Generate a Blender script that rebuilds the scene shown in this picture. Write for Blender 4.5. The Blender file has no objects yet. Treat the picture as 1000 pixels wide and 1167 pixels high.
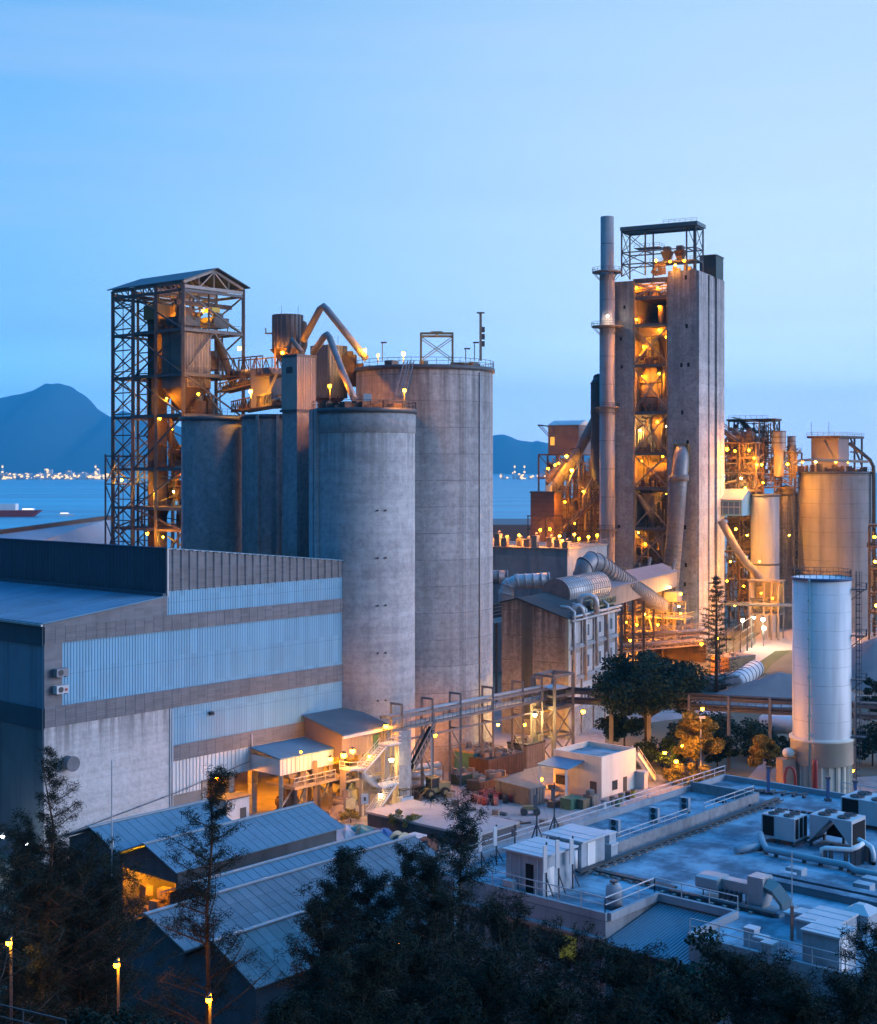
import bpy, math, random
from mathutils import Vector, Matrix
S = bpy.context.scene
COL = S.collection
rnd = random.Random(7)
F = 1600.0; H = 45.0; CX = 500.0; HY = 535.0; GZ = -4.0
R = math.radians
def V(x, y, z=0.0): return Vector((x, y, z))
def P(x, y, Y): return V((x-CX)/F*Y, Y, H-(y-HY)/F*Y)          # photo point at a known distance
def G(x, y, z=GZ):                                              # photo point on a level surface
    Y = F*(H-z)/(y-HY); return V((x-CX)/F*Y, Y, z)
UZ = V(0, 0, 1)
class Fr:                                                       # a level building grid: a along one wall, b along the other
    def __init__(s, o, ang=48.8):
        s.o = Vector(o); a = R(ang); s.ang = a
        s.u = V(math.cos(a), math.sin(a)); s.v = V(-math.sin(a), math.cos(a))
    def __call__(s, a, b, z=None):
        return V(s.o.x+s.u.x*a+s.v.x*b, s.o.y+s.u.y*a+s.v.y*b, s.o.z if z is None else z)
    def inv(s, p):
        d = p-s.o; return d.dot(s.u), d.dot(s.v)
class MB:
    def __init__(s): s.v = []; s.f = []; s.m = []; s.sm = []; s.mi = 0; s.smooth = False
    def add(s, vs, fs, sm=None):
        n = len(s.v); s.v.extend(vs)
        for f in fs:
            s.f.append(tuple(i+n for i in f)); s.m.append(s.mi); s.sm.append(s.smooth if sm is None else sm)
        return s
    def obox(s, o, a, b, c):
        o = Vector(o)
        vs = [o, o+a, o+a+b, o+b, o+c, o+a+c, o+a+b+c, o+b+c]
        fs = [(0,3,2,1),(4,5,6,7),(0,1,5,4),(1,2,6,5),(2,3,7,6),(3,0,4,7)]
        if a.cross(b).dot(c) < 0: fs = [tuple(reversed(f)) for f in fs]
        return s.add(vs, fs, False)
    def fb(s, fr, a0, a1, b0, b1, z0, z1):
        return s.obox(fr(a0, b0, z0), fr.u*(a1-a0), fr.v*(b1-b0), UZ*(z1-z0))
    def box(s, c, sx, sy, sz, rz=0.0):                          # c = centre of the base
        u = V(math.cos(rz), math.sin(rz)); v = V(-math.sin(rz), math.cos(rz))
        return s.obox(Vector(c)-u*sx/2-v*sy/2, u*sx, v*sy, UZ*sz)
    def bar(s, p, q, w=.3, h=None):
        p = Vector(p); q = Vector(q); d = q-p
        if d.length < 1e-4: return s
        h = w if h is None else h
        t = d.normalized(); x = t.cross(UZ)
        x = x.normalized() if x.length > .05 else V(1, 0)
        y = x.cross(t).normalized()
        return s.obox(p-x*w/2-y*h/2, x*w, y*h, d)
    def ring(s, c, t, r, n, ph=0.0):
        x = t.cross(UZ); x = x.normalized() if x.length > .05 else V(1, 0)
        y = x.cross(t).normalized()
        return [c+(x*math.cos(ph+i*2*math.pi/n)+y*math.sin(ph+i*2*math.pi/n))*r for i in range(n)]
    def pipe(s, pts, r, n=8, caps=True):
        pts = [Vector(p) for p in pts]; m = len(pts)
        rs = r if isinstance(r, (list, tuple)) else [r]*m
        vs = []; fs = []; px = None
        for i, p in enumerate(pts):
            t = (pts[min(i+1, m-1)]-pts[max(i-1, 0)]).normalized()
            if px is None:
                x = t.cross(UZ); x = x.normalized() if x.length > .05 else V(1, 0)
            else:
                x = px-t*px.dot(t); x = x.normalized() if x.length > 1e-4 else V(1, 0)
            px = x; y = x.cross(t)
            k = 1.0
            if 0 < i < m-1:
                c = (pts[i]-pts[i-1]).normalized().dot((pts[i+1]-pts[i]).normalized()); k = 1/max(.6, math.sqrt(max(0, (1+c)/2)))
            vs += [p+(x*math.cos(j*2*math.pi/n)+y*math.sin(j*2*math.pi/n))*rs[i] for j in range(n)]
        for i in range(m-1):
            for j in range(n):
                k = (j+1) % n
                fs.append((i*n+j, i*n+k, (i+1)*n+k, (i+1)*n+j))
        s.add(vs, fs, n > 5)
        if caps:
            b = len(s.v)-len(vs)
            for f in (tuple(range(n-1, -1, -1)), tuple((m-1)*n+j for j in range(n))):
                s.f.append(tuple(b+i for i in f)); s.m.append(s.mi); s.sm.append(False)
        return s
    def lathe(s, c, prof, n=32, a0=0.0, a1=360.0):              # prof = (radius, z) from bottom to top
        c = Vector(c); full = abs(a1-a0) >= 359.9; k = n if full else n+1
        vs = [V(c.x+r*math.cos(R(a0+(a1-a0)*j/n)), c.y+r*math.sin(R(a0+(a1-a0)*j/n)), c.z+z) for r, z in prof for j in range(k)]
        fs = [(i*k+j, i*k+(j+1) % k, (i+1)*k+(j+1) % k, (i+1)*k+j) for i in range(len(prof)-1) for j in range(n)]
        return s.add(vs, fs, True)
    def cyl(s, c, r, h, n=24, r2=None):
        r2 = r if r2 is None else r2; c = Vector(c)
        s.lathe(c, [(r, 0), (r2, h)], n)
        s.add([V(c.x+r2*math.cos(2*math.pi*j/n), c.y+r2*math.sin(2*math.pi*j/n), c.z+h) for j in range(n)], [tuple(range(n))], False)
        s.add([V(c.x+r*math.cos(2*math.pi*j/n), c.y+r*math.sin(2*math.pi*j/n), c.z) for j in range(n)], [tuple(range(n-1, -1, -1))], False)
        return s
    def prism(s, pts, ext):
        n = len(pts); pts = [Vector(p) for p in pts]; ext = Vector(ext)
        vs = pts+[p+ext for p in pts]
        nn = V(0, 0)
        for i in range(n): nn += pts[i].cross(pts[(i+1) % n])
        fs = [tuple(range(n-1, -1, -1)), tuple(range(n, 2*n))]+[(i, (i+1) % n, n+(i+1) % n, n+i) for i in range(n)]
        if nn.dot(ext) < 0: fs = [tuple(reversed(f)) for f in fs]
        return s.add(vs, fs, False)
    def corr(s, o, u, L, up, Hh, nrm, pitch=.6, d=.09):         # a trapezoid-ribbed sheet
        o = Vector(o); n = max(1, round(L/pitch)); p = L/n; vs = []; fs = []
        top = up if callable(up) else (lambda t: up*Hh)
        xs = []
        for i in range(n):
            for t, k in ((0, 0), (.55, 0), (.67, 1), (.88, 1)): xs.append(((i+t)*p, k))
        xs.append((L, 0))
        for t, k in xs:
            b = o+u*t+nrm*(d*k); vs += [b, b+top(t)]
        for i in range(len(xs)-1): fs.append((2*i, 2*i+2, 2*i+3, 2*i+1))
        return s.add(vs, fs, False)
    def quad(s, *p): return s.add([Vector(q) for q in p], [tuple(range(len(p)))], False)
    def sph(s, c, r, n=8, m=6, sz=1.0):
        return s.lathe(c, [(max(r*math.sin(math.pi*i/m), .001), -r*sz*math.cos(math.pi*i/m)) for i in range(m+1)], n)
    def rail(s, pts, h=1.1, w=.06, step=1.8, mid=True):          # handrail along a polyline
        pts = [Vector(p) for p in pts]
        for p, q in zip(pts, pts[1:]):
            n = max(1, round((q-p).length/step))
            for i in range(n+1):
                a = p.lerp(q, i/n); s.bar(a, a+UZ*h, w)
            s.bar(p+UZ*h, q+UZ*h, w)
            if mid: s.bar(p+UZ*h*.52, q+UZ*h*.52, w*.8)
        return s
    def ladder(s, p, q, w=.45, step=.5, side=None, r=.06):
        p = Vector(p); q = Vector(q); d = q-p
        x = (side if side is not None else d.cross(V(0, 1)).normalized())*w/2
        s.bar(p-x, q-x, r); s.bar(p+x, q+x, r)
        n = int(d.length/step)
        for i in range(1, n): s.bar(p+d*i/n-x, p+d*i/n+x, r*.7)
        return s
    def stair(s, p, q, w=1.0, side=V(1, 0), th=.3):
        p = Vector(p); q = Vector(q); d = q-p; x = side.normalized()*w/2
        for k in (-1, 1): s.bar(p+x*k, q+x*k, .09, th)
        n = max(2, int(abs(d.z)/.22))
        for i in range(n+1):
            c = p+d*i/n; s.obox(c-x-V(d.x, d.y).normalized()*.13, x*2, V(d.x, d.y).normalized()*.26, UZ*.04)
        for k in (-1, 1):
            m = max(2, int(d.length/1.5))
            for i in range(m+1): s.bar(p+d*i/m+x*k, p+d*i/m+x*k+UZ*1.05, .05)
            s.bar(p+x*k+UZ*1.05, q+x*k+UZ*1.05, .06); s.bar(p+x*k+UZ*.55, q+x*k+UZ*.55, .05)
        return s
    def build(s, name, mat, parent=None, label=None, loc=None):
        me = bpy.data.meshes.new(name)
        if parent is not None: M = WM[parent.name]
        else:
            if loc is None:
                n = max(1, len(s.v)); zs = min(p.z for p in s.v)
                loc = V((min(p.x for p in s.v)+max(p.x for p in s.v))/2, (min(p.y for p in s.v)+max(p.y for p in s.v))/2, zs)
            M = Matrix.Translation(loc)
        Mi = M.inverted()
        me.from_pydata([tuple(Mi @ Vector(p)) for p in s.v], [], s.f)
        for m in (mat if isinstance(mat, (list, tuple)) else [mat]): me.materials.append(m)
        me.polygons.foreach_set('material_index', s.m); me.polygons.foreach_set('use_smooth', s.sm); me.update()
        o = bpy.data.objects.new(name, me); COL.objects.link(o); WM_set(o, M)
        if parent is not None: o.parent = parent
        else: o.location = M.to_translation()
        if label: o['label'] = label
        return o
WM = {}
def WM_set(o, M): WM[o.name] = M
def tag(o, label, cat, group=None, kind=None):
    o['label'] = label; o['category'] = cat
    if group: o['group'] = group
    if kind: o['kind'] = kind
    return o
def thing(name, label, cat, loc=(0, 0, 0), rz=0.0, group=None):
    o = bpy.data.objects.new(name, None); COL.objects.link(o); o.empty_display_size = .2
    o.location = loc; o.rotation_euler = (0, 0, rz); WM[o.name] = Matrix.Translation(Vector(loc)) @ Matrix.Rotation(rz, 4, 'Z')
    return tag(o, label, cat, group)
def struct(name, mb, mat):
    o = mb.build(name, mat); o['kind'] = 'structure'; return o
KIDS = {}
def dup(root, loc, rz=0.0, label=None, group=None, scale=None):
    def kids(o): return [c for c in bpy.data.objects if c.parent == o]
    if root.name not in KIDS: KIDS[root.name] = [(c, kids(c)) for c in kids(root)]
    r = root.copy(); COL.objects.link(r); r.location = loc; r.rotation_euler = (0, 0, rz)
    if scale: r.scale = (scale,)*3 if not isinstance(scale, tuple) else scale
    if label: r['label'] = label
    if group: r['group'] = group
    WM[r.name] = Matrix.Translation(Vector(loc)) @ Matrix.Rotation(rz, 4, 'Z')
    for c, gs in KIDS[root.name]:
        d = c.copy(); COL.objects.link(d); d.parent = r
        for g in gs:
            e = g.copy(); COL.objects.link(e); e.parent = d
    return r

# ------------------------------------------------------------------ materials
def newmat(name):
    m = bpy.data.materials.new(name); m.use_nodes = True
    nt = m.node_tree; nt.nodes.clear()
    out = nt.nodes.new('ShaderNodeOutputMaterial'); b = nt.nodes.new('ShaderNodeBsdfPrincipled')
    nt.links.new(b.outputs[0], out.inputs[0]); return m, nt, b, out
def pm(name, c1, c2=None, scale=.5, rough=.8, metal=0.0, streak=0.0, bump=0.0, bscale=None, zl=None, al=None, blotch=None, spec=.35, sscale=.6, hband=0.0, contrast=.25, panel=None, seam=None, mott=0.0, rim=None):
    m, nt, b, out = newmat(name); N = nt.nodes.new; L = nt.links.new
    b.inputs['Roughness'].default_value = rough; b.inputs['Metallic'].default_value = metal
    b.inputs['Specular IOR Level'].default_value = spec
    c2 = c2 or tuple(x*.75 for x in c1)
    tc = N('ShaderNodeTexCoord'); co = tc.outputs['Object']
    def noise(sc, det=5, rgh=.6, mp=None):
        n = N('ShaderNodeTexNoise'); n.inputs['Scale'].default_value = sc; n.inputs['Detail'].default_value = det; n.inputs['Roughness'].default_value = rgh
        if mp:
            k = N('ShaderNodeMapping'); k.inputs['Scale'].default_value = mp; L(co, k.inputs[0]); L(k.outputs[0], n.inputs['Vector'])
        else: L(co, n.inputs['Vector'])
        return n.outputs['Fac']
    def ramp(x, lo, hi):
        k = N('ShaderNodeMapRange'); k.inputs[1].default_value = lo; k.inputs[2].default_value = hi; L(x, k.inputs[0]); return k.outputs[0]
    def mix(f, a, bb, t='MIX'):
        k = N('ShaderNodeMix'); k.data_type = 'RGBA'; k.blend_type = t
        if isinstance(f, float): k.inputs[0].default_value = f
        else: L(f, k.inputs[0])
        for i, x in ((6, a), (7, bb)):
            if isinstance(x, tuple): k.inputs[i].default_value = x+(1,)
            else: L(x, k.inputs[i])
        return k.outputs[2]
    def mth(op, a, bb=None):
        k = N('ShaderNodeMath'); k.operation = op
        for i, x in ((0, a), (1, bb)):
            if x is None: continue
            if isinstance(x, (int, float)): k.inputs[i].default_value = x
            else: L(x, k.inputs[i])
        return k.outputs[0]
    c = mix(ramp(noise(scale), .5-contrast, .5+contrast), c1, c2)
    if streak:
        f = ramp(noise(sscale, 4, .6, (1, 1, .05)), .48, .75)
        c = mix(mth('MULTIPLY', f, streak), c, tuple(x*.25 for x in c2))
    if hband:
        f = ramp(noise(1.0, 4, .7, (.06, .06, 1.6)), .42, .68)
        c = mix(mth('MULTIPLY', f, hband), c, tuple(x*.45 for x in c2))
    if blotch:
        f = ramp(noise(blotch[1], 8, .68), blotch[2] if len(blotch) > 2 else .58, .78)
        c = mix(mth('MULTIPLY', f, blotch[3] if len(blotch) > 3 else .9), c, blotch[0])
    if mott:                                                     # fine weathering mottle
        c = mix(mth('MULTIPLY', ramp(noise(1.3, 9, .72), .44, .66), mott), c, tuple(x*.4 for x in c2)); c = mix(mth('MULTIPLY', ramp(noise(.45, 7, .7), .52, .72), mott*.8), c, tuple(min(.6, x*1.5) for x in c1))
    if zl or al or panel or seam or rim:
        sp = N('ShaderNodeSeparateXYZ'); L(co, sp.inputs[0])
    if zl:                                                       # horizontal joints every zl[0] metres
        w = mth('ADD', sp.outputs[2], mth('MULTIPLY', noise(.8, 3), .25))
        f = mth('LESS_THAN', mth('FRACT', mth('DIVIDE', w, zl[0])), zl[1]/zl[0])
        c = mix(mth('MULTIPLY', f, mth('MULTIPLY', ramp(noise(.35, 3), .3, .6), zl[2])), c, tuple(x*.25 for x in c2))
    if al:                                                       # vertical joints round a cylinder
        w = mth('ARCTAN2', sp.outputs[1], sp.outputs[0])
        f = mth('LESS_THAN', mth('FRACT', mth('DIVIDE', w, al[0])), al[1])
        c = mix(mth('MULTIPLY', f, al[2]), c, tuple(x*.35 for x in c2))
    if rim:                                                      # dark runs hanging below the roof edge
        f = mth('MULTIPLY', ramp(sp.outputs[2], rim[0]-rim[1], rim[0]), ramp(noise(1.0, 6, .7, (1, 1, .04)), .40, .6)); c = mix(mth('MULTIPLY', f, .85), c, tuple(x*.3 for x in c2))
    if panel:                                                    # every sheet or pour lift has a slightly different tone
        ax = {'x': 0, 'y': 1, 'z': 2}; cb = N('ShaderNodeCombineXYZ')
        for i in (0, 1): L(mth('FLOOR', mth('DIVIDE', sp.outputs[ax[panel[3][i]]], panel[i])), cb.inputs[i])
        wn = N('ShaderNodeTexWhiteNoise'); L(cb.outputs[0], wn.inputs['Vector'])
        c = mix(mth('MULTIPLY', wn.outputs['Value'], panel[2]), c, tuple(x*.35 for x in c2))
    if seam:                                                     # laps between sheets
        for i, per, wd, am in seam:
            f = mth('LESS_THAN', mth('FRACT', mth('DIVIDE', mth('ADD', sp.outputs[i], mth('MULTIPLY', noise(.5, 2), .15)), per)), wd/per)
            c = mix(mth('MULTIPLY', f, am), c, tuple(x*.3 for x in c2))
    L(c, b.inputs['Base Color'])
    if bump:
        k = N('ShaderNodeBump'); k.inputs['Strength'].default_value = bump; k.inputs['Distance'].default_value = .1
        L(noise(bscale or scale*6, 6, .65), k.inputs['Height']); L(k.outputs[0], b.inputs['Normal'])
    return m
def emis(name, col, st):
    m, nt, b, out = newmat(name); nt.nodes.remove(b)
    e = nt.nodes.new('ShaderNodeEmission'); e.inputs[0].default_value = col+(1,); e.inputs[1].default_value = st
    nt.links.new(e.outputs[0], out.inputs[0]); return m
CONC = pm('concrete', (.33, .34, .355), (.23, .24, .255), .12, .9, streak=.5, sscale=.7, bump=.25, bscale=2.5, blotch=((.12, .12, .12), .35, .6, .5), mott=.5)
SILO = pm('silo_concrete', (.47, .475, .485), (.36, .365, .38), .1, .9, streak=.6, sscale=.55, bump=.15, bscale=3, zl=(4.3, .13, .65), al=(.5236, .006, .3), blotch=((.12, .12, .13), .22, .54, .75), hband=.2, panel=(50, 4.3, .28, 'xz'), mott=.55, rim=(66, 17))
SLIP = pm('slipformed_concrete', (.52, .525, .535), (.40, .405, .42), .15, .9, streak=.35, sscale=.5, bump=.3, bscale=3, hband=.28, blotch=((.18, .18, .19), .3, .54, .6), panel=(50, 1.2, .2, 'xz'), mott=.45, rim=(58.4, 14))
OLDC = pm('weathered_concrete', (.35, .335, .315), (.25, .24, .225), .2, .92, streak=.3, sscale=.35, bump=.3, bscale=2.5, blotch=((.07, .065, .06), .22, .52, .8), zl=(4.6, .12, .8), mott=.7, rim=(22, 12))
TOWC = pm('tower_concrete', (.47, .465, .475), (.36, .355, .365), .1, .92, streak=.55, bump=.5, bscale=1.8, blotch=((.13, .125, .13), .35, .5, .75), sscale=.4, panel=(2.4, 2.1, .3, 'yz'), mott=.6, rim=(106, 30))
BLUEW = pm("blue_white_sheeting", (.17, .39, .55), (.145, .345, .49), .08, .5, streak=.12, spec=.4, blotch=((.2, .28, .34), .12, .55, .6), panel=(1.0, 4.0, .22, 'xz'), seam=[(2, 3.9, .05, .5)])
GREYW = pm('grey_louvre_sheeting', (.185, .195, .215), (.14, .15, .165), .3, .7, streak=.3, sscale=.9, bump=.3, bscale=4, panel=(1.5, .35, .3, 'xz'))
PALEW = pm('pale_sheeting', (.62, .62, .62), (.5, .5, .5), .15, .55, streak=.35)
BLOCK = pm('rendered_blockwork', (.56, .565, .575), (.45, .455, .465), .35, .92, bump=.9, bscale=2.2, hband=.3, streak=.2, blotch=((.3, .3, .3), .8, .58, .5), mott=.35, rim=(17, 6))
DARKW = pm('dark_sheeting', (.05, .085, .115), (.04, .07, .095), .3, .6, streak=.25)  # shade of the warehouse's left faces is put into this dark blue
ROOFM = pm('roof_sheeting', (.12, .26, .37), (.08, .19, .28), .12, .6, bump=.15, blotch=((.1, .13, .16), .12, .5, .7), panel=(30, 1.25, .22, 'xy'))  # base shifted blue, so some of the dusk sky's cast is painted in
SHEDR = pm('shed_roof_sheeting', (.24, .26, .28), (.16, .18, .2), .25, .55, blotch=((.13, .12, .12), .3, .52, .75), bump=.15, bscale=3, panel=(1.1, 1.9, .35, 'xy'), streak=.2)
FELT = pm('roof_felt', (.28, .42, .50), (.10, .18, .24), .3, .85, bump=.4, bscale=3, blotch=((.05, .075, .10), .3, .47, .95), contrast=.12, seam=[(0, 3.1, .05, .55), (1, 8.3, .05, .45)], panel=(3.1, 8.3, .25, 'xy'))  # blue cast of the dusk sky is mixed into the base colour
RACKG = pm('rack_grey_paint', (.19, .195, .20), (.13, .135, .14), .6, .6, streak=.2)
STEEL = pm('painted_steel', (.09, .10, .115), (.055, .06, .07), .8, .6, metal=.1)
RUST = pm('rusty_steel', (.115, .075, .055), (.05, .04, .037), .7, .8, streak=.5)
GALV = pm('galvanised_steel', (.42, .43, .44), (.32, .33, .34), 1.0, .45, metal=.3)
LAG = pm('lagging_sheet', (.25, .24, .245), (.18, .17, .175), .5, .5, metal=.35, streak=.3, blotch=((.14, .11, .09), .5, .55, .7))
DUCT = pm('dusty_duct_steel', (.24, .21, .19), (.16, .14, .13), .4, .7, streak=.5, blotch=((.09, .07, .06), .5, .55, .7))
DUST = pm('dust_covered_steel', (.27, .235, .2), (.17, .145, .125), .5, .9, streak=.1, sscale=.4)
YARD = pm('yard_concrete', (.37, .34, .335), (.25, .23, .225), .05, .9, bump=.3, bscale=1.2, blotch=((.09, .085, .08), .16, .5, .85), contrast=.15, seam=[(0, 6.2, .07, .6), (1, 5.1, .07, .6)])
EARTH = pm('ground_soil', (.14, .125, .10), (.07, .075, .05), .05, .95, bump=.6, bscale=1.0)
GRASS = pm('rough_grass', (.07, .09, .03), (.035, .05, .018), .3, .95, bump=.8, bscale=4)
GRAVEL = pm('aggregate', (.20, .20, .205), (.15, .15, .155), .2, .95, bump=.9, bscale=3)
WHITE = pm('white_paint', (.78, .78, .77), (.7, .7, .69), .4, .5, streak=.18, blotch=((.5, .48, .45), .5, .62, .5))
TANKW = pm('tank_white_paint', (.74, .74, .74), (.66, .66, .67), .25, .45, streak=.4, zl=(2.75, .06, .75), al=(.628, .004, .4), blotch=((.5, .46, .42), .4, .64, .6))
CREAM = pm('cream_render', (.74, .71, .62), (.64, .61, .53), .3, .85, streak=.2, blotch=((.4, .37, .32), .4, .6, .5))
LGREY = pm('light_grey_paint', (.52, .54, .56), (.45, .47, .49), .6, .5, streak=.25)
DGREY = pm('dark_grey_paint', (.06, .065, .07), (.04, .045, .05), .6, .6)
BLACK = pm('black_interior', (.012, .012, .013), None, 1, .9)
PINK = pm('dusty_pink_cladding', (.22, .18, .18), (.175, .145, .145), .2, .8, streak=.1, sscale=.4)
BRICKY = pm('brown_cladding', (.16, .10, .08), (.11, .07, .06), .5, .85, zl=(1.4, .1, .7))
TEAL = pm('grey_teal_cladding', (.26, .3, .32), (.19, .225, .24), .2, .7, streak=.45)
YELLOW = pm('yellow_paint', (.55, .40, .05), (.4, .28, .04), .8, .6)
YPALE = pm('yellowed_paint', (.26, .22, .11), (.18, .15, .08), .8, .6)
REDP = pm('red_paint', (.34, .05, .045), (.24, .035, .03), .8, .55, blotch=((.2, .14, .1), 1.5, .55, .6))
BLUEP = pm('blue_paint', (.05, .12, .26), (.04, .09, .2), .6, .5)
GREENP = pm('green_paint', (.05, .14, .09), (.035, .1, .065), .6, .6)
TEALP = pm('teal_tarpaulin', (.06, .2, .2), (.04, .15, .15), 1.2, .6, bump=.5, bscale=2)
RUBBER = pm('rubber', (.02, .02, .02), None, 1, .85)
GLASS = pm('window_glass', (.03, .04, .05), (.02, .03, .04), .5, .12, spec=.6)
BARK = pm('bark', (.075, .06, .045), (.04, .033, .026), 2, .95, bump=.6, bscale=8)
def leafm(name, a, b):
    m = pm(name, a, b, .9, .75, spec=.15, contrast=.18)
    return m
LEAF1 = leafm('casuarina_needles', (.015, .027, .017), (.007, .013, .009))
LEAF2 = leafm('broad_leaves', (.02, .05, .032), (.008, .022, .016))
LEAF3 = leafm('pine_needles', (.03, .05, .035), (.015, .027, .02))
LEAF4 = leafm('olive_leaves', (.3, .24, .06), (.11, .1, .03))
HILL = pm('hill_forest', (.06, .11, .10), (.035, .07, .07), .004, .95)
SOD = {}
def sodium(flux, r, col=(1.0, .32, .008)):
    k = (flux, r, col)
    if k not in SOD: SOD[k] = emis('lamp_glow', col, flux/(math.pi*4*math.pi*r*r))
    return SOD[k]

# ------------------------------------------------------------------ world, sun, camera
w = bpy.data.worlds.new('World'); S.world = w; w.use_nodes = True
nt = w.node_tree; nt.nodes.clear(); N = nt.nodes.new; L = nt.links.new
wo = N('ShaderNodeOutputWorld'); bg = N('ShaderNodeBackground'); L(bg.outputs[0], wo.inputs[0])
tc = N('ShaderNodeTexCoord'); sp = N('ShaderNodeSeparateXYZ'); L(tc.outputs['Generated'], sp.inputs[0])
def wramp(src, stops):
    r = N('ShaderNodeValToRGB'); L(src, r.inputs[0]); e = r.color_ramp.elements
    while len(e) < len(stops): e.new(.5)
    for k, (p, c) in zip(e, stops): k.position = p; k.color = c+(1,)
    return r.outputs[0]
def wmath(op, a, b=None, clamp=False):
    k = N('ShaderNodeMath'); k.operation = op; k.use_clamp = clamp
    for i, x in ((0, a), (1, b)):
        if x is None: continue
        if isinstance(x, (int, float)): k.inputs[i].default_value = x
        else: L(x, k.inputs[i])
    return k.outputs[0]
def wmix(f, a, b, t='MIX'):
    k = N('ShaderNodeMix'); k.data_type = 'RGBA'; k.blend_type = t; L(f, k.inputs[0])
    for i, x in ((6, a), (7, b)):
        if isinstance(x, tuple): k.inputs[i].default_value = x+(1,)
        else: L(x, k.inputs[i])
    return k.outputs[2]
ns = N('ShaderNodeTexNoise'); ns.inputs['Scale'].default_value = 3.0; ns.inputs['Detail'].default_value = 5
mp = N('ShaderNodeMapping'); mp.inputs['Scale'].default_value = (1, 1, 9); L(tc.outputs['Generated'], mp.inputs[0]); L(mp.outputs[0], ns.inputs['Vector'])
zz = wmath('ADD', sp.outputs[2], wmath('MULTIPLY', wmath('SUBTRACT', ns.outputs['Fac'], .5), .05))
def bst(stops):                                                  # the low sky is seen through the haze box, which dims it
    return [(p, tuple(x*k*.86*math.exp(6e-5*min(20000, 1105/max(p, .01))) for x, k in zip(c, (1, .965, .985)))) for p, c in stops]
LEFT = wramp(zz, bst([(0, (.17, .46, .78)), (.03, (.16, .46, .79)), (.06, (.16, .46, .80)), (.1, (.17, .49, .85)), (.16, (.19, .53, .92)), (.33, (.13, .48, .95)), (.6, (.03, .60, 1.6)), (1, (.0, .72, 2.0))]))
RIGHT = wramp(zz, bst([(0, (.44, .57, .72)), (.03, (.43, .58, .75)), (.06, (.46, .65, .82)), (.10, (.56, .77, .94)), (.2, (.60, .83, 1.0)), (.34, (.50, .77, 1.0)), (.6, (.06, .64, 1.6)), (1, (.0, .72, 2.0))]))
fx = N('ShaderNodeMapRange'); fx.interpolation_type = 'SMOOTHSTEP'; fx.inputs[1].default_value = -.44; fx.inputs[2].default_value = .30; L(sp.outputs[0], fx.inputs[0])
sky = wmix(fx.outputs[0], LEFT, RIGHT)
cn = N('ShaderNodeTexNoise'); cn.inputs['Scale'].default_value = 2.2; cn.inputs['Detail'].default_value = 6
cmp_ = N('ShaderNodeMapping'); cmp_.inputs['Scale'].default_value = (1, 1, 11); L(tc.outputs['Generated'], cmp_.inputs[0]); L(cmp_.outputs[0], cn.inputs['Vector'])
cr = N('ShaderNodeMapRange'); cr.inputs[1].default_value = .48; cr.inputs[2].default_value = .72; cr.inputs[3].default_value = 0; cr.inputs[4].default_value = .14; L(cn.outputs['Fac'], cr.inputs[0])
sky = wmix(cr.outputs[0], sky, (.95, .85, 1.0))
# the night side: behind and to the left the dusk sky is already dark
dk = N('ShaderNodeMapRange'); dk.interpolation_type = 'SMOOTHSTEP'; dk.inputs[1].default_value = -.7; dk.inputs[2].default_value = .42
L(wmath('ADD', wmath('MULTIPLY', sp.outputs[2], .5), wmath('ADD', wmath('MULTIPLY', sp.outputs[1], .75), wmath('MULTIPLY', sp.outputs[0], .75))), dk.inputs[0])
dk2 = wmath('ADD', wmath('MULTIPLY', dk.outputs[0], .78), .22)
dkc = N('ShaderNodeCombineXYZ')
for i in range(3): L(dk2, dkc.inputs[i])
vm = N('ShaderNodeVectorMath'); vm.operation = 'MULTIPLY'; L(sky, vm.inputs[0]); L(dkc.outputs[0], vm.inputs[1])
dn = wmath('GREATER_THAN', sp.outputs[2], -.004)
L(wmix(dn, (.03, .06, .1), vm.outputs[0]), bg.inputs[0]); bg.inputs[1].default_value = 1.0
sd = bpy.data.lights.new('dusk_glow', 'SUN'); sd.energy = 3.6; sd.angle = R(38); sd.color = (.80, .79, 1.0)
so = bpy.data.objects.new('dusk_glow', sd); COL.objects.link(so)
so.rotation_euler = V(-.95, .22, -.17).to_track_quat('-Z', 'Y').to_euler()
cd = bpy.data.cameras.new('Camera'); cam = bpy.data.objects.new('Camera', cd); COL.objects.link(cam)
cam.location = (0, 0, H); cam.rotation_euler = (R(90), 0, 0)
cd.sensor_fit = 'HORIZONTAL'; cd.sensor_width = 36; cd.lens = 57.6; cd.shift_y = -(583.5-HY)/1000; cd.clip_start = .5; cd.clip_end = 60000
S.camera = cam
S.view_settings.view_transform = 'Standard'; S.view_settings.look = 'None'; S.view_settings.exposure = 0; S.view_settings.gamma = 1
S.render.engine = 'CYCLES'
cy = S.cycles; cy.use_denoising = True; cy.max_bounces = 6; cy.diffuse_bounces = 3; cy.glossy_bounces = 2; cy.transmission_bounces = 2; cy.volume_bounces = 0
cy.sample_clamp_indirect = 3.0; cy.sample_clamp_direct = 40; cy.caustics_reflective = False; cy.caustics_refractive = False
cy.use_light_tree = True
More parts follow.
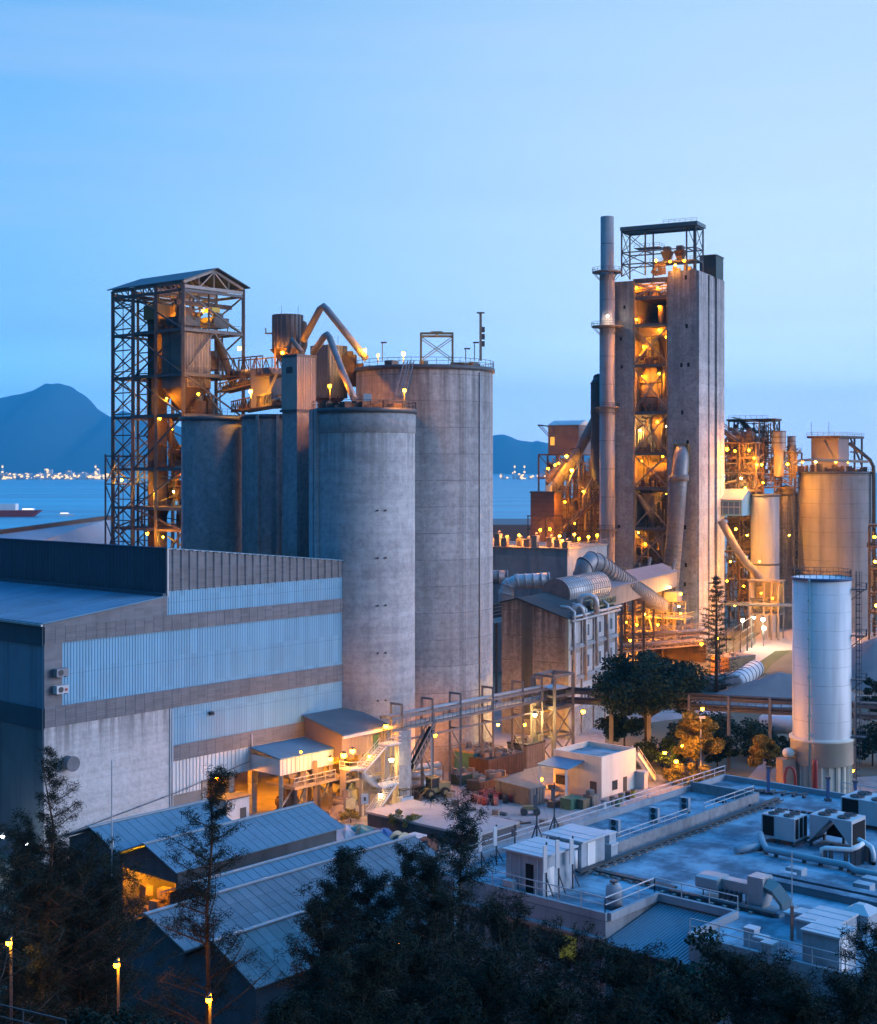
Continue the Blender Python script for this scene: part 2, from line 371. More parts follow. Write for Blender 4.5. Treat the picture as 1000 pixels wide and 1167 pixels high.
# ------------------------------------------------------------------ setting
def hgt(x, y):
    if y > 104: z = GZ
    else: z = GZ+44*max(0, (104-y)/104)**1.25
    return z
mb = MB(); nx, ny = 60, 60
xs = [-900+1800*i/nx for i in range(nx+1)]; xs = [x*abs(x)/900 for x in xs]
ys = [-60+ (i/ny)*720 for i in range(ny+1)]
vs = [V(x, y, hgt(x, y)+(0 if y > 104 else rnd.uniform(-.4, .4))) for y in ys for x in xs]
mb.add(vs, [(j*(nx+1)+i, j*(nx+1)+i+1, (j+1)*(nx+1)+i+1, (j+1)*(nx+1)+i) for j in range(ny) for i in range(nx)], True)
struct('ground', mb, EARTH)
mb = MB(); mb.quad((-16000, 655, -6), (16000, 655, -6), (16000, 24000, -6), (-16000, 24000, -6))
m, nt, b, out = newmat('sea_water')
b.inputs['Base Color'].default_value = (.004, .24, .36, 1); b.inputs['Roughness'].default_value = .4
n = nt.nodes.new('ShaderNodeTexNoise'); n.inputs['Scale'].default_value = .02; n.inputs['Detail'].default_value = 6
mpn = nt.nodes.new('ShaderNodeMapping'); mpn.inputs['Scale'].default_value = (.12, 1, 1); tcn = nt.nodes.new('ShaderNodeTexCoord')
nt.links.new(tcn.outputs['Object'], mpn.inputs[0]); nt.links.new(mpn.outputs[0], n.inputs['Vector'])
bn = nt.nodes.new('ShaderNodeBump'); bn.inputs['Strength'].default_value = .25; bn.inputs['Distance'].default_value = 2
nt.links.new(n.outputs['Fac'], bn.inputs['Height']); nt.links.new(bn.outputs[0], b.inputs['Normal'])
nw = nt.nodes.new('ShaderNodeTexNoise'); nw.inputs['Scale'].default_value = 1.0; nw.inputs['Detail'].default_value = 5; mw = nt.nodes.new('ShaderNodeMapping'); mw.inputs['Scale'].default_value = (.0006, .007, 1)
nt.links.new(tcn.outputs['Object'], mw.inputs[0]); nt.links.new(mw.outputs[0], nw.inputs['Vector']); rw = nt.nodes.new('ShaderNodeValToRGB'); rw.color_ramp.elements[0].position = .4; rw.color_ramp.elements[1].position = .62
rw.color_ramp.elements[0].color = (.0, .24, .34, 1); rw.color_ramp.elements[1].color = (.01, .42, .52, 1); nt.links.new(nw.outputs['Fac'], rw.inputs[0]); nt.links.new(rw.outputs[0], b.inputs['Base Color'])
struct('water', mb, m)
def ridge(name, pts, Y, dep, amp):
    # pts: silhouette in photo pixels; built as a real ridge with a front and a back slope
    mb = MB(); r = random.Random(3); n = 90; rows = 9
    def sil(x):
        for (x0, y0), (x1, y1) in zip(pts, pts[1:]):
            if x0 <= x <= x1: return y0+(y1-y0)*(x-x0)/(x1-x0)
        return pts[-1][1]
    vs = []
    for k in range(rows*2+1):
        t = (k-rows)/rows; yy = Y+t*dep
        for i in range(n+1):
            x = pts[0][0]+(pts[-1][0]-pts[0][0])*i/n
            top = H-(sil(x)-HY)/F*Y
            X = (x-CX)/F*Y
            z = -8.5+(top+8.5)*(1-abs(t))**.8
            if abs(t) < .99: z += r.uniform(-1, 1)*amp*(1-abs(t))*(.3 if k == rows else 1)
            vs.append(V(X*1.0, yy, z))
    mb.add(vs, [(j*(n+1)+i, j*(n+1)+i+1, (j+1)*(n+1)+i+1, (j+1)*(n+1)+i) for j in range(rows*2) for i in range(n)], True)
    struct(name, mb, HILL)
ridge('hill', [(-300, 545), (-200, 505), (-100, 470), (0, 454), (34, 447), (50, 438), (55, 436.5), (60, 438.5), (68, 437), (80, 440), (95, 450), (107, 460), (112, 467), (124, 475), (140, 468), (190, 480), (260, 510), (330, 540), (360, 548)], 17000, 2600, 26)
ridge('hill', [(420, 548), (470, 525), (520, 502), (563, 496), (575, 495), (590, 501), (605, 504), (612, 502), (640, 508), (700, 520), (760, 530), (840, 540), (900, 547)], 17500, 2000, 18)
# paved yard and roads, sheets above the soil
def sheet(name, pts, z, mat):
    mb = MB(); mb.quad(*[V(p.x, p.y, z) for p in pts]); return struct(name, mb, mat)
sheet('yard', [G(190, 1010), G(560, 1040), G(1000, 905), G(1160, 850), G(960, 795), G(560, 790), G(330, 800), G(-60, 860)], GZ+.01, YARD)

SH = Fr((-48.8, 173.5, GZ))
# ------------------------------------------------------------------ warehouse
wh = thing('warehouse', 'big blue and grey metal clad warehouse with stepped roof and pale block base', 'warehouse', SH.o, SH.ang)
D = 75
mb = MB(); mb.prism([SH(.2, .25, GZ), SH(.2, .25, 25.3), SH(19.1, .25, 27.6), SH(19.1, .25, 34), SH(52.8, .25, 30.7), SH(52.8, .25, 4.8), SH(25, .25, 4.8), SH(25, .25, GZ)], SH.v*D)
mb.build('core_wall', pm('inner_wall', (.2, .2, .2)), wh)
nf = -SH.v
mb = MB()
for a0, a1, z0, z1 in ((0, 53, 15.5, 23.4), (18.9, 53, 25.5, 28.7), (19.5, 53, 7.9, 13)): mb.corr(SH(a0, 0, z0), SH.u, a1-a0, UZ, z1-z0, nf, .45, .06)
mb.build('blue_wall', BLUEW, wh)
mb = MB()
for a0, a1, z0, z1 in ((0, 53, 23.4, 25.5), (0, 53, 13, 15.5), (19.5, 53, 5.8, 7.9)):
    mb.obox(SH(a0, .1, z0), SH.u*(a1-a0), nf*.28, UZ*(z1-z0))
    n = int((a1-a0)/1.5)
    for i in range(n+1): mb.obox(SH(a0+(a1-a0-.08)*i/n, -.18, z0), SH.u*.07, nf*.05, UZ*(z1-z0))
    for k in range(int((z1-z0)/.35)): mb.obox(SH(a0, -.18, z0+.2+k*.35), SH.u*(a1-a0), nf*.045, UZ*.1)
mb.corr(SH(18.9, 0, 28.7), SH.u, 34.1, lambda t: UZ*(34.4-28.7-3.3*t/34.1), 0, nf, 1.4, .2)
for k in range(9): mb.obox(SH(18.9, -.0, 28.9+k*.33), SH.u*(34.1-max(0, k-5)*1.2), nf*.12, UZ*.1)
mb.obox(SH(0, .1, 15.5), SH.u*2.6, nf*.2, UZ*7.9)
mb.prism([SH(0, -.12, 25.5), SH(18.9, -.12, 25.5), SH(18.9, -.12, 28), SH(0, -.12, 25.8)], SH.v*.3)
mb.build('grey_band', GREYW, wh)
mb = MB(); mb.obox(SH(0, .2, GZ), SH.u*19.3, nf*.3, UZ*(13-GZ)); mb.build('block_wall', BLOCK, wh)
mb = MB(); mb.corr(SH(19.5, 0, 1.2), SH.u, 5.2, UZ, 4.6, nf); mb.corr(SH(24.7, 0, 2.4), SH.u, 28.3, UZ, 3.4, nf, .7); mb.build('pale_wall', PALEW, wh)
mb = MB(); mb.obox(SH(0, -.1, 25.5), SH.v*D, -SH.u*.1, UZ*.3); mb.obox(SH(0, 0, 23.2), SH.v*D, -SH.u*.22, UZ*2.4); mb.obox(SH(0, 0, 12.8), SH.v*D, -SH.u*.22, UZ*2.6); mb.build('side_band', DARKW, wh)
mb = MB(); mb.corr(SH(0, D, 15.4), -SH.v, D, UZ, 7.8, -SH.u, .9); mb.build('side_wall', pm('side_sheeting', (.17, .28, .36), (.14, .23, .30), .2, .6, streak=.3), wh)  # deeper blue than the front sheeting, painting in the side's shade
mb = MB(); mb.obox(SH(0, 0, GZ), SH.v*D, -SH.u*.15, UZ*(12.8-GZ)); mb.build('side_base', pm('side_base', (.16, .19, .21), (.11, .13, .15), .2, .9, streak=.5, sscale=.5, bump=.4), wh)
mb = MB()
def slope(o, u, up, L, W, th=.15):
    mb.obox(o, u*L, up*W, (u.cross(up)).normalized()*th)
a = SH(18.85, -.15, 28)-SH(-.35, -.15, 25.85)
mb.obox(SH(-.35, -.3, 25.85), a, SH.v*D, UZ*.12)
for k in range(60): mb.obox(SH(-.3, -.2+k*1.25, 25.98), a, SH.v*.08, UZ*.06)
mb.build('low_roof', ROOFM, wh)
mb = MB(); a = SH(53.2, 0, 31.05)-SH(18.7, 0, 34.45); mb.obox(SH(18.7, -.3, 34.45), a, SH.v*D, UZ*.12); mb.build('high_roof', ROOFM, wh)
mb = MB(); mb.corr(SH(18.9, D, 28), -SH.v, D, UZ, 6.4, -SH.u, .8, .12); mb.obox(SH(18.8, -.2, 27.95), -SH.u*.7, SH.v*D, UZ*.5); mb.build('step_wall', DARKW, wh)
mb = MB()
mb.obox(SH(18.75, -.25, 28), SH.u*.2, nf*.1, UZ*6.4); mb.obox(SH(19.25, -.12, GZ), SH.u*.25, nf*.12, UZ*(13-GZ)); mb.obox(SH(53, -.3, 3), SH.u*.2, SH.v*.4, UZ*28)
for i in range(24): mb.obox(SH(18.9+34.1*i/24, -.24, 34.40-3.3*(i+.5)/24), SH.u*1.0, nf*.05, UZ*.1)
mb.build('flashing', GALV, wh)
for a7, z7 in ((19.6, 12.9), (33.6, 7.6), (52.5, 28.2)):
    mb = MB(); mb.pipe([SH(a7, -.32, z7), SH(a7, -.32, GZ if a7 < 30 else 5.5)], .1, 6); mb.build('downpipe', LGREY, wh)
mb = MB(); mb.bar(SH(-.45, -.3, 25.75), SH(-.45, D, 25.75), .3, .25); mb.build('gutter', GALV, wh)
mb = MB(); o = SH(3.2, -.1, 8.3)
mb.pipe([o, o+nf*1.5], .85, 20); mb.pipe([o+nf*1.3, o+nf*1.55], .95, 20); mb.build('vent_hood', GREYW, wh)
mb = MB(); mb.pipe([SH(-2, -.5, -1.2), SH(20, -.5, 1.6), SH(33, -.5, 3.8)], .07, 6)
for i in range(8): mb.bar(SH(2+i*4, -.1, -.7+i*.5), SH(2+i*4, -.6, -.7+i*.5), .1)
mb.build('wall_pipe', GREYW, wh)
mb = MB(); mb.obox(SH(26, -.1, 11.2), SH.u*.6, nf*.5, UZ*.5); mb.bar(SH(26.3, 0, 11.3), SH(26.3, -.9, 11.5), .2); mb.build('wall_spotlight', DGREY, wh)
for a in (25.2, 30, 34.2, 40, 46.5, 52.6):
    for b in (.3, 14): mb = MB(); mb.fb(SH, a, a+.9, b, b+.9, GZ, 4.8); mb.build('column', OLDC, wh)
for k, z in enumerate((19.3, 17.2)):
    t = thing('air_conditioner', ('upper grey air conditioner box on warehouse corner strip' if k == 0 else 'lower pale air conditioner box with red sticker on warehouse corner strip'), 'air conditioner', SH(1.9, -.4, z), SH.ang)
    mb = MB(); mb.fb(SH, 1.0, 2.7, -1.3, -.45, z, z+1.0); mb.build('casing', LGREY if k else pm('grey_casing', (.25, .26, .28)), t)
    mb = MB(); mb.pipe([SH(1.6, -1.3, z+.5), SH(1.6, -1.34, z+.5)], .36, 16); mb.build('fan_grille', DGREY, t)
    mb = MB(); mb.bar(SH(1.2, -.1, z-.06), SH(1.2, -1.3, z-.06), .1); mb.bar(SH(2.4, -.1, z-.06), SH(2.4, -1.3, z-.06), .1); mb.build('bracket', STEEL, t)
    if k: mb = MB(); mb.fb(SH, 2.15, 2.55, -1.33, -1.3, z+.3, z+.6); mb.build('sticker', REDP, t)
# pale roof of a hall further back on the left
mb = MB(); pts = [P(-60, 616, 262), P(126, 591, 300), P(126, 640, 285), P(-60, 650, 240)]
t = thing('storage_hall', 'pale ribbed metal roofed hall behind the dark stepped roof by the water', 'hall', V(-85, 270, GZ))
mb.prism(pts, V(0, 0, -.4)); 
for i in range(26):
    p = pts[0].lerp(pts[1], i/25); q = pts[3].lerp(pts[2], i/25); mb.bar(p+UZ*.05, q+UZ*.05, .14, .12)
mb.build('roof', pm('pale_blue_roof', (.30, .38, .45), (.24, .31, .37), .1, .6, panel=(4, 3, .2, 'xy')), t)
mb = MB(); mb.bar(pts[0]+UZ*.25, pts[1]+UZ*.25, 1.2, .9); mb.build('ridge_cap', DGREY, t)
mb = MB(); lo = [V(p.x, p.y, GZ) for p in pts]
for i, j in ((0, 1), (1, 2), (2, 3), (3, 0)): mb.quad(lo[i], lo[j], pts[j]-UZ*.4, pts[i]-UZ*.4)
mb.build('wall', DARKW, t)

# ------------------------------------------------------------------ silos
def silo(name, label, c, r, top, mat, rail=True, pil=None, ledge=True, cat='silo', n=64):
    t = thing(name, label, cat, V(c.x, c.y, GZ))
    mb = MB(); mb.cyl(V(c.x, c.y, GZ), r, top-GZ, n)
    if pil:
        for a, w in pil:
            d = V(math.cos(R(a)), math.sin(R(a))); x = V(-d.y, d.x)
            mb.obox(V(c.x, c.y, GZ)+d*(r-.3)-x*w/2, x*w, d*.9, UZ*(top-GZ))
    mb.build('shell', mat, t)
    mb = MB(); mb.lathe(V(c.x, c.y, top-.5), [(r+.02, 0), (r+.35, 0), (r+.35, .7), (r-.4, .7), (r-.4, .5)], n); mb.build('roof_kerb', DUST if not ledge else STEEL, t)
    if rail:
        mb = MB(); k = 36; pts = [V(c.x+(r+.15)*math.cos(2*math.pi*i/k), c.y+(r+.15)*math.sin(2*math.pi*i/k), top+.2) for i in range(k+1)]
        mb.rail(pts, 1.15, .07, 2.0); mb.build('railing', STEEL, t)
    return t
c1 = V(P(415, 0, 220).x, 220); s1 = silo('silo', 'front pale grey concrete silo rising in front of the widest silo', c1, 8.0, 54.2, SLIP, pil=[(-160, 2.2), (-148, .5)])
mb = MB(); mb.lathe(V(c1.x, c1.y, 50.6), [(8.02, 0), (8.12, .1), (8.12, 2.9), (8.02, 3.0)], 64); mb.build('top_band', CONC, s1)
for i in range(5):
    for j in range(2):
        mb = MB(); a = R(-72+j*9); mb.bar(c1+V(math.cos(a)*7.9, math.sin(a)*7.9, 10+i*7.2), c1+V(math.cos(a)*8.25, math.sin(a)*8.25, 10+i*7.2), .24); mb.build('anchor_plate', DGREY, s1)
c2 = V(P(484, 0, 238).x, 238); s2 = silo('silo', 'widest and tallest grey concrete silo with pour lines and a mast on top', c2, 11.6, 61.8, SILO)
mb = MB(); mb.pipe([c2+V(9.2, -7.3, -3), c2+V(9.2, -7.3, 61)], .12, 6); mb.build('conduit', GALV, s2)
mb = MB(); mb.ladder(c2+V(6.5, -9.9, 0), c2+V(6.5, -9.9, 61.8), .6, .8, V(1, .6).normalized(), .06); mb.build('ladder', SILO, s2)
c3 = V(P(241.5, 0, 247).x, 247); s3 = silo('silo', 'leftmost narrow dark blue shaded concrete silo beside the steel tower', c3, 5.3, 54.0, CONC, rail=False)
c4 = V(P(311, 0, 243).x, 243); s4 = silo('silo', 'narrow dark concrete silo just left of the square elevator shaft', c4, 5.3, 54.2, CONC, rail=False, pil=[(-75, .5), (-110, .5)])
# elevator shaft between the silos
FS = Fr(P(338.7, HY, 226)); FS.o.z = 0
t = thing('elevator_shaft', 'square elevator shaft with dark blue left face between the small and front silos', 'shaft', FS.o*1+V(0, 0, GZ), FS.ang)
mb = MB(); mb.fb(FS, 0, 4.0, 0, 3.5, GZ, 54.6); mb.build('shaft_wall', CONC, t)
mb = MB(); mb.fb(FS, -.1, 4.1, -.1, 3.6, 54.6, 63.2)
mb.corr(FS(-.1, -.1, 54.6), FS.u, 4.2, UZ, 8.6, -FS.v, .5, .08)
mb.build('head_house', pm('pale_brown_sheeting', (.34, .31, .30), (.26, .24, .235), .3, .7, streak=.6), t)
mb = MB(); mb.fb(FS, -.25, 4.2, -.25, 3.7, 63.2, 63.6); mb.build('roof', STEEL, t)
mb = MB(); mb.fb(FS, -.16, -.1, 1.0, 2.4, 60.6, 61.6); mb.build('louvre', DGREY, t)
mb = MB(); mb.fb(FS, -.3, 4.3, -.3, 3.8, 54.3, 54.7); mb.build('collar', STEEL, t)

# ------------------------------------------------------------------ preheater tower
TW = Fr((.184*400, 400, GZ), 62.0)      # a: right side face, b: front face going left
TB = TW.o.copy()
TOP = 102.0
pt = thing('preheater_tower', 'tall concrete tower with open lit steel floors between two walls', 'tower', TB, TW.ang)
def W3(px0):                             # b coordinate on the front face for a photo x
    k = (px0-CX)/F; return (TB.x-k*TB.y)/(-TW.v.x+k*TW.v.y)
b1 = W3(762); b2 = W3(722); b3 = W3(688)
mb = MB(); mb.fb(TW, 0, 25, 0, .9, GZ, TOP); mb.fb(TW, 0, .9, .9, b1, GZ, TOP); mb.fb(TW, 24, 25, .9, b1, GZ, TOP); mb.fb(TW, .9, 24, b1-.8, b1, GZ, TOP)
for a0, a1 in ((0, 8.5), (10, 14.5), (17.5, 25)): mb.fb(TW, a0, a1, -.7, 0, GZ, TOP-.4)
mb.fb(TW, -.35, 0, b1-1.4, b1, GZ, TOP); mb.fb(TW, -.2, 0, .1, 1.8, GZ, TOP)
mb.build('concrete_wall', TOWC, pt)
mb = MB(); mb.fb(TW, .9, 24, .9, b1-.8, TOP-1, TOP-.4); mb.build('roof', CONC, pt)
mb = MB(); mb.fb(TW, 0, 25, b2, b3, GZ, TOP-2.0); mb.fb(TW, -.3, 0, b2, b2+1.2, GZ, TOP-2.0); mb.build('concrete_wall', TOWC, pt)
mb = MB(); mb.fb(TW, 23.4, 24, b1, b2, GZ, TOP-3); mb.build('rear_wall', pm('sooty_cladding', (.17, .13, .10), (.12, .09, .07), .3, .9, streak=.4), pt)
for y, xx in ((326, 758), (540, 0), (345, 0),):
    pass
for x, y in ((782, 316), (783, 371.5), (777, 416), (785, 415.5), (778, 470), (784, 504), (781, 601), (782, 644), (781, 666), (758+5, 345)):
    bb = W3(x); d = 400+bb*TW.v.y; z = H-(y-HY)/F*d; mb = MB(); mb.fb(TW, -.06, .02, bb-.35, bb+.35, z-.6, z+.6); mb.build('wall_opening', BLACK, pt)
for x, y in ((708, 386), (709, 418), (712, 350), (706, 600)):
    bb = W3(x); d = 400+bb*TW.v.y; z = H-(y-HY)/F*d; mb = MB(); mb.fb(TW, -.06, .02, bb-.3, bb+.3, z-.5, z+.5); mb.build('wall_opening', BLACK, pt)
# ------------------------------------------------------------------ air
mb = MB(); mb.obox((-9500, -160, -9), V(15500, 0, 0), V(0, 20300, 0), UZ*1180)
m, nt, b, out = newmat('haze_air'); nt.nodes.remove(b)
v = nt.nodes.new('ShaderNodeVolumePrincipled'); v.inputs['Color'].default_value = (.1, .62, 1.0, 1); v.inputs['Density'].default_value = 6e-5; v.inputs['Anisotropy'].default_value = .15
nt.links.new(v.outputs[0], out.inputs['Volume'])
hz = mb.build('haze', m); hz['kind'] = 'stuff'
# ------------------------------------------------------------------ lamps
def lamp(p, label, flux=1500, r=.28, post=0.0, group=None, col=(1.0, .32, .008), arm=V(0, .45, 0), name='floodlight'):
    p = Vector(p)
    if col[1] < .4:                                              # sodium lamps age: no two burn the same colour
        q = random.Random(label).random(); col = (1, .28, .004) if q < .3 else (1, .32, .008) if q < .7 else (1, .40, .02) if q < .9 else (1, .58, .18)
    t = thing(name, label, 'lamp', p-UZ*post if post else p, 0, group)
    mb = MB(); mb.sph(p, r, 10, 6); mb.build('bulb', sodium(flux*1.35, r, col), t)
    mb = MB(); mb.lathe(p+UZ*r*.75, [(r*1.15, 0), (r*1.0, r*.35), (r*.4, r*.6), (.01, r*.62)], 12); mb.build('hood', DGREY, t)
    mb = MB(); q = p+UZ*(r*1.4)
    if post: mb.bar(p+arm-UZ*post, q+arm, .14)
    else: mb.bar(q+arm, q+arm-UZ*.8, .1)
    mb.bar(q+arm, q, .09); mb.build('pole' if post else 'bracket', STEEL, t)
    return t
LAMPS = []
def frame(name, label, fr, av, bv, zs, cw, mat, cat='steel tower', braces=(), decks=(), rails=True, base=GZ, top=None, group=None, bw=None, rmat=None, loc=None):
    t = thing(name, label, cat, loc or fr(av[0], bv[0], base), fr.ang, group)
    top = top or zs[-1]; bw = bw or cw*.8
    for a in av:
        for b in bv:
            mb = MB(); mb.bar(fr(a, b, base), fr(a, b, top), cw); mb.build('column', mat, t)
    for z in zs:
        mb = MB()
        for a in av: mb.bar(fr(a, bv[0], z), fr(a, bv[-1], z), bw*.7, bw)
        for b in bv: mb.bar(fr(av[0], b, z-.01), fr(av[-1], b, z-.01), bw*.7, bw)
        mb.build('floor_beam', mat, t)
    mb = MB()
    for f, i, k, pat in braces:                                  # face ('a' at a value / 'b'), bay, storey
        lv = [base]+list(zs)
        for z0, z1 in ([(lv[k], lv[k+1])] if isinstance(k, int) else [(lv[j], lv[j+1]) for j in k]):
            pq = (lambda s, z: fr(f[1], s, z)) if f[0] == 'a' else (lambda s, z: fr(s, f[1], z))
            s0, s1 = i
            if pat == 'x': mb.bar(pq(s0, z0), pq(s1, z1), bw*.5); mb.bar(pq(s1, z0), pq(s0, z1), bw*.5)
            elif pat == '/': mb.bar(pq(s0, z0), pq(s1, z1), bw*.55)
            elif pat == '\\': mb.bar(pq(s1, z0), pq(s0, z1), bw*.55)
            elif pat == 'v': mb.bar(pq(s0, z0), pq((s0+s1)/2, z1), bw*.5); mb.bar(pq(s1, z0), pq((s0+s1)/2, z1), bw*.5)
    if mb.v: mb.build('bracing', mat, t)
    for z, a0, a1, b0, b1 in decks:
        mb = MB(); mb.fb(fr, a0, a1, b0, b1, z+.25, z+.42); mb.build('deck', rmat or mat, t)
        if rails:
            mb = MB(); mb.rail([fr(a0, b1, z+.42), fr(a0, b0, z+.42), fr(a1, b0, z+.42)], 1.1, .07, 1.7); mb.build('railing', mat, t)
    return t
def hopper(mb, c, w, d, h, w2=.8, rz=0.0):
    c = Vector(c); u = V(math.cos(rz), math.sin(rz)); v = V(-math.sin(rz), math.cos(rz))
    tp = [c+u*x*w/2+v*y*d/2 for x, y in ((-1, -1), (1, -1), (1, 1), (-1, 1))]
    bt = [c-UZ*h+u*x*w2/2+v*y*w2/2 for x, y in ((-1, -1), (1, -1), (1, 1), (-1, 1))]
    mb.add(bt+tp, [(3, 2, 1, 0), (4, 5, 6, 7)]+[(i, (i+1) % 4, 4+(i+1) % 4, 4+i) for i in range(4)], False)
def machine(fr, label, a, b, z, w, d, h, mat, rng, cat='machine', name='machine', extra=True):
    t = thing(name, label, cat, fr(a, b, z), fr.ang)
    mb = MB(); mb.fb(fr, a-w/2, a+w/2, b-d/2, b+d/2, z+h*.25, z+h*.8); mb.fb(fr, a-w*.55, a+w*.55, b-d*.2, b+d*.2, z+h*.4, z+h*.5); mb.build('housing', mat, t)
    mb = MB(); mb.pipe([fr(a-w*.3, b-d*.55, z+h*.55), fr(a-w*.3, b+d*.55, z+h*.55)], min(h, w)*.33, 12); mb.cyl(fr(a+w*.2, b, z+h*.8), min(w, d)*.3, h*.3, 12); mb.build('drum', mat, t)
    mb = MB()
    for x in (-.45, .45):
        for y in (-.45, .45): mb.bar(fr(a+w*x, b+d*y, z), fr(a+w*x, b+d*y, z+h*.3), .2)
    mb.build('base_frame', STEEL, t)
    return t
def steelwork(label, fr, a0, a1, b0, b1, z0, z1, n, seed, lamps=0):
    r = random.Random(seed); t = thing('inner_steelwork', label, 'steelwork', fr(a0, b0, z0), fr.ang); L_ = z1-z0; q = lambda: (r.uniform(a0, a1), r.uniform(b0, b1))
    for m in (RUST, STEEL, DUCT):
        mb = MB()
        for i in range(n):
            a, b = q(); z = r.uniform(z0, z1-L_*.15); mb.bar(fr(a, b, z), fr(a, b, min(z1, z+r.uniform(2, 7))), r.uniform(.15, .4))
            a, b = q(); z = r.uniform(z0, z1); mb.bar(fr(a, b, z), fr(a, min(b1, max(b0, b+r.uniform(-6, 6))), z), r.uniform(.15, .35))
            a, b = q(); c, d = q(); z = r.uniform(z0, z1-3); mb.bar(fr(a, b, z), fr(a, b+(d-b)*.4, z+r.uniform(1, 3)), .18)
        mb.build('strut', m, t)
    for i in range(n):
        a, b = q(); z = r.uniform(z0, z1-3); s = r.uniform(.5, 1.6); mb = MB(); mb.fb(fr, a, a+s, b, b+s, z, z+r.uniform(.6, 2.2)); mb.build('cabinet', DGREY if i % 3 else RUST, t)
    for i in range(n//2):
        a, b = q(); z = r.uniform(z0, z1-3); mb = MB(); mb.pipe([fr(a, b, z), fr(a, b, z+r.uniform(2, 5)), fr(a, b+r.uniform(-4, 4), z+r.uniform(4, 6))], r.uniform(.15, .45), 7); mb.build('pipe', DUST, t)
    mb = MB()
    for i in range(n//3):
        a, b = q(); z = r.uniform(z0, z1-2); mb.rail([fr(a0, max(b0, b-3), z), fr(a0, min(b1, b+3), z)], 1.1, .08, 1.4)
    mb.build('handrail', RUST, t); return t
# ------------------------------------------------------------------ left steel tower
FT = Fr((P(209, HY, 262).x, 262, GZ))
zs = [20, 33.5, 37.5, 45, 55.1, 62.8, 71.2, 78.6]
br = []
zz_ = list(range(8))
for k in zz_:
    br += [(('b', 0), (0, 14.7), k, '\\/\\/x\\v\\'[k] if '\\/\\/x\\v\\'[k] != 'v' else 'v'), (('a', 0), (0, 15.4), k, '/\\/\\\\/x/'[k]), (('b', 21.9), (0, 14.7), k, '/\\'[k % 2]), (('a', 14.7), (0, 15.4), k, 'x' if k > 4 else '/')]
st = frame('steel_tower', 'tall open dark steel tower under a shallow gable roof beside the left silo', FT, (0, 14.7), (0, 8.2, 15.4, 21.9), zs, .62, STEEL, braces=br,
           decks=[(z, .2, 14.4, .2, 15.2) for z in zs[1:7]], top=80)
mb = MB()
z = 6.0
while z < 78:                                                     # the laced hoist bay on the far left
    z2 = min(78.6, z+4.15)
    for a in (0, 6):
        mb.bar(FT(a, 15.4, z), FT(a, 21.9, z2), .2); mb.bar(FT(a, 21.9, z), FT(a, 15.4, z2), .2); mb.bar(FT(a, 15.4, z2), FT(a, 21.9, z2), .22); mb.bar(FT(a, 18.6, z), FT(a, 18.6, z2), .14)
    mb.bar(FT(0, 21.9, z), FT(6, 21.9, z2), .18); z = z2
for b in (15.4, 21.9): mb.bar(FT(6, b, GZ), FT(6, b, 80), .45)
mb.build('lacing', STEEL, st)
mb = MB()
e0, rg = 80.2, 83.2
for a0, a1, z0, z1 in ((-.8, 7.35, e0, rg), (15.5, 7.35, e0, rg)):
    mb.obox(FT(a0, -1.2, z0), FT(a1, -1.2, z1)-FT(a0, -1.2, z0), FT.v*24, UZ*.18)
mb.build('gable_roof', DARKW, st)
mb = MB()
for b in (0, 8.2, 15.4, 21.9):
    mb.bar(FT(0, b, 80), FT(7.35, b, 82.9), .35, .5); mb.bar(FT(14.7, b, 80), FT(7.35, b, 82.9), .35, .5); mb.bar(FT(0, b, 79.3), FT(14.7, b, 79.3), .35, .6); mb.bar(FT(7.35, b, 79.3), FT(7.35, b, 82.9), .25)
    for a in (3.7, 11): mb.bar(FT(a, b, 79.3), FT(a, b, 81.4), .2); mb.bar(FT(a, b, 79.3), FT(7.35, b, 82.6), .2)
mb.bar(FT(0, 0, 80), FT(0, 21.9, 80), .4, .6); mb.bar(FT(14.7, 0, 80), FT(14.7, 21.9, 80), .4, .6)
for k in range(15): mb.bar(FT(0, k*1.5, 78.6), FT(0, k*1.5+1.5, 80), .16)
mb.build('roof_truss', pm('pale_truss_paint', (.25, .26, .27), (.17, .18, .19), .8, .6), st)
mb = MB()                                                         # inner stairs seen from the right
for k, (z0, z1) in enumerate(((37.5, 45), (45, 55.1), (55.1, 62.8))): mb.stair(FT(3 if k % 2 else 10, 1.2, z0+.4), FT(10 if k % 2 else 3, 1.2, z1+.4), 1.0, FT.v)
mb.build('stair', STEEL, st)
def tplace(label, name, cat, fn, mat, loc):
    t = thing(name, label, cat, loc, FT.ang); fn(t); return t
t = thing('bin', 'large dark grey square bin hung high in the steel tower with brown right face', 'bin', FT(3.5, 4, 58), FT.ang)
mb = MB(); mb.fb(FT, .9, 7.3, .9, 7.6, 60.5, 70.9); mb.corr(FT(.9, .88, 60.5), FT.u, 6.4, UZ, 10.4, -FT.v, .7, .08); mb.build('casing', pm('bin_sheeting', (.2, .17, .16), (.11, .10, .10), .3, .8, streak=.7), t)
mb = MB(); hopper(mb, FT(4.1, 4.25, 60.5), 6.4, 6.7, 4.5, 1.2, FT.ang); mb.build('outlet_cone', RUST, t)
t = thing('filter_cylinder', 'brown vertical filter column below the square bin in the steel tower', 'filter', FT(4, 1.5, 46), FT.ang)
mb = MB(); mb.cyl(FT(5.2, 1.9, 46), 1.4, 12, 16); mb.build('shell', RUST, t)
mb = MB(); mb.cyl(FT(5.2, 1.9, 58), .9, 2.0, 12); mb.cyl(FT(5.2, 1.9, 51.5), 1.6, .4, 16); mb.build('collar', STEEL, t)
r_ = random.Random(11)
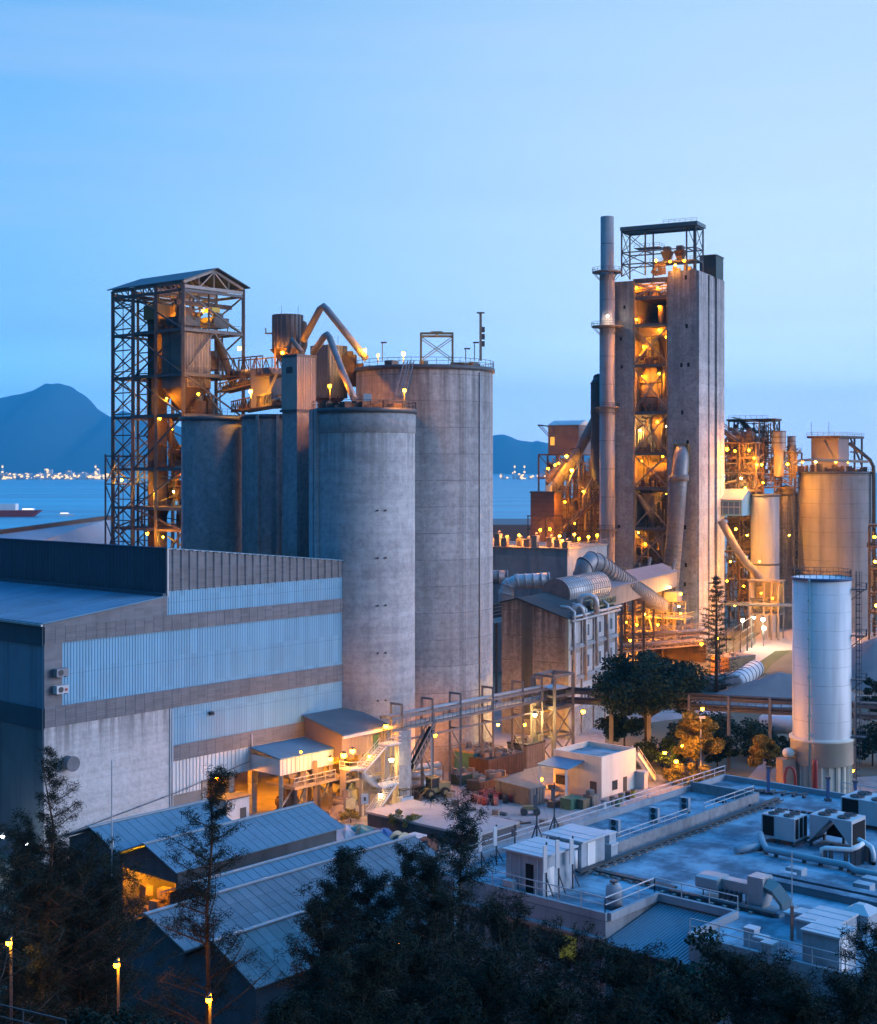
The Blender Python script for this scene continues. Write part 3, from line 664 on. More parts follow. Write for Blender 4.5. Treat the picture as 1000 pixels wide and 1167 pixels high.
for k, (a, b, z, w_, d_, h_, lb) in enumerate(((4, 5, 71.6, 4, 5, 3, 'dark fan housing on the top floor of the steel tower'), (11, 4, 71.6, 3.5, 4, 3.4, 'dark crusher drum near the right column on the steel tower top floor'), (8, 14, 71.6, 4, 5, 5, 'rusty drive unit at the back of the steel tower top floor'),
        (11, 6, 63.2, 4, 5, 4.5, 'rusty screen machine on the steel tower second floor'), (11, 11, 55.5, 4, 6, 5, 'rusty conveyor head in the middle of the steel tower'), (9, 9, 45.4, 5, 6, 5, 'dark feeder machine low in the steel tower'), (9, 12, 37.9, 6, 6, 4.5, 'brown crusher just above the dark stepped roof'))):
    machine(FT, lb, a, b, z, w_, d_, h_, RUST if k > 1 else DGREY, r_)
t = thing('chute', 'rusty slanting chutes running down the middle of the steel tower', 'chute', FT(7, 10, 40), FT.ang)
for p, q, r in (((10, 2, 70), (13, .8, 61), .8), ((9, 11, 70), (4, 12, 56), .9), ((4, 12, 55), (9, 11, 46), .9), ((12, 5, 54), (8, 4, 45), .8), ((9, 13, 45), (4, 13, 33), .9), ((13, 3, 44), (9, 6, 34), .7)):
    mb = MB(); mb.pipe([FT(*p), FT(*q)], r, 8); mb.build('tube', RUST, t)
t = thing('elevator_casing', 'brown bucket elevator casing standing inside the steel tower', 'elevator', FT(4, 12.5, GZ), FT.ang)
mb = MB(); mb.fb(FT, 2.2, 4.4, 10.5, 13.6, GZ, 74); mb.build('casing', RUST, t)
mb = MB(); mb.fb(FT, 1.6, 5, 10, 14.2, 74, 76.8); mb.build('head', pm('yellow_brown_paint', (.28, .19, .08), (.2, .13, .06), .6, .7), t)
t = thing('crane_beam', 'long hoist beam hanging under the steel tower roof', 'crane', FT(7.3, 3, 76.4), FT.ang)
mb = MB(); mb.fb(FT, .5, 14, 2.6, 3.3, 76.2, 77.0); mb.build('girder', RUST, t)
mb = MB(); mb.fb(FT, 8.5, 10.5, 2, 4, 75.3, 76.2); mb.bar(FT(9.5, 3, 75.3), FT(9.5, 3, 73.6), .12); mb.build('hoist', YELLOW, t)
t = thing('access_box', 'small lit lattice platform hanging on the left foot of the steel tower', 'platform', FT(-2, 20, 42), FT.ang)
mb = MB()
for z in (42.0, 47.5):
    mb.fb(FT, -1.2, 5, 18.4, 22.7, z, z+.25)
mb.build('deck', STEEL, t)
mb = MB()
for a in (-1.2, 5):
    for b in (18.4, 22.7): mb.bar(FT(a, b, 20), FT(a, b, 48), .3)
for z0, z1 in ((28, 35), (35, 42), (42.2, 47.5)): mb.bar(FT(-1.2, 18.4, z0), FT(-1.2, 22.7, z1), .18); mb.bar(FT(-1.2, 22.7, z0), FT(-1.2, 18.4, z1), .18)
mb.rail([FT(-1.2, 22.7, 42.2), FT(-1.2, 18.4, 42.2), FT(5, 18.4, 42.2)]); mb.build('lattice', STEEL, t)
t = thing('inner_steelwork', 'dense rusty inner steelwork and pipes packed inside the steel tower', 'steelwork', FT(7, 7, GZ), FT.ang)
r9 = random.Random(8)
for k in range(7):
    z0 = ([20]+zs[1:7])[k] if k else 20; z1 = zs[k+1]; mb = MB()
    for i in range(9):
        a, b = r9.uniform(1, 13.5), r9.uniform(1, 15); mb.bar(FT(a, b, z0), FT(a, b, z1), r9.uniform(.18, .4))
    for i in range(7):
        a, b = r9.uniform(1, 13.5), r9.uniform(1, 15); a2, b2_ = r9.uniform(1, 13.5), r9.uniform(1, 15); mb.bar(FT(a, b, z0+r9.random()*(z1-z0)), FT(a2, b2_, z0+r9.random()*(z1-z0)), r9.uniform(.15, .35))
    mb.build('strut', RUST if k % 2 else STEEL, t); mb = MB()
    for i in range(4):
        a, b = r9.uniform(1, 13.5), r9.uniform(1, 15); mb.fb(FT, a, a+r9.uniform(1, 2.6), b, b+r9.uniform(1, 2.6), z0+.5, z0+r9.uniform(2, 5))
    mb.build('cabinet', DGREY if k % 2 else RUST, t)
# galleries from the steel tower to the silo tops
def gallery(label, p, q, w, h, mat, name='conveyor_gallery', cov=False, fl=True):
    p = Vector(p); q = Vector(q); t = thing(name, label, 'conveyor', p)
    d = (q-p); x = V(-d.y, d.x).normalized()*w/2
    mb = MB(); mb.obox(p-x, d, x*2, UZ*.35); mb.build('deck', RUST, t)
    mb = MB(); n = max(2, round(d.length/h/1.1))
    for k in (-1, 1):
        mb.bar(p+x*k+UZ*h, q+x*k+UZ*h, .22); mb.bar(p+x*k, q+x*k, .3)
        for i in range(n+1): mb.bar(p+d*i/n+x*k, p+d*i/n+x*k+UZ*h, .16)
        for i in range(n): mb.bar(p+d*i/n+x*k+UZ*(h if i % 2 else 0), p+d*(i+1)/n+x*k+UZ*(0 if i % 2 else h), .13)
    mb.build('truss', mat, t)
    mb = MB(); mb.pipe([p+UZ*.9, q+UZ*.9], .45, 8); mb.build('pipe', LAG, t)
    if cov: mb = MB(); mb.obox(p-x*1.2+UZ*(h+.1), d, x*2.4, UZ*.15); mb.build('cover', mat, t)
    return t
gallery('upper conveyor bridge glowing orange between steel tower and ribbed dust collector', FT(13, 2.5, 62.9), P(312, 428, 246), 4, 3.4, RUST)
gallery('lower conveyor bridge on the left silo tops', FT(14.7, 1, 56.2), P(322, 461, 236), 3.4, 2.0, RUST)
gallery('middle pipe bridge between the steel tower and the brown silo house', FT(13, 4, 60.0), P(318, 432, 250), 2.6, 1.6, DUCT)
t = thing('silo_house', 'dusty pink sheeted house standing on the narrow silo top', 'hut', P(309, 465, 250))
mb = MB(); mb.box(P(309, 465, 250), 5.2, 5, 7.0, .85); mb.build('wall', PINK, t)
mb = MB(); mb.bar(P(300, 462, 246), P(316, 425, 246), .5); mb.build('chute', DUCT, t)
def collector(label, c, r, z0, z1, zb, hop=3, square=False, mat=None, rz=.85):
    t = thing('dust_collector', label, 'dust collector', V(c.x, c.y, zb)); mat = mat or pm('dark_ribbed_casing', (.15, .14, .145), (.10, .09, .095), .4, .7, streak=.6)
    mb = MB()
    if square:
        mb.box(V(c.x, c.y, z0), 2*r, 2*r, z1-z0, rz)
        u = V(math.cos(rz), math.sin(rz)); v = V(-math.sin(rz), math.cos(rz))
        for i in range(7):
            for k in (-1, 1): mb.box(V(c.x, c.y, z0)+u*(i-3)*r*.3+v*k*r, .16, .2, z1-z0, rz); mb.box(V(c.x, c.y, z0)+v*(i-3)*r*.3+u*k*r, .2, .16, z1-z0, rz)
    else:
        mb.cyl(V(c.x, c.y, z0), r, z1-z0, 20)
        for i in range(20): a = 2*math.pi*i/20; mb.bar(V(c.x+r*math.cos(a), c.y+r*math.sin(a), z0), V(c.x+r*math.cos(a), c.y+r*math.sin(a), z1), .22)
    mb.build('casing', mat, t)
    mb = MB(); hopper(mb, V(c.x, c.y, z0), 1.7*r, 1.7*r, hop, .7, rz); mb.build('hopper', RUST, t)
    mb = MB()
    for x in (-1, 1):
        for y in (-1, 1): mb.bar(V(c.x+x*r*.75, c.y+y*r*.75, zb), V(c.x+x*r*.75, c.y+y*r*.75, z0+.3), .28)
    for y in (-1, 1): mb.bar(V(c.x-r*.75, c.y+y*r*.75, zb+.5), V(c.x+r*.75, c.y+y*r*.75, z0), .16)
    mb.build('support_frame', RUST, t)
    mb = MB(); mb.box(V(c.x-r-.6, c.y-.3, z1-(z1-z0)*.55), 1.4, 1.6, .12); mb.rail([V(c.x-r-1.2, c.y-1, z1-(z1-z0)*.55), V(c.x-r-1.2, c.y+.5, z1-(z1-z0)*.55)], 1, .06, 1); mb.build('platform', STEEL, t)
    mb = MB()
    for x in (-.4, .7): mb.bar(V(c.x+x*r, c.y, z1), V(c.x+x*r, c.y, z1+1.8), .06)
    mb.build('rod', STEEL, t)
    return t
cc = P(328, 0, 252); collector('round ribbed dark dust collector raised on legs left of the elevator shaft', V(cc.x, 252), 2.7, 66.6, 72.7, 56, 3.2)
mb = MB(); p = P(345, 372, 252); t = thing('side_vessel', 'small rounded vessel attached beside the round ribbed dust collector', 'vessel', p-UZ*5); mb.lathe(p-UZ*6, [(.05, 0), (.9, 2.5), (.9, 6), (.7, 6.8), (.05, 7.1)], 16); mb.build('shell', RUST, t)
mb = MB(); mb.bar(p-UZ*12, p-UZ*5, .3); mb.build('leg', RUST, t)
cc = P(375, 0, 241); collector('square ribbed blue grey dust collector behind the front silo railing', V(cc.x, 241), 2.25, 57.2, 66.2, 54, 2.2, True, pm('blue_grey_casing', (.16, .19, .22), (.10, .12, .14), .4, .7, streak=.6))
def dpipe(label, pts, r, mat=LAG, name='bent_pipe', cat='pipe', n=10, rings=0, loc=None):
    t = thing(name, label, cat, pts[-1]); mb = MB(); mb.pipe(pts, r, n); mb.build('tube', mat, t)
    if rings:
        mb = MB()
        for p, q in zip(pts, pts[1:]):
            d = q-p; m = int(d.length/rings)
            for i in range(m+1): c = p+d*(i/max(1, m)); dd = d.normalized()*.16; mb.pipe([c-dd, c+dd], r*1.07, 20)
        mb.build('ring', mat, t)
    return t
dpipe('taller inverted V shaped dust pipe reaching across to the widest silo', [P(346, 388, 250), P(365, 352, 246), P(369, 349, 245.5), P(373, 353, 245), P(417, 408, 238)], .62)
dpipe('lower inverted V shaped dust pipe dropping onto the front silo', [P(357, 402, 236), P(370, 383, 232), P(373, 381, 231.5), P(376, 385, 231), P(391, 425, 225), P(404, 455, 221)], .55)
dpipe('short bent brown pipe beside the elevator shaft head', [P(328, 402, 240), P(333, 387, 240), P(345, 402, 238)], .45, DUCT)
t = thing('roof_machine', 'rusty machinery row between square dust collector and widest silo', 'machine', P(402, 420, 236)); mb = MB()
for x0, x1, y0, y1 in ((390, 406, 404, 414), (393, 414, 414, 440), (396, 402, 400, 404), (408, 413, 399, 404)):
    a = P(x0, y1, 240); b = P(x1, y0, 240); mb.obox(a, V(b.x-a.x, 0), V(0, 2.5), UZ*(b.z-a.z))
mb.build('housing', RUST, t); mb = MB(); mb.rail([P(386, 409, 238), P(410, 409, 238)], 1, .07, 1); mb.build('railing', STEEL, t)
# things on the front and the widest silo
t = thing('ladder_frame', 'inclined pale ladder pair leaning from the widest silo to the front silo', 'ladder', P(455, 452, 221)); mb = MB()
for dx in (0, 7): mb.ladder(P(453+dx, 451, 221), P(463+dx, 411, 225.5), .6, .5, V(1, 0), .14)
mb.build('rails', LAG, t)
t = thing('yellow_frame', 'square yellow braced steel frame on the widest silo top', 'frame', V(c2.x+2.2, 234, 62)); mb = MB()
x0 = P(480, 0, 233).x; x1 = P(516, 0, 233).x
for x in (x0, x1):
    for y in (231, 236): mb.bar(V(x, y, 62), V(x, y, 67.4), .3)
for y in (231, 236):
    mb.bar(V(x0, y, 67.4), V(x1, y, 67.4), .35); mb.bar(V(x0, y, 63.2), V(x1, y, 66.9), .12); mb.bar(V(x1, y, 63.2), V(x0, y, 66.9), .12)
for x in (x0, x1, (x0+x1)/2): mb.bar(V(x, 231, 67.4), V(x, 236, 67.4), .3)
mb.box(V((x0+x1)/2, 233, 67.5), 2, 1.2, .4); mb.build('bars', YPALE, t)
t = thing('mast', 'tall thin mast with a small top plate on the widest silo edge', 'mast', P(548, 408, 236)); mb = MB(); p = P(548, 411, 236); q = P(548, 357, 236); mb.bar(p, q, .42); mb.build('pole', DUST, t)
mb = MB(); mb.box(q, 1.3, .8, .18); mb.build('plate', STEEL, t); mb = MB()
for k in (.3, .45, .6): mb.box(p.lerp(q, k)+V(.45, 0), .5, .4, .9)
mb.build('aerial', STEEL, t)
for x, y0, lb in ((436, 391, 'slim lamp post left of the yellow frame on the widest silo'), (531, 398, 'short lamp post beside the mast on the widest silo'), (541, 391, 'lamp post standing closest to the mast on the widest silo')):
    p = P(x, 411, 236); q = P(x, y0, 236); t = thing('lamp_post', lb, 'lamp', p); mb = MB(); mb.bar(p, q, .14); mb.build('pole', STEEL, t); mb = MB(); mb.box(q+V(.25, 0), 1.0, .5, .22); mb.build('head', DGREY, t)
t = thing('silo_top_gear', 'low dark hatches and pipes lying on the widest silo roof', 'machine', V(c2.x, 236, 62)); mb = MB(); r_ = random.Random(5)
for i in range(14): a = r_.uniform(0, 6.28); rr = r_.uniform(2, 9.5); mb.box(V(c2.x+rr*math.cos(a), 238+rr*math.sin(a), 61.9), r_.uniform(.8, 2), r_.uniform(.8, 1.6), r_.uniform(.5, 1.4), r_.uniform(0, 1))
mb.build('hatch', STEEL, t)
t = thing('silo_top_gear', 'rusty valves and boxes behind the front silo railing', 'machine', V(c1.x, 220, 54.4)); mb = MB()
for i in range(18): a = r_.uniform(3.3, 6.1); rr = r_.uniform(3, 7.2); mb.box(V(c1.x+rr*math.cos(a), 220+rr*math.sin(a), 54.3), r_.uniform(.5, 1.6), r_.uniform(.5, 1.4), r_.uniform(.5, 1.3), r_.uniform(0, 1))
mb.build('valve_box', RUST, t); mb = MB(); mb.box(P(419, 457, 213), 1.2, .4, 1.1); mb.build('panel', LGREY, t)
for x, y, Y, lb, fl, r, po in ((416, 399, 237, 'lamp at the foot of the tall V pipe on the widest silo', 1200, .3, 2), (431, 405, 236, 'lower of three lamps on the left edge of the widest silo', 900, .26, 1.2), (460, 403, 234, 'lamp above the inclined ladders on the widest silo', 1500, .34, 1.6),
        (376, 440, 222, 'orange lamp on a pole in front of the square dust collector', 1800, .34, 2.6), (461, 445, 214.5, 'orange lamp on a pole at the right end of the front silo railing', 1500, .3, 2.8),
        (322, 402, 248, 'yellow lamp under the round ribbed dust collector', 1900, .32, 0), (273, 397, 259, 'bright lamp on the right column of the steel tower', 3200, .36, 0), (286, 446, 243, 'lamp on the lower conveyor bridge above the left silo', 2600, .36, 1.5),
        (226, 449, 258, 'lamp in front of the brown filter column in the steel tower', 1800, .28, 0), (190, 454, 266, 'small lamp on the left side of the steel tower', 900, .24, 0), (182, 477, 268, 'lamp hanging under the steel tower third floor', 1200, .26, 0),
        (168, 608, 264, 'lowest lamp of the steel tower just over the dark roof', 1500, .3, 0), (186, 612, 268, 'dim lamp beside the lowest steel tower lamp', 500, .2, 0), (139, 547, 276, 'lamp inside the lattice platform at the steel tower foot', 3600, .3, 0), (176, 561, 270, 'yellow lamp by the slanting chutes of the steel tower', 2200, .3, 0), (198, 560, 263, 'small lamp left of the shaded left silo', 700, .22, 0)):
    lamp(P(x, y, Y), lb, fl*1.9, r*.85, po)
for k, (a, b, z, fl) in enumerate(((5, 11, 75.5, 2600), (8, 4, 75.6, 900), (8, 13, 60.5, 1600), (10, 9, 43, 1300), (9, 15, 53, 1200), (6, 9, 69.5, 900))):
    lamp(FT(a, b, z), ('yellow lamp by the elevator head under the steel tower roof', 'dim lamp on the hoist beam of the steel tower', 'lamp deep inside the second floor of the steel tower', 'lamp over the feeder machine low in the steel tower', 'lamp under the third floor at the back of the steel tower', 'lamp beside the square bin in the steel tower')[k], fl*3.2, .22)

# ------------------------------------------------------------------ preheater tower: floors, cyclones, stack, ducts
fy = [642, 600, 555, 516, 470, 417, 372, 341]
FZ = [H-(y-HY)/F*414 for y in fy]
TI = Fr(TW.o, TW.ang)
for k, z in enumerate(FZ):
    mb = MB(); mb.fb(TW, .6, 23.3, b1+.05, b2-.05, z-.3, z); mb.build('floor', RUST, pt)
    mb = MB(); mb.bar(TW(.3, b1, z-.35), TW(.3, b2, z-.35), .45, .9); mb.build('edge_beam', STEEL, pt)
    mb = MB(); mb.rail([TW(.35, b1+.2, z), TW(.35, b2-.2, z)], 1.1, .09, 1.6); mb.build('railing', RUST, pt)
mb = MB()
lv = [4]+FZ+[100]
for k in range(len(lv)-1):
    z0, z1 = lv[k], lv[k+1]; bm = (b1+b2)/2
    if k == 7: continue
    if k % 2: mb.bar(TW(.2, b1, z0), TW(.2, bm, (z0+z1)/2), .35); mb.bar(TW(.2, b2, z0), TW(.2, bm, (z0+z1)/2), .35); mb.bar(TW(.2, b1, z1-.8), TW(.2, bm, (z0+z1)/2), .35); mb.bar(TW(.2, b2, z1-.8), TW(.2, bm, (z0+z1)/2), .35)
    else: mb.bar(TW(.2, b1, z0), TW(.2, b2, z1-.8), .35); mb.bar(TW(.2, b2, z0), TW(.2, b1, z1-.8), .35)
mb.build('bracing', DUST, pt)
for b in (b1+.25, b2-.25):
    mb = MB(); mb.bar(TW(.15, b, GZ), TW(.15, b, 100.5), .5); mb.build('column', DUST, pt)
mb = MB(); mb.bar(TW(.2, b1, 99.8), TW(.2, b2, 99.8), .5, 1.4); mb.build('edge_beam', STEEL, pt)
r_ = random.Random(21)
bm = (b1+b2)/2
names = ['lowest', 'second', 'third', 'fourth', 'fifth', 'sixth', 'seventh', 'top']
LV = FZ+[100.0]
WB_ = b2-b1
def tin(label, name, cat, k, parts):
    t = thing(name, label, cat, TW(2, bm, FZ[k]), TW.ang)
    for nm, m, fn in parts: mb = MB(); fn(mb, FZ[k], LV[k+1]-FZ[k]); mb.build(nm, m, t)
def sp_(mb, s0, u0, s1, u1, r, z, h, a=3.0): mb.pipe([TW(a, b1+WB_*s0, z+h*u0), TW(a+.5, b1+WB_*s1, z+h*u1)], r, 12)
def arc(mb, s, u, rad, a0, a1, r, z, h, a=2.6): mb.pipe([TW(a, b1+WB_*s+rad*math.cos(R(a0+(a1-a0)*i/10)), z+h*u+rad*math.sin(R(a0+(a1-a0)*i/10))) for i in range(11)], r, 10)
OCH = pm('ochre_paint', (.32, .24, .12), (.2, .15, .08), .5, .8)
tin('thick brown duct slanting across the lowest lit tower floor', 'slanting_duct', 'duct', 0, [('tube', DUCT, lambda mb, z, h: (sp_(mb, .45, 1.0, .08, .05, 1.3, z, h), sp_(mb, .3, 1, .3, .7, 1.0, z, h)))])
tin('ochre racks and boxes at the left of the lowest lit tower floor', 'rack', 'rack', 0, [('shelf', OCH, lambda mb, z, h: [mb.fb(TW, 1.2, 3.4, b1+WB_*.62, b1+WB_*.98, z+h*q, z+h*q+.3) for q in (.2, .45, .7)]), ('upright', OCH, lambda mb, z, h: [mb.bar(TW(1.4, b1+WB_*q, z), TW(1.4, b1+WB_*q, z+h*.9), .4) for q in (.62, .8, .97)])])
tin('dark bin and slanting chute on the second tower floor', 'bin', 'bin', 1, [('cone', DUCT, lambda mb, z, h: hopper(mb, TW(5, b1+WB_*.6, z+h*.85), 5, 5, h*.6, 1, TW.ang)), ('chute', DUCT, lambda mb, z, h: sp_(mb, .95, .8, .5, .1, .8, z, h))])
tin('big lit horizontal tank on the third tower floor', 'process_tank', 'tank', 2, [('shell', OCH, lambda mb, z, h: mb.pipe([TW(4, b1+.8, z+h*.45), TW(4, b1+WB_*.62, z+h*.45)], 2.6, 20)), ('band', DUCT, lambda mb, z, h: [mb.pipe([TW(4, b1+q, z+h*.45), TW(4, b1+q+.3, z+h*.45)], 2.75, 20) for q in (1.6, 4.2)]), ('leg', STEEL, lambda mb, z, h: [mb.bar(TW(3, b1+q, z), TW(3, b1+q, z+h*.3), .4) for q in (1.5, 5)])])
tin('cyclone with a dusty cone on the fourth tower floor', 'cyclone', 'cyclone', 3, [('shell', DUST, lambda mb, z, h: mb.lathe(TW(4.5, b1+WB_*.42, z+.3), [(.5, 0), (.6, h*.1), (2.2, h*.5), (2.2, h*.82), (.8, h*.95)], 18)), ('downpipe', RUST, lambda mb, z, h: arc(mb, .75, .5, 1.8, -60, 120, .6, z, h))])
tin('pile of pipes and small drums on the left of the fourth tower floor', 'pipes', 'pipes', 3, [('tube', OCH, lambda mb, z, h: [sp_(mb, .7+q*.07, .05, .66+q*.08, .75-q*.1, .28, z, h, 1.6) for q in range(4)]), ('drum', RUST, lambda mb, z, h: [mb.cyl(TW(1.8, b1+WB_*(.6+.12*q), z), .6, 1.6, 12) for q in range(3)])])
tin('huge dark vessel filling the left of the fifth tower floor', 'vessel', 'vessel', 4, [('shell', DUCT, lambda mb, z, h: mb.lathe(TW(5, b1+WB_*.66, z), [(1.2, 0), (3.0, h*.2), (3.0, h*.75), (1.6, h*.95)], 24)), ('band', RUST, lambda mb, z, h: [mb.lathe(TW(5, b1+WB_*.66, z+h*q), [(3.02, 0), (3.2, .1), (3.2, .4), (3.02, .5)], 24) for q in (.3, .6)])])
tin('ochre pipe stack at the right of the fifth tower floor', 'pipes', 'pipes', 4, [('tube', OCH, lambda mb, z, h: (sp_(mb, .18, .0, .18, .95, .5, z, h, 2), sp_(mb, .32, .0, .3, .6, .35, z, h, 1.8))), ('box', DUST, lambda mb, z, h: mb.fb(TW, 1.5, 3, b1+.6, b1+3, z, z+h*.28))])
tin('bright curved U shaped gas ducts on the sixth tower floor', 'gas_duct', 'duct', 5, [('left_bend', OCH, lambda mb, z, h: arc(mb, .98, .42, 2.6, 100, 260, .75, z, h)), ('right_bend', OCH, lambda mb, z, h: arc(mb, .45, .75, 4.2, -85, 5, .85, z, h)), ('cross_duct', RUST, lambda mb, z, h: sp_(mb, .9, .18, .4, .16, .6, z, h)), ('top_box', OCH, lambda mb, z, h: mb.fb(TW, 2, 5, b1+1, b2-1, z+h*.72, z+h*.92))])
tin('two small ochre cyclones standing on the dim seventh tower floor', 'cyclone', 'cyclone', 6, [('shell', OCH, lambda mb, z, h: [mb.lathe(TW(3, b1+WB_*q, z), [(.4, 0), (.9, h*.3), (.9, h*.6), (.4, h*.7)], 14) for q in (.3,)]), ('downpipe', RUST, lambda mb, z, h: [mb.lathe(TW(3, b1+WB_*q, z), [(.5, 0), (.9, h*.15), (.9, h*.3), (.4, h*.4)], 14) for q in (.88,)])])
tin('crossing ochre beams and boxes under the tower roof', 'machine', 'machine', 7, [('beam', OCH, lambda mb, z, h: [mb.bar(TW(2+q, b1, z+h*.4+q), TW(2+q, b2, z+h*.4+q), .5) for q in range(3)]), ('housing', OCH, lambda mb, z, h: [mb.fb(TW, 2, 4, b1+WB_*q, b1+WB_*q+1.6, z, z+h*(.3+.2*(q > .3))) for q in (.08, .35, .7)])])
for k, z in enumerate(FZ):
    h = LV[k+1]-z
    if k == 6: continue
    t = thing('equipment_skid', 'cluttered pipes and boxes along the %s floor edge of the preheater tower' % names[k], 'machine', TW(2, bm, z), TW.ang)
    mb = MB()
    for i in range(7):
        b = b1+.8+(WB_-1.6)*r_.random(); a = r_.uniform(.9, 6); s = r_.uniform(.4, 1.1); mb.fb(TW, a, a+s, b, b+s, z, z+r_.uniform(.6, 2.4))
    mb.build('box', RUST, t); mb = MB()
    for i in range(8):
        b = b1+.4+(WB_-.8)*r_.random(); zt = z+h*r_.uniform(.4, .95); mb.pipe([TW(1+i*.6, b, z), TW(1+i*.6, b, zt), TW(1+i*.6, b+r_.uniform(-3, 3), zt)], r_.uniform(.08, .22), 6)
    mb.build('pipe', DUCT, t); mb = MB()
    bs = b1+WB_*r_.uniform(.2, .5); mb.stair(TW(7, bs, z), TW(7, bs+3.5, z+h), .9, TW.u); mb.build('stair', RUST, t)
pl = [(0, .7, .55, 2600), (0, .9, .85, 1600), (1, .08, .85, 700), (2, .8, .75, 2600), (2, .2, .88, 3200), (3, .35, .75, 3000), (3, .85, .55, 2600), (4, .3, .8, 2600), (4, .8, .75, 2400), (5, .75, .45, 3200), (5, .3, .85, 2000), (6, .3, .62, 900), (6, .95, .2, 500), (7, .35, .55, 1700), (7, .95, .6, 1300)]
for i, (k, s, u, fl) in enumerate(pl):
    z0 = FZ[k]; z1 = (FZ+[100])[k+1]
    lamp(TW(1.3, b1+(b2-b1)*s, z0+(z1-z0)*u), '%s lamp on the %s open floor of the preheater tower' % (('yellow', 'orange', 'small', 'bright')[sum(1 for q in pl[:i] if q[0] == k)], names[k]), fl*3.6, .26)
lamp(TW(14, bm, FZ[5]+9), 'lamp deep at the back of the sixth preheater floor', 5000, .3); lamp(TW(14, bm, FZ[2]+6), 'lamp deep at the back of the third preheater floor', 4000, .3); lamp(TW(14, bm, FZ[3]+8), 'lamp deep at the back of the fourth preheater floor', 3500, .3)
# stack
sc_ = TW(-2.9, W3(695)-.4, GZ)
t = thing('chimney_stack', 'tall round grey chimney stack against the left tower wall', 'chimney', sc_)
mb = MB(); zt = H+288/F*sc_.y; zm = H+222/F*sc_.y
mb.lathe(V(sc_.x, sc_.y, 0), [(2.25, GZ), (2.25, zm), (1.95, zm+.1), (1.95, zt), (1.7, zt), (1.7, zt-4)], 28); mb.build('shaft', pm('stack_concrete', (.36, .35, .36), (.26, .25, .26), .12, .85, streak=.6, zl=(8.2, .2, .9), blotch=((.2, .14, .12), .2, .55, .6)), t)
for y, w_ in ((311, 4.4), (373, 4.6), (465, 3.6), (604, 3.0)):
    z = H-(y-HY)/F*sc_.y; mb = MB(); mb.lathe(V(sc_.x, sc_.y, z), [(2.3, 0), (w_, .0), (w_, .35), (2.3, .35)], 20)
    for i in range(8): a = i*math.pi/4; mb.bar(sc_+V(math.cos(a)*2.2, math.sin(a)*2.2, z-2.2-GZ), sc_+V(math.cos(a)*w_*.95, math.sin(a)*w_*.95, z-GZ), .14)
    mb.build('platform', DUCT, t); mb = MB(); mb.rail([V(sc_.x+w_*math.cos(i*math.pi/8), sc_.y+w_*math.sin(i*math.pi/8), z+.35) for i in range(17)], 1.1, .08, 2); mb.build('railing', STEEL, t)
mb = MB(); mb.ladder(sc_+V(-.5, -2.4, 20), sc_+V(-.5, -2.4, zm-GZ), .5, .6, V(1, 0), .08); mb.build('ladder', DUCT, t)
lamp(sc_+V(-.4, -4.4, H-(362-HY)/F*sc_.y-GZ), 'white lamp on the second platform of the chimney stack', 900, .3, col=(1, .75, .5))
dpipe('dark curved riser duct hugging the left side of the chimney stack', [P(688, 434, 424), P(683, 432, 423), P(680, 437, 422), P(680, 470, 422), P(680, 535, 422), P(683, 546, 420), P(692, 556, 418)], 1.75, DGREY, 'riser_duct', 'duct', 12, 6)
dpipe('brown slanting duct running down left from the riser duct', [P(679, 478, 424), P(655, 523, 428), P(632, 556, 432), P(618, 575, 434), P(612, 596, 434)], 1.5, DUCT, 'slanting_duct', 'duct', 12, 5)
# round down duct on the front of the right wall
t = thing('cooler_duct', 'ringed round duct leaving a lit wall opening and running down the tower front', 'duct', P(764, 670, 396))
pts = [P(777, 506, 404), P(777, 514, 401.5), P(776.5, 524, 400), P(774.5, 545, 399), P(764, 672, 396)]
mb = MB(); mb.pipe(pts, [1.3, 2.0, 2.3, 2.35, 2.35], 18); mb.build('tube', LAG, t)
mb = MB()
for i in range(26): c = pts[3].lerp(pts[4], i/25); d = (pts[4]-pts[3]).normalized()*.12; mb.pipe([c-d, c+d], 2.45, 20)
mb.build('ring', LAG, t)
mb = MB(); z = H-(549-HY)/F*399; mb.pipe([pts[3]-UZ*.8, pts[3]+UZ*1.0], 2.75, 20); mb.build('flange', DUCT, t)
mb = MB(); bb = W3(778); z0 = H-(538-HY)/F*405; z1 = H-(508-HY)/F*405
mb.fb(TW, -1.2, 0, bb-2.2, bb-1.8, z0, z1); mb.fb(TW, -1.2, 0, bb+1.8, bb+2.2, z0, z1); mb.fb(TW, -1.4, 0, bb-2.2, bb+2.2, z1, z1+.5); mb.build('opening_frame', pm('ochre_steel', (.35, .22, .08), (.25, .15, .05), .8, .7), t)
mb = MB(); mb.fb(TW, -.1, .02, bb-1.8, bb+1.8, z0, z1); mb.build('opening', BLACK, t)
lamp(P(783.5, 524, 401), 'orange lamp in the wall opening of the ringed tower duct', 1800, .25)
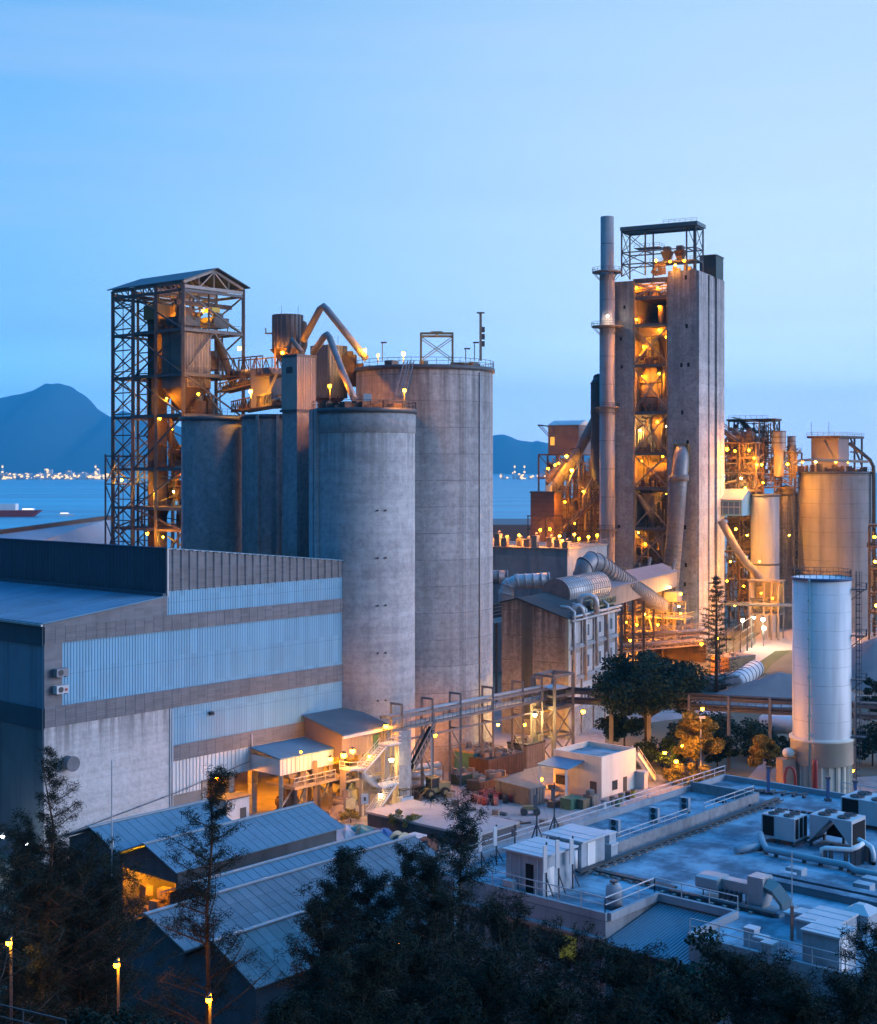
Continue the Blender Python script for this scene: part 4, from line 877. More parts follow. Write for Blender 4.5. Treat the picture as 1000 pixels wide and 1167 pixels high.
# steel frame on top of the tower
bl = W3(708)
tf = frame('roof_frame', 'open dark blue steel frame with flat beam roof on the tower top', TW, (.6, 7.5), (.5, W3(786)+1.0, W3(735), bl), (105.0, 108.5, 114.6), .42, STEEL, 'frame', braces=[(('a', .6), (W3(735), bl), (0, 1, 2), 'x'), (('b', bl), (.6, 7.5), (0, 1, 2), 'x'), (('b', .5), (.6, 7.5), (1, 2), 'x'), (('a', 7.5), (W3(735), bl), (1, 2), '/'), (('a', .6), (.5, 3), (2,), '/')], decks=[(104.6, .6, 7.6, .4, W3(740)), (109.2, .8, 5, W3(751), W3(722))], base=101.5, top=114.8, loc=TW(.6, .5, 101.5))
mb = MB(); mb.fb(TW, -.2, 8, -.2, bl+.2, 114.8, 115.9); mb.rail([TW(0, 0, 115.9), TW(0, 10, 115.9)], 1, .07); mb.build('roof_girder', pm('blue_steel', (.10, .16, .19), (.07, .11, .13), .6, .6), tf)
for k, x in enumerate((757, 772)):
    bb = W3(x); t = thing('roof_hopper', ('left' if k == 0 else 'right')+'hand dark hopper machine on the tower top deck', 'hopper', TW(3, bb, 105.1), TW.ang)
    t['label'] = ('dark hopper machine tilted toward the chimney on the tower top deck', 'dark hopper machine with a brown side on the tower top deck')[k]
    mb = MB(); hopper(mb, TW(3, bb, 108.2), 3, 3.2, 2.6, 1.6, TW.ang); mb.build('cone', (DGREY, RUST)[k], t); mb = MB(); mb.fb(TW, 1.9, 4.1, bb-.9, bb+.9, 108.2, 109.6); mb.build('motor_box', STEEL, t)
    mb = MB(); mb.fb(TW, 2, 4, bb-1.2, bb+1.2, 105.05, 105.65); mb.build('base_frame', STEEL, t)
for x, y, fl, lb in ((748, 297, 1900, 'lamp under the top deck nearest the chimney on the tower roof'), (764, 298, 1700, 'lamp under the middle of the tower top deck'), (780, 297, 1900, 'lamp under the top deck nearest the dark roof box'), (770, 302, 900, 'small low lamp on the tower roof')):
    lamp(P(x, y, 402), lb, fl, .3)
t = thing('roof_machine', 'rusty lit machinery on the tower roof below the top deck', 'machine', TW(3, 8, 101.6), TW.ang); mb = MB()
for i in range(9): b = 1+i*1.5; mb.fb(TW, 1.5+i % 3, 2.6+i % 3, b, b+1, 101.6, 102.6+(i*7 % 5)*.4)
mb.build('housing', DUST, t); mb = MB(); mb.pipe([TW(2, 14, 102), TW(2, 12.5, 104.5), TW(2, 10, 104)], .6, 10); mb.build('pipe', DUST, t)
t = thing('roof_box', 'dark teal square box on the back right corner of the tower top', 'box', TW(20, 1.5, 101.6), TW.ang); mb = MB(); mb.fb(TW, 17, 24.5, -.5, 4.5, 101.62, 108.3); mb.fb(TW, 16.8, 24.7, -.7, 4.7, 108.3, 108.6); mb.build('casing', pm('dark_teal_sheet', (.04, .07, .075), (.03, .055, .06), .4, .7), t)
# ------------------------------------------------------------------ middle: filter house, cladding house, kiln building
def at(fr, x, a=0.0):                                            # b of the photo column x on the grid line a
    k = (x-CX)/F; o = fr(a, 0); return (o.x-k*o.y)/(-fr.v.x+k*fr.v.y)
def ata(fr, x, b=0.0):
    k = (x-CX)/F; o = fr(0, b); return -(o.x-k*o.y)/(fr.u.x-k*fr.u.y)
def zof(y, Y): return H-(y-HY)/F*Y
FH = Fr((P(647, HY, 330).x, 330, GZ), 62)
fb2 = at(FH, 520); fa = ata(FH, 692); FT_ = zof(627, 330)
t = thing('filter_house', 'wide grey teal filter house with sunken hopper panels and lamps on its roof', 'filter house', FH.o, FH.ang)
mb = MB(); mb.fb(FH, 0.9, fa, 0, fb2, GZ, FT_)
n = 3; w_ = fb2/n
for i in range(n): mb.fb(FH, 0, .9, i*w_, i*w_+.7, GZ, FT_)
mb.fb(FH, 0, .9, fb2-.7, fb2, GZ, FT_); mb.fb(FH, 0, .9, 0, fb2, FT_-1.6, FT_)
mb.build('wall', TEAL, t)
for i in range(n):
    mb = MB(); b0 = i*w_+.7; b9 = (i+1)*w_; zt = FT_-1.6; zb = FT_-7.5
    mb.quad(FH(0, b0, zt), FH(0, b9, zt), FH(.85, b9-2.2, zb), FH(.85, b0+2.2, zb)); mb.quad(FH(0, b0, zt), FH(.85, b0+2.2, zb), FH(.85, b0+.1, zb)); mb.quad(FH(0, b9, zt), FH(.85, b9-.1, zb), FH(.85, b9-2.2, zb))
    mb.build('hopper_panel', pm('panel_grey', (.36, .37, .38), (.27, .28, .29), .3, .7, streak=.4), t)
mb = MB(); mb.fb(FH, -.3, fa+.2, -.3, fb2, FT_, FT_+.35); mb.build('roof', DUST, t)
mb = MB(); mb.rail([FH(fa, -.2, FT_+.3), FH(-.2, -.2, FT_+.3), FH(-.2, fb2, FT_+.3)], 1.2, .08, 2); mb.build('railing', DUST, t)
r_ = random.Random(31)
for i in range(11):
    b = 1+i*(fb2-3)/10; a = 1.5+(i % 3)*1.5; h = r_.uniform(1.4, 3.2)
    g = thing('pulse_valve_box', 'small dusty filter valve cabinet standing on the filter house roof', 'cabinet', FH(a, b, FT_+.4), FH.ang, 'valve cabinets along the filter house roof')
    mb = MB(); mb.fb(FH, a-.8, a+.8, b-.7, b+.7, FT_+.4, FT_+.4+h); mb.build('casing', DUST, g); mb = MB(); mb.fb(FH, a-1, a+1, b-.9, b+.9, FT_+.4+h, FT_+.55+h); mb.pipe([FH(a, b, FT_+.5+h), FH(a, b, FT_+1.1+h), FH(a+1, b, FT_+1.1+h)], .2, 6); mb.build('cap', DUST, g)
for i, (x, y, fl) in enumerate(((565, 613, 1500), (578, 611, 3400), (592, 610, 1500), (608, 612, 4200), (616, 604, 1200), (638, 611, 2200), (641, 616, 1600), (655, 609, 1300), (660, 614, 2200), (671, 612, 2000), (681, 610, 2600))):
    p = FH(3+2*(i % 2), at(FH, x, 3+2*(i % 2))); lamp(P(x, y, p.y), 'orange lamp on the filter house roof, %s in the row from the wide silo' % ('first second third fourth fifth sixth seventh eighth ninth tenth eleventh'.split()[i]), fl, .3, 1.6)
# silver ducts in front of the filter house
dpipe('silver lagged box duct bending down in front of the filter house', [P(626, 661, 316), P(590, 663, 316), P(580, 667, 316), P(577, 676, 316), P(577, 700, 316)], 1.7, GALV, 'lagged_duct', 'duct', 8, 1.6)
dpipe('grey lagged duct stub beside the wide silo at filter house height', [P(578, 658, 321), P(540, 657, 321)], 1.6, LAG, 'lagged_duct', 'duct', 8, 1.6)
t = thing('low_roof_shed', 'brown beamed low roof between the filter house and the kiln building', 'shed', P(600, 700, 300)+V(0, 0, -20)); mb = MB()
for i in range(4): mb.bar(P(556, 694+i*4-2, 300-i*4), P(640, 673+i*5, 305-i*4), .6)
mb.build('beam', RUST, t); mb = MB(); mb.quad(P(556, 696, 302), P(640, 676, 306), P(640, 695, 285), P(556, 712, 285)); mb.build('roof', DUST, t)
mb = MB()
for x in (566, 590, 615): p = P(x, 700, 296); mb.bar(V(p.x, p.y, GZ), p, .5)
mb.build('post', RUST, t)
# pink cladding house behind
CH = Fr((P(660, HY, 440).x, 440, GZ), 62); cb = at(CH, 625); ca = ata(CH, 674)
t = thing('cladding_house', 'pink clad house raised high on steel behind the filter house', 'house', CH.o, CH.ang); z0 = zof(518, 440); z1 = zof(484, 440)
mb = MB(); mb.fb(CH, 0, ca, 0, cb, z0, z1); mb.build('wall', PINK, t)
mb = MB(); mb.prism([CH(-.2, -.2, z1), CH(ca+.2, -.2, z1), CH(ca/2, -.2, z1+1.6)], CH.v*(cb+.4)); mb.build('roof', PALEW, t)
mb = MB(); mb.corr(CH(-.05, cb, z1-3.5), -CH.v, cb, UZ, 3.5, -CH.u, .9); mb.build('upper_band', DUST, t)
mb = MB(); mb.fb(CH, -.06, .02, cb-2.2, cb-.8, z0+3, z0+5.6); mb.build('lit_window', emis('lit_window_glow', (1, .45, .07), 1.3), t)
mb = MB(); p = CH(1, cb, z1-1)
for k in (0, 2): mb.bar(CH(k, cb, z1-.4), CH(k, cb+3.6, z1+.2), .3); mb.bar(CH(k, cb, z1-3.4), CH(k, cb+3.4, z1), .2)
mb.bar(CH(0, cb+3.4, z1), CH(2, cb+3.4, z1), .4); mb.build('hoist_arm', STEEL, t)
zl_ = [zof(y, 440) for y in (605, 575, 545, 518)]
frame('support_frame', 'rusty steel frame with yellow lamps carrying the pink clad house', CH, (-4, 3, ca), (0, cb/2, cb+1.5), zl_, .5, RUST, 'frame', braces=[(('a', -4), (0, cb/2), (0, 1, 2, 3), 'x'), (('a', -4), (cb/2, cb+1.5), (1, 3), '/'), (('b', 0), (-4, ca), (1, 2, 3), '\\')], decks=[(z, -4, ca, 0, cb+1.5) for z in zl_[:3]])
t = thing('process_tank', 'yellow lit round tank end under the pink clad house', 'tank', P(637, 590, 434)); p = P(637, 580, 432)
mb = MB(); mb.pipe([p, p+CH.u*9], 3.3, 24); mb.build('shell', pm('ochre_tank', (.5, .38, .2), (.4, .3, .15), .5, .7), t)
mb = MB(); mb.pipe([p-CH.u*.3, p+CH.u*.3], 3.5, 24); mb.build('flange', DUST, t)
mb = MB(); mb.bar(p+CH.u*1+UZ*-3, p+CH.u*1+UZ*-9, .6); mb.bar(p+CH.u*8+UZ*-3, p+CH.u*8+UZ*-9, .6); mb.build('leg', RUST, t)
BB = Fr((P(632, HY, 425).x, 425, GZ), 62); t = thing('brown_block_house', 'square dark brown clad block left of the yellow lit tank', 'house', BB.o, BB.ang); bb_ = at(BB, 605); z1 = zof(562, 425)
mb = MB(); mb.fb(BB, 0, 6, 0, bb_, GZ, z1); mb.build('wall', BRICKY, t); mb = MB(); mb.fb(BB, -.2, 6.2, -.2, bb_+.2, z1, z1+.5); mb.build('roof', STEEL, t)
mb = MB(); mb.box(BB(3, bb_*.4, z1+.5), 1.6, 1.6, 1.8, BB.ang); mb.build('roof_vent', LGREY, t)
PB = Fr((P(700, HY, 432).x, 432, GZ), 62); pb_ = at(PB, 658); z1 = zof(549, 432)
t = thing('mill_building', 'dusty pink clad building with a sloped roof beside the tower stack', 'building', PB.o, PB.ang); mb = MB(); mb.prism([PB(0, 0, GZ), PB(0, pb_, GZ), PB(0, pb_, z1), PB(0, pb_*.7, z1+3), PB(0, 0, z1)], PB.u*12); mb.build('wall', PINK, t)
mb = MB(); mb.obox(PB(-.3, pb_+.2, z1), PB.u*12.5, PB(0, pb_*.7, z1+3.15)-PB(0, pb_+.2, z1), UZ*.2); mb.obox(PB(-.3, -.2, z1), PB.u*12.5, PB(0, pb_*.7, z1+3.15)-PB(0, -.2, z1), UZ*.2); mb.build('roof', DUST, t)
mb = MB()
for z in (zof(545, 432), zof(575, 432), zof(600, 432)): mb.fb(PB, -.1, 0, 0, pb_, z, z+.5)
mb.build('cladding_rail', RUST, t)
gallery('brown inclined conveyor rising toward the tower stack in front of the pink clad building', P(640, 607, 422), P(689, 562, 426), 3, 2, RUST)
gallery('short high conveyor behind the yellow lamps left of the riser duct', P(624, 552, 436), P(668, 505, 438), 3, 2, DUCT)
t = thing('walkway', 'small rusty walkway frame standing in front of the brown block', 'frame', P(622, 615, 420)); mb = MB()
for x in (602, 622, 641):
    mb.bar(P(x, 620, 418), P(x, 588, 418), .3)
mb.bar(P(601, 588, 418), P(642, 588, 418), .35); mb.bar(P(601, 603, 418), P(642, 603, 418), .3); mb.bar(P(602, 603, 418), P(622, 588, 418), .18); mb.bar(P(641, 603, 418), P(622, 588, 418), .18); mb.build('bars', RUST, t)
for x, y, Y, fl, r, lb in ((652, 536, 422, 7500, .5, 'brightest large lamp under the pink clad house'), (646, 520, 432, 900, .42, 'yellow lamp just below the pink clad house floor'), (625, 534, 428, 3000, .34, 'leftmost yellow lamp under the pink clad house'), (633, 530, 429, 3600, .32, 'first of two close lamps under the pink clad house'), (637, 528, 429, 2400, .32, 'second of two close lamps under the pink clad house'), (644, 572, 424, 3600, .3, 'lamp shining on the round yellow tank end'), (627, 603, 420, 5000, .4, 'low lamp in front of the brown block'), (665, 560, 422, 1500, .3, 'lamp in front of the pink clad building wall'), (655, 596, 422, 3000, .3, 'low lamp by the inclined conveyor foot')):
    lamp(P(x, y, Y), lb, fl, r)
mb = MB(); z = zof(598, 460); mb.obox(P(520, 598, 480), V(50, 0), V(0, 60), UZ*-26); t = tag(mb.build('quay_warehouse', PINK), 'long low pinkish flat roofed warehouse at the water edge between silo and plant', 'warehouse')
frame('front_scaffold', 'dense rusty scaffold in front of the pink clad building wall', Fr((P(688, HY, 424).x, 424, GZ), 62), (0, 3), (0, 4, 8, 12, 16), [zof(y, 424) for y in (606, 594, 582, 570, 558, 546)], .3, RUST, 'scaffold', braces=[(('a', 0), (0, 4), (1, 3, 5), 'x'), (('a', 0), (8, 12), (2, 4), 'x'), (('a', 0), (12, 16), (1, 2, 3, 4, 5), '/')], decks=[(zof(594, 424), 0, 3, 0, 16), (zof(570, 424), 0, 3, 0, 10)], rmat=RUST)
steelwork('dense rusty steel packed under the pink clad house', CH, -4, 6, -6, cb+1, zof(606, 440), zof(522, 440), 34, 13)
t = thing('pipe_bundle', 'tangle of thin dusty pipes behind the brightest lamp under the pink clad house', 'pipes', P(648, 600, 428))
for i in range(26):
    x = r_.uniform(626, 690); y = r_.uniform(535, 605); Y = r_.uniform(422, 436); mb = MB(); p = P(x, y, Y); mb.pipe([p, p+UZ*r_.uniform(3, 9), p+UZ*r_.uniform(8, 10)+V(r_.uniform(-5, 5), 0)], r_.uniform(.12, .4), 6); mb.build('tube', (RUST, DUST, DUCT)[i % 3], t)
# ------------------------------------------------------------------ kiln building
FK = Fr((P(647, HY, 255).x, 255, GZ), 62)
kb = at(FK, 572); ka = ata(FK, 703); zc = zof(706, 255)
t = thing('kiln_building', 'weathered concrete building with a dark louvre strip and windowed right side', 'building', FK.o, FK.ang)
prof = [(0, zc), (kb*.74, zc+3.3), (kb, zc+2.4)]
mb = MB(); mb.prism([FK(0, 0, GZ), FK(0, kb, GZ), FK(0, kb, prof[2][1]), FK(0, kb*.74, prof[1][1]), FK(0, 0, zc)], FK.u*ka); mb.build('wall', OLDC, t)
mb = MB(); la, lb_ = at(FK, 607), at(FK, 595)
mb.fb(FK, -.12, 0, la, lb_, -1, zc+2.4)
for z in range(0, 20, 4): mb.fb(FK, -.2, -.12, la, lb_, z, z+.2)
mb.build('louvre_strip', pm('louvre_green_grey', (.1, .115, .11), (.07, .08, .08), .5, .6, streak=.4), t)
mb = MB()
for z in (3.5, 9.2, 14.8): mb.fb(FK, -.06, 0, 0, kb, z, z+.25)
mb.build('storey_ledge', OLDC, t)
mb = MB(); mb.fb(FK, -.3, .4, -.35, .3, GZ, zc); mb.build('corner_post', pm('pale_green_render', (.33, .37, .32), (.24, .27, .23), .4, .85, streak=.5), t)
mb = MB()
for p, q in (((0, -.3, zc), (0, kb*.74, zc+3.3)), ((0, kb*.74, zc+3.3), (0, kb+.3, zc+2.4))):
    mb.obox(FK(-.5, p[1], p[2]), FK.u*(ka+.7), FK(0, q[1], q[2])-FK(0, p[1], p[2]), UZ*.25)
mb.build('roof', pm('teal_grey_roof', (.05, .065, .07), (.03, .04, .045), .2, .85, spec=.15), t)
mb = MB(); rows = [(zc-4.8, zc-.9), (zc-10.6, zc-6.6), (zc-16.4, zc-12.4)]
for z0, z1 in rows:
    for i in range(4): a = .9+i*(ka-1)/4; mb.fb(FK, a, a+(ka-1)/4-1.0, -.1, 0, z0, z1)
mb.build('white_panel', pm('stained_white_panel', (.42, .43, .44), (.3, .31, .32), .4, .7, streak=.5, blotch=((.16, .16, .16), .5, .55, .7)), t)
for z0, z1 in rows:
    for i in range(4):
        a = .9+i*(ka-1)/4
        for s in (.18, .55):
            if (i + int(s*10)) % 5 == 0: continue
            fw = MB(); fw.fb(FK, a+s*4.2, a+s*4.2+.95, -.16, -.1, z0+.9, z1-.9); wf = fw.build('window', GLASS, t)
            fw = MB(); a7 = a+s*4.2
            for u0, u1, v0, v1 in ((-.08, .0, z0+.82, z1-.82), (.95, 1.03, z0+.82, z1-.82), (0, .95, z0+.82, z0+.9), (0, .95, z1-.9, z1-.82), (.44, .51, z0+.9, z1-.9)): fw.fb(FK, a7+u0, a7+u1, -.2, -.1, v0, v1)
            fw.build('frame', LGREY, wf)
mb = MB()
for z0, z1 in rows: mb.fb(FK, 0, ka, -.45, 0, z0-.9, z0-.5); mb.fb(FK, 0, ka, -.3, 0, z0-.5, z0-.2)
for i in range(5): a = .5+i*(ka-1)/4; mb.fb(FK, a-.15, a+.15, -.3, 0, GZ, zc)
mb.build('ledge', CONC, t)
mb = MB()
for i in range(4): a = 2+i*5.6; mb.pipe([FK(a, 2.2, zc+2), FK(a, .5, zc+1.9), FK(a, -.5, zc+1.2), FK(a, -.55, zc-14+i*2)], .33, 8)
for k in (0, .8): mb.pipe([FK(.5, -.7-k*.3, zc-.4+k), FK(ka, -.7-k*.3, zc-.4+k)], .26, 8)
mb.build('pipe', GALV, t)
t = thing('preheat_drum', 'checkered lagged drum lying on the kiln building roof', 'drum', P(640, 690, 272)); p = P(634, 677, 271); q = p+FK.u*22
mb = MB(); mb.pipe([p, q], 2.9, 28)
mb.build('shell', GALV, t)
mb = MB()
for i in range(20): c = p.lerp(q, i/19); mb.pipe([c-FK.u*.06, c+FK.u*.06], 2.97, 28)
for i in range(16): a = i*math.pi/8; o = FK.v*math.cos(a)*2.95+UZ*math.sin(a)*2.95; mb.bar(p+o, q+o, .1)
for i in range(-3, 4):
    hh = math.sqrt(max(.1, 8.2-(i*.85)**2)); mb.bar(p-FK.u*.03+FK.v*i*.85-UZ*hh, p-FK.u*.03+FK.v*i*.85+UZ*hh, .09); mb.bar(p-FK.u*.03-FK.v*hh+UZ*i*.85, p-FK.u*.03+FK.v*hh+UZ*i*.85, .09)
mb.build('strap', LAG, t)
mb = MB()
for i in range(5): c = p.lerp(q, (i+.3)/5); mb.bar(c-FK.v*1.8-UZ*5, c-FK.v*1.8-UZ*2, .4); mb.bar(c+FK.v*1.8-UZ*5, c+FK.v*1.8-UZ*2, .4)
mb.build('saddle', STEEL, t)
dpipe('silver pipe loop arched over the front of the kiln building roof', [P(661, 690, 262), P(661, 684, 262), P(664, 680, 262), P(672, 679, 262), P(678, 681, 262), P(680, 686, 262), P(680, 700, 262)], .55, GALV, 'pipe_loop')
dpipe('second smaller silver pipe loop beside the roof drum', [P(653, 702, 259), P(655, 692, 259), P(660, 690, 259), P(664, 694, 259), P(665, 704, 259)], .5, GALV, 'pipe_loop')
dpipe('smooth elbow duct rising from the roof drum and running down right to the tower', [P(665, 668, 300), P(665, 654, 300), P(667, 645, 300), P(673, 640, 301), P(681, 642, 303), P(692, 650, 308), P(716, 666, 325), P(752, 690, 358)], 2.1, LAG, 'ringed_air_duct', 'duct', 18, 1.9)
mb = MB(); mb.pipe([P(713, 664, 322.5), P(752.3, 690.2, 358.3)], 2.16, 18); mb.build('rusty_section', DUCT, bpy.data.objects['ringed_air_duct'])
gallery('rail and pipe walkway along the top of the kiln building edge', FK(12, .8, zc+1.0), FK(ka, .8, zc+1.0), 1.2, 1.3, YPALE, 'walkway')
# gallery with the pale roof towards the tower foot
p, q = P(668, 693, 296), P(755, 668, 380); d = q-p; x = V(-d.y, d.x).normalized()
t = thing('conveyor_gallery', 'enclosed conveyor gallery with a smooth pale roof running into the tower foot', 'conveyor', p)
mb = MB(); mb.obox(p-x*4, d, x*8, UZ*4); mb.build('wall', DUCT, t)
mb = MB(); mb.obox(p-x*4.6+UZ*4, d, x*4.6+UZ*2.0, UZ*.25); mb.obox(p+x*4.6+UZ*4, d, -x*4.6+UZ*2.0, UZ*.25); mb.build('roof', pm('pale_lilac_roof', (.2, .2, .23), (.15, .15, .18), .08, .8, spec=.15), t)
mb = MB(); n = 7
for i in range(n):
    c = p+d*(i+.5)/n
    for k in (-3.6, 3.6): mb.bar(V((c+x*k).x, (c+x*k).y, GZ), c+x*k, .5)
mb.build('trestle', RUST, t)
# steelwork under and around the ducts at the tower foot
FQ = Fr((P(770, HY, 372).x, 372, GZ), 62); qb = at(FQ, 704)
zq = [zof(y, 372) for y in (758, 738, 722, 705)]
frame('duct_structure', 'crowded rusty steel frame below the ringed air duct with many orange lamps', FQ, (0, 8), (0, qb*.33, qb*.66, qb), zq, .55, DUST, 'frame', braces=[(('a', 0), (0, qb*.33), (1, 2, 3), 'x'), (('a', 0), (qb*.33, qb*.66), (0, 2), 'v'), (('a', 0), (qb*.66, qb), (0, 1, 2, 3), '/')], decks=[(zq[0], 0, 8, 0, qb), (zq[2], 0, 8, qb*.4, qb), (zq[3], 0, 8, 0, qb*.4)], rmat=DUST)
for k, (bq, z, lb) in enumerate(((qb*.5, zq[0], 'dusty fan machine in the middle of the duct frame'), (qb*.8, zq[2], 'dusty bin near the kiln building end of the duct frame'), (qb*.2, zq[3], 'yellow lit burner machine on top of the duct frame'), (qb*.75, zq[0], 'dusty crusher box low in the duct frame'), (qb*.22, zq[1], 'dusty motor box at the tower end of the duct frame'))):
    machine(FQ, lb, 4, bq, z+.4, 3.5, 3.5, 3.4, DUST, r_)
t = thing('service_platform', 'lit yellow railed platform at the foot of the tower where two ducts meet', 'platform', P(768, 706, 366)); o = Fr(P(782, 705, 364), 62)
mb = MB(); mb.fb(o, 0, 7, 0, 11, o.o.z-.4, o.o.z); mb.build('deck', DUST, t); mb = MB(); mb.rail([o(7, 0), o(0, 0), o(0, 11)], 1.3, .09, 1.6); mb.rail([o(0, 0)+UZ*3, o(0, 8)+UZ*3, o(6, 8)+UZ*3], 1.3, .09, 1.6); mb.build('railing', YELLOW, t)
mb = MB()
for b in (0, 5, 10): mb.bar(o(0, b), o(0, b)+UZ*4, .25); mb.bar(o(1, b*.5+3, o.o.z-9), o(0, b, o.o.z-.4), .35); mb.bar(o(5, b, GZ), o(5, b), .45)
mb.build('post', DUST, t)
mb = MB(); mb.fb(o, 2, 6, 3, 9, o.o.z+4, o.o.z+6.5); mb.build('hood', DUST, t)
gallery('long dusty conveyor crossing in front of the tower foot above the dark tree', P(718, 728, 350), P(806, 722, 352), 3.2, 2.4, DUST)
gallery('lower dusty pipe bridge crossing behind the round dark tree', P(706, 742, 345), P(800, 734, 350), 2.4, 1.6, DUST)
for x, y, Y, fl, r, lb in ((733, 661, 358, 2600, .34, 'lamp on the edge of the pale gallery roof'), (744, 665, 362, 5000, .42, 'yellow lamp above the meeting of the two ducts'), (763.5, 669, 364, 3600, .38, 'lamp on the lower end of the long ringed tower duct'), (776, 677, 362, 6500, .46, 'largest lamp on the service platform near the tower wall'), (760, 692, 360, 3000, .36, 'lamp low left on the service platform'), (774, 691, 360, 2600, .34, 'lamp low right on the service platform'), (776, 699, 359, 1500, .3, 'smallest lamp on the service platform edge'), (714, 709, 362, 2600, .3, 'small lamp behind the kiln building corner'), (718.5, 730, 355, 3600, .36, 'lamp on the left end of the dusty conveyor crossing'), (733, 725, 355, 3200, .34, 'lamp on a pole at the dusty conveyor crossing'), (800, 734, 340, 6500, .46, 'bright yellow lamp left of the slim pine'), (820, 728, 352, 4200, .4, 'lamp shining through the slim pine'), (735, 700, 366, 6000, .34, 'lamp inside the duct frame under the ringed air duct'), (726, 712, 366, 5000, .34, 'lamp deep in the duct frame near the kiln building'), (750, 712, 368, 5000, .34, 'lamp deep in the duct frame near the tower')):
    lamp(P(x, y, Y), lb, fl*1.9, r*.8)
t = thing('pipe_bundle', 'tangle of dusty pipes and struts under the ringed air duct', 'pipes', FQ(3, qb*.5, 0), FQ.ang)
for i in range(34):
    a, b, z = r_.uniform(0, 7), r_.uniform(0, qb), r_.uniform(0, 14); mb = MB(); mb.pipe([FQ(a, b, z), FQ(a, b, z+r_.uniform(3, 8)), FQ(a, b+r_.uniform(-5, 5), z+r_.uniform(6, 9))], r_.uniform(.12, .45), 6); mb.build('tube', (RUST, DUST, DUCT)[i % 3], t)
mb = MB(); mb.fb(FQ, 9, 9.4, 0, qb, GZ, zq[2]); mb.build('added_backing_screen', BRICKY, t)  # backing wall added to catch lamp light behind the pipes
steelwork('dense dusty steel and pipes packed below the ringed air duct', FQ, .5, 8, 0, qb, GZ+1, zq[3]+1, 30, 12)
t = thing('low_pump_house', 'low dark open shed under the dusty conveyors', 'shed', G(770, 752)); o = Fr(P(798, 752, 352), 62); o.o.z = GZ
mb = MB(); mb.fb(o, 0, 6, 0, 15, 0.5, 1.0); mb.fb(o, 5, 6, 0, 15, GZ, .5); mb.fb(o, 0, 6, 14, 15, GZ, .5); mb.build('roof_and_wall', RUST, t); pass
# ------------------------------------------------------------------ right hand plant
FR_ = Fr((P(862, HY, 425).x, 425, GZ), 62); rb = at(FR_, 824)
zr = [zof(y, 425) for y in (688, 662, 630, 592, 560, 540, 522, 505)]
rf = frame('process_structure', 'dense rusty process steel frame glowing with yellow lamps right of the tower', FR_, (0, 7), (0, rb*.5, rb), zr, .5, RUST, 'frame', braces=[(('a', 0), (0, rb*.5), (0, 1, 3, 5, 6), 'x'), (('a', 0), (rb*.5, rb), (1, 2, 4, 6, 7), '/'), (('b', 0), (0, 7), (1, 3, 5, 7), 'x')], decks=[(z, 0, 7, 0, rb) for z in zr], rmat=DUST)
FR2 = Fr((P(907, HY, 428).x, 428, GZ), 62); rb2 = at(FR2, 860)
zr2 = [zof(y, 428) for y in (556, 541, 516)]
frame('upper_deck_frame', 'raised steel deck with lamps and braces above the grey round silo', FR2, (0, 8), (0, rb2*.5, rb2), zr2, .45, RUST, 'frame', braces=[(('a', 0), (0, rb2*.5), (1, 2), 'x'), (('a', 0), (rb2*.5, rb2), (1,), 'x')], decks=[(zr2[1], 0, 8, 0, rb2), (zr2[2], 0, 8, 0, rb2*.7)], rmat=DUST, base=zof(562, 428))
FR3 = Fr((P(883, HY, 432).x, 432, GZ), 62); rb3 = at(FR3, 831)
zr3 = [zof(y, 432) for y in (505, 492, 479)]
f3 = frame('canopy_structure', 'tall open rusty frame with a flat cover at the top of the right plant', FR3, (0, 6), (0, rb3*.33, rb3*.8, rb3), zr3, .45, RUST, 'frame', braces=[(('a', 0), (0, rb3*.33), (1, 2), 'x'), (('a', 0), (rb3*.33, rb3*.8), (2,), '/'), (('b', 0), (0, 6), (1, 2), 'x')], base=zof(540, 432), rmat=RUST)
mb = MB(); mb.fb(FR3, -.6, 6.6, -.6, rb3+.6, zr3[-1], zr3[-1]+.6); mb.rail([FR3(0, 2, zr3[-1]+.6), FR3(0, rb3, zr3[-1]+.6)], 1, .08); mb.build('cover', RUST, f3)
mb = MB(); mb.pipe([FR3(2, rb3*.75, zr3[2]), FR3(2, rb3*.3, zr3[0]-1)], .8, 8); mb.pipe([FR3(2, rb3*.9, zr3[2]-1), FR3(2, rb3*.85, zr3[0]-3)], .7, 8); mb.build('chute', RUST, f3)
gallery('rusty inclined conveyor entering the canopy frame from behind the tower', P(815, 486, 428), P(846, 508, 428), 3, 2.6, RUST)
for i, (a, b, k) in enumerate([(3, rb*.3, 7), (4, rb*.75, 7), (3, rb*.5, 6), (4, rb*.2, 5), (3, rb*.8, 5), (3, rb*.5, 4), (3, rb*.3, 2), (4, rb*.75, 1), (3, rb*.4, 0), (3, rb*.75, 2)]):
    machine(FR_, ('dusty fan', 'rusty drive', 'dusty screen', 'dusty hopper unit', 'brown motor', 'dusty crusher', 'brown pump', 'dusty mixer', 'dusty feeder', 'rusty blower')[i]+' on the %s level of the glowing process frame' % ('top', 'top', 'second highest', 'third highest', 'third highest', 'fourth highest', 'third lowest', 'second lowest', 'lowest', 'third lowest')[i], a, b, zr[k]+.4, 3.2, 3.0, min(4, (zr+[zr[-1]+5])[k+1]-zr[k]-1), DUST if i % 2 else RUST, r_)
steelwork('dense dark steel beams and pipes packed into the upper glowing structure', FR_, .3, 6.5, 0, rb, zr[3], zr[7]+3, 30, 5); steelwork('dense dark steel and pipes packed into the lower glowing structure', FR_, .3, 6.5, 0, rb, GZ+1, zr[3], 26, 6)
steelwork('dark pipes and beams crowding the raised deck above the grey silo', FR2, 0, 7, 0, rb2, zr2[0], zr2[2]+2, 20, 7)
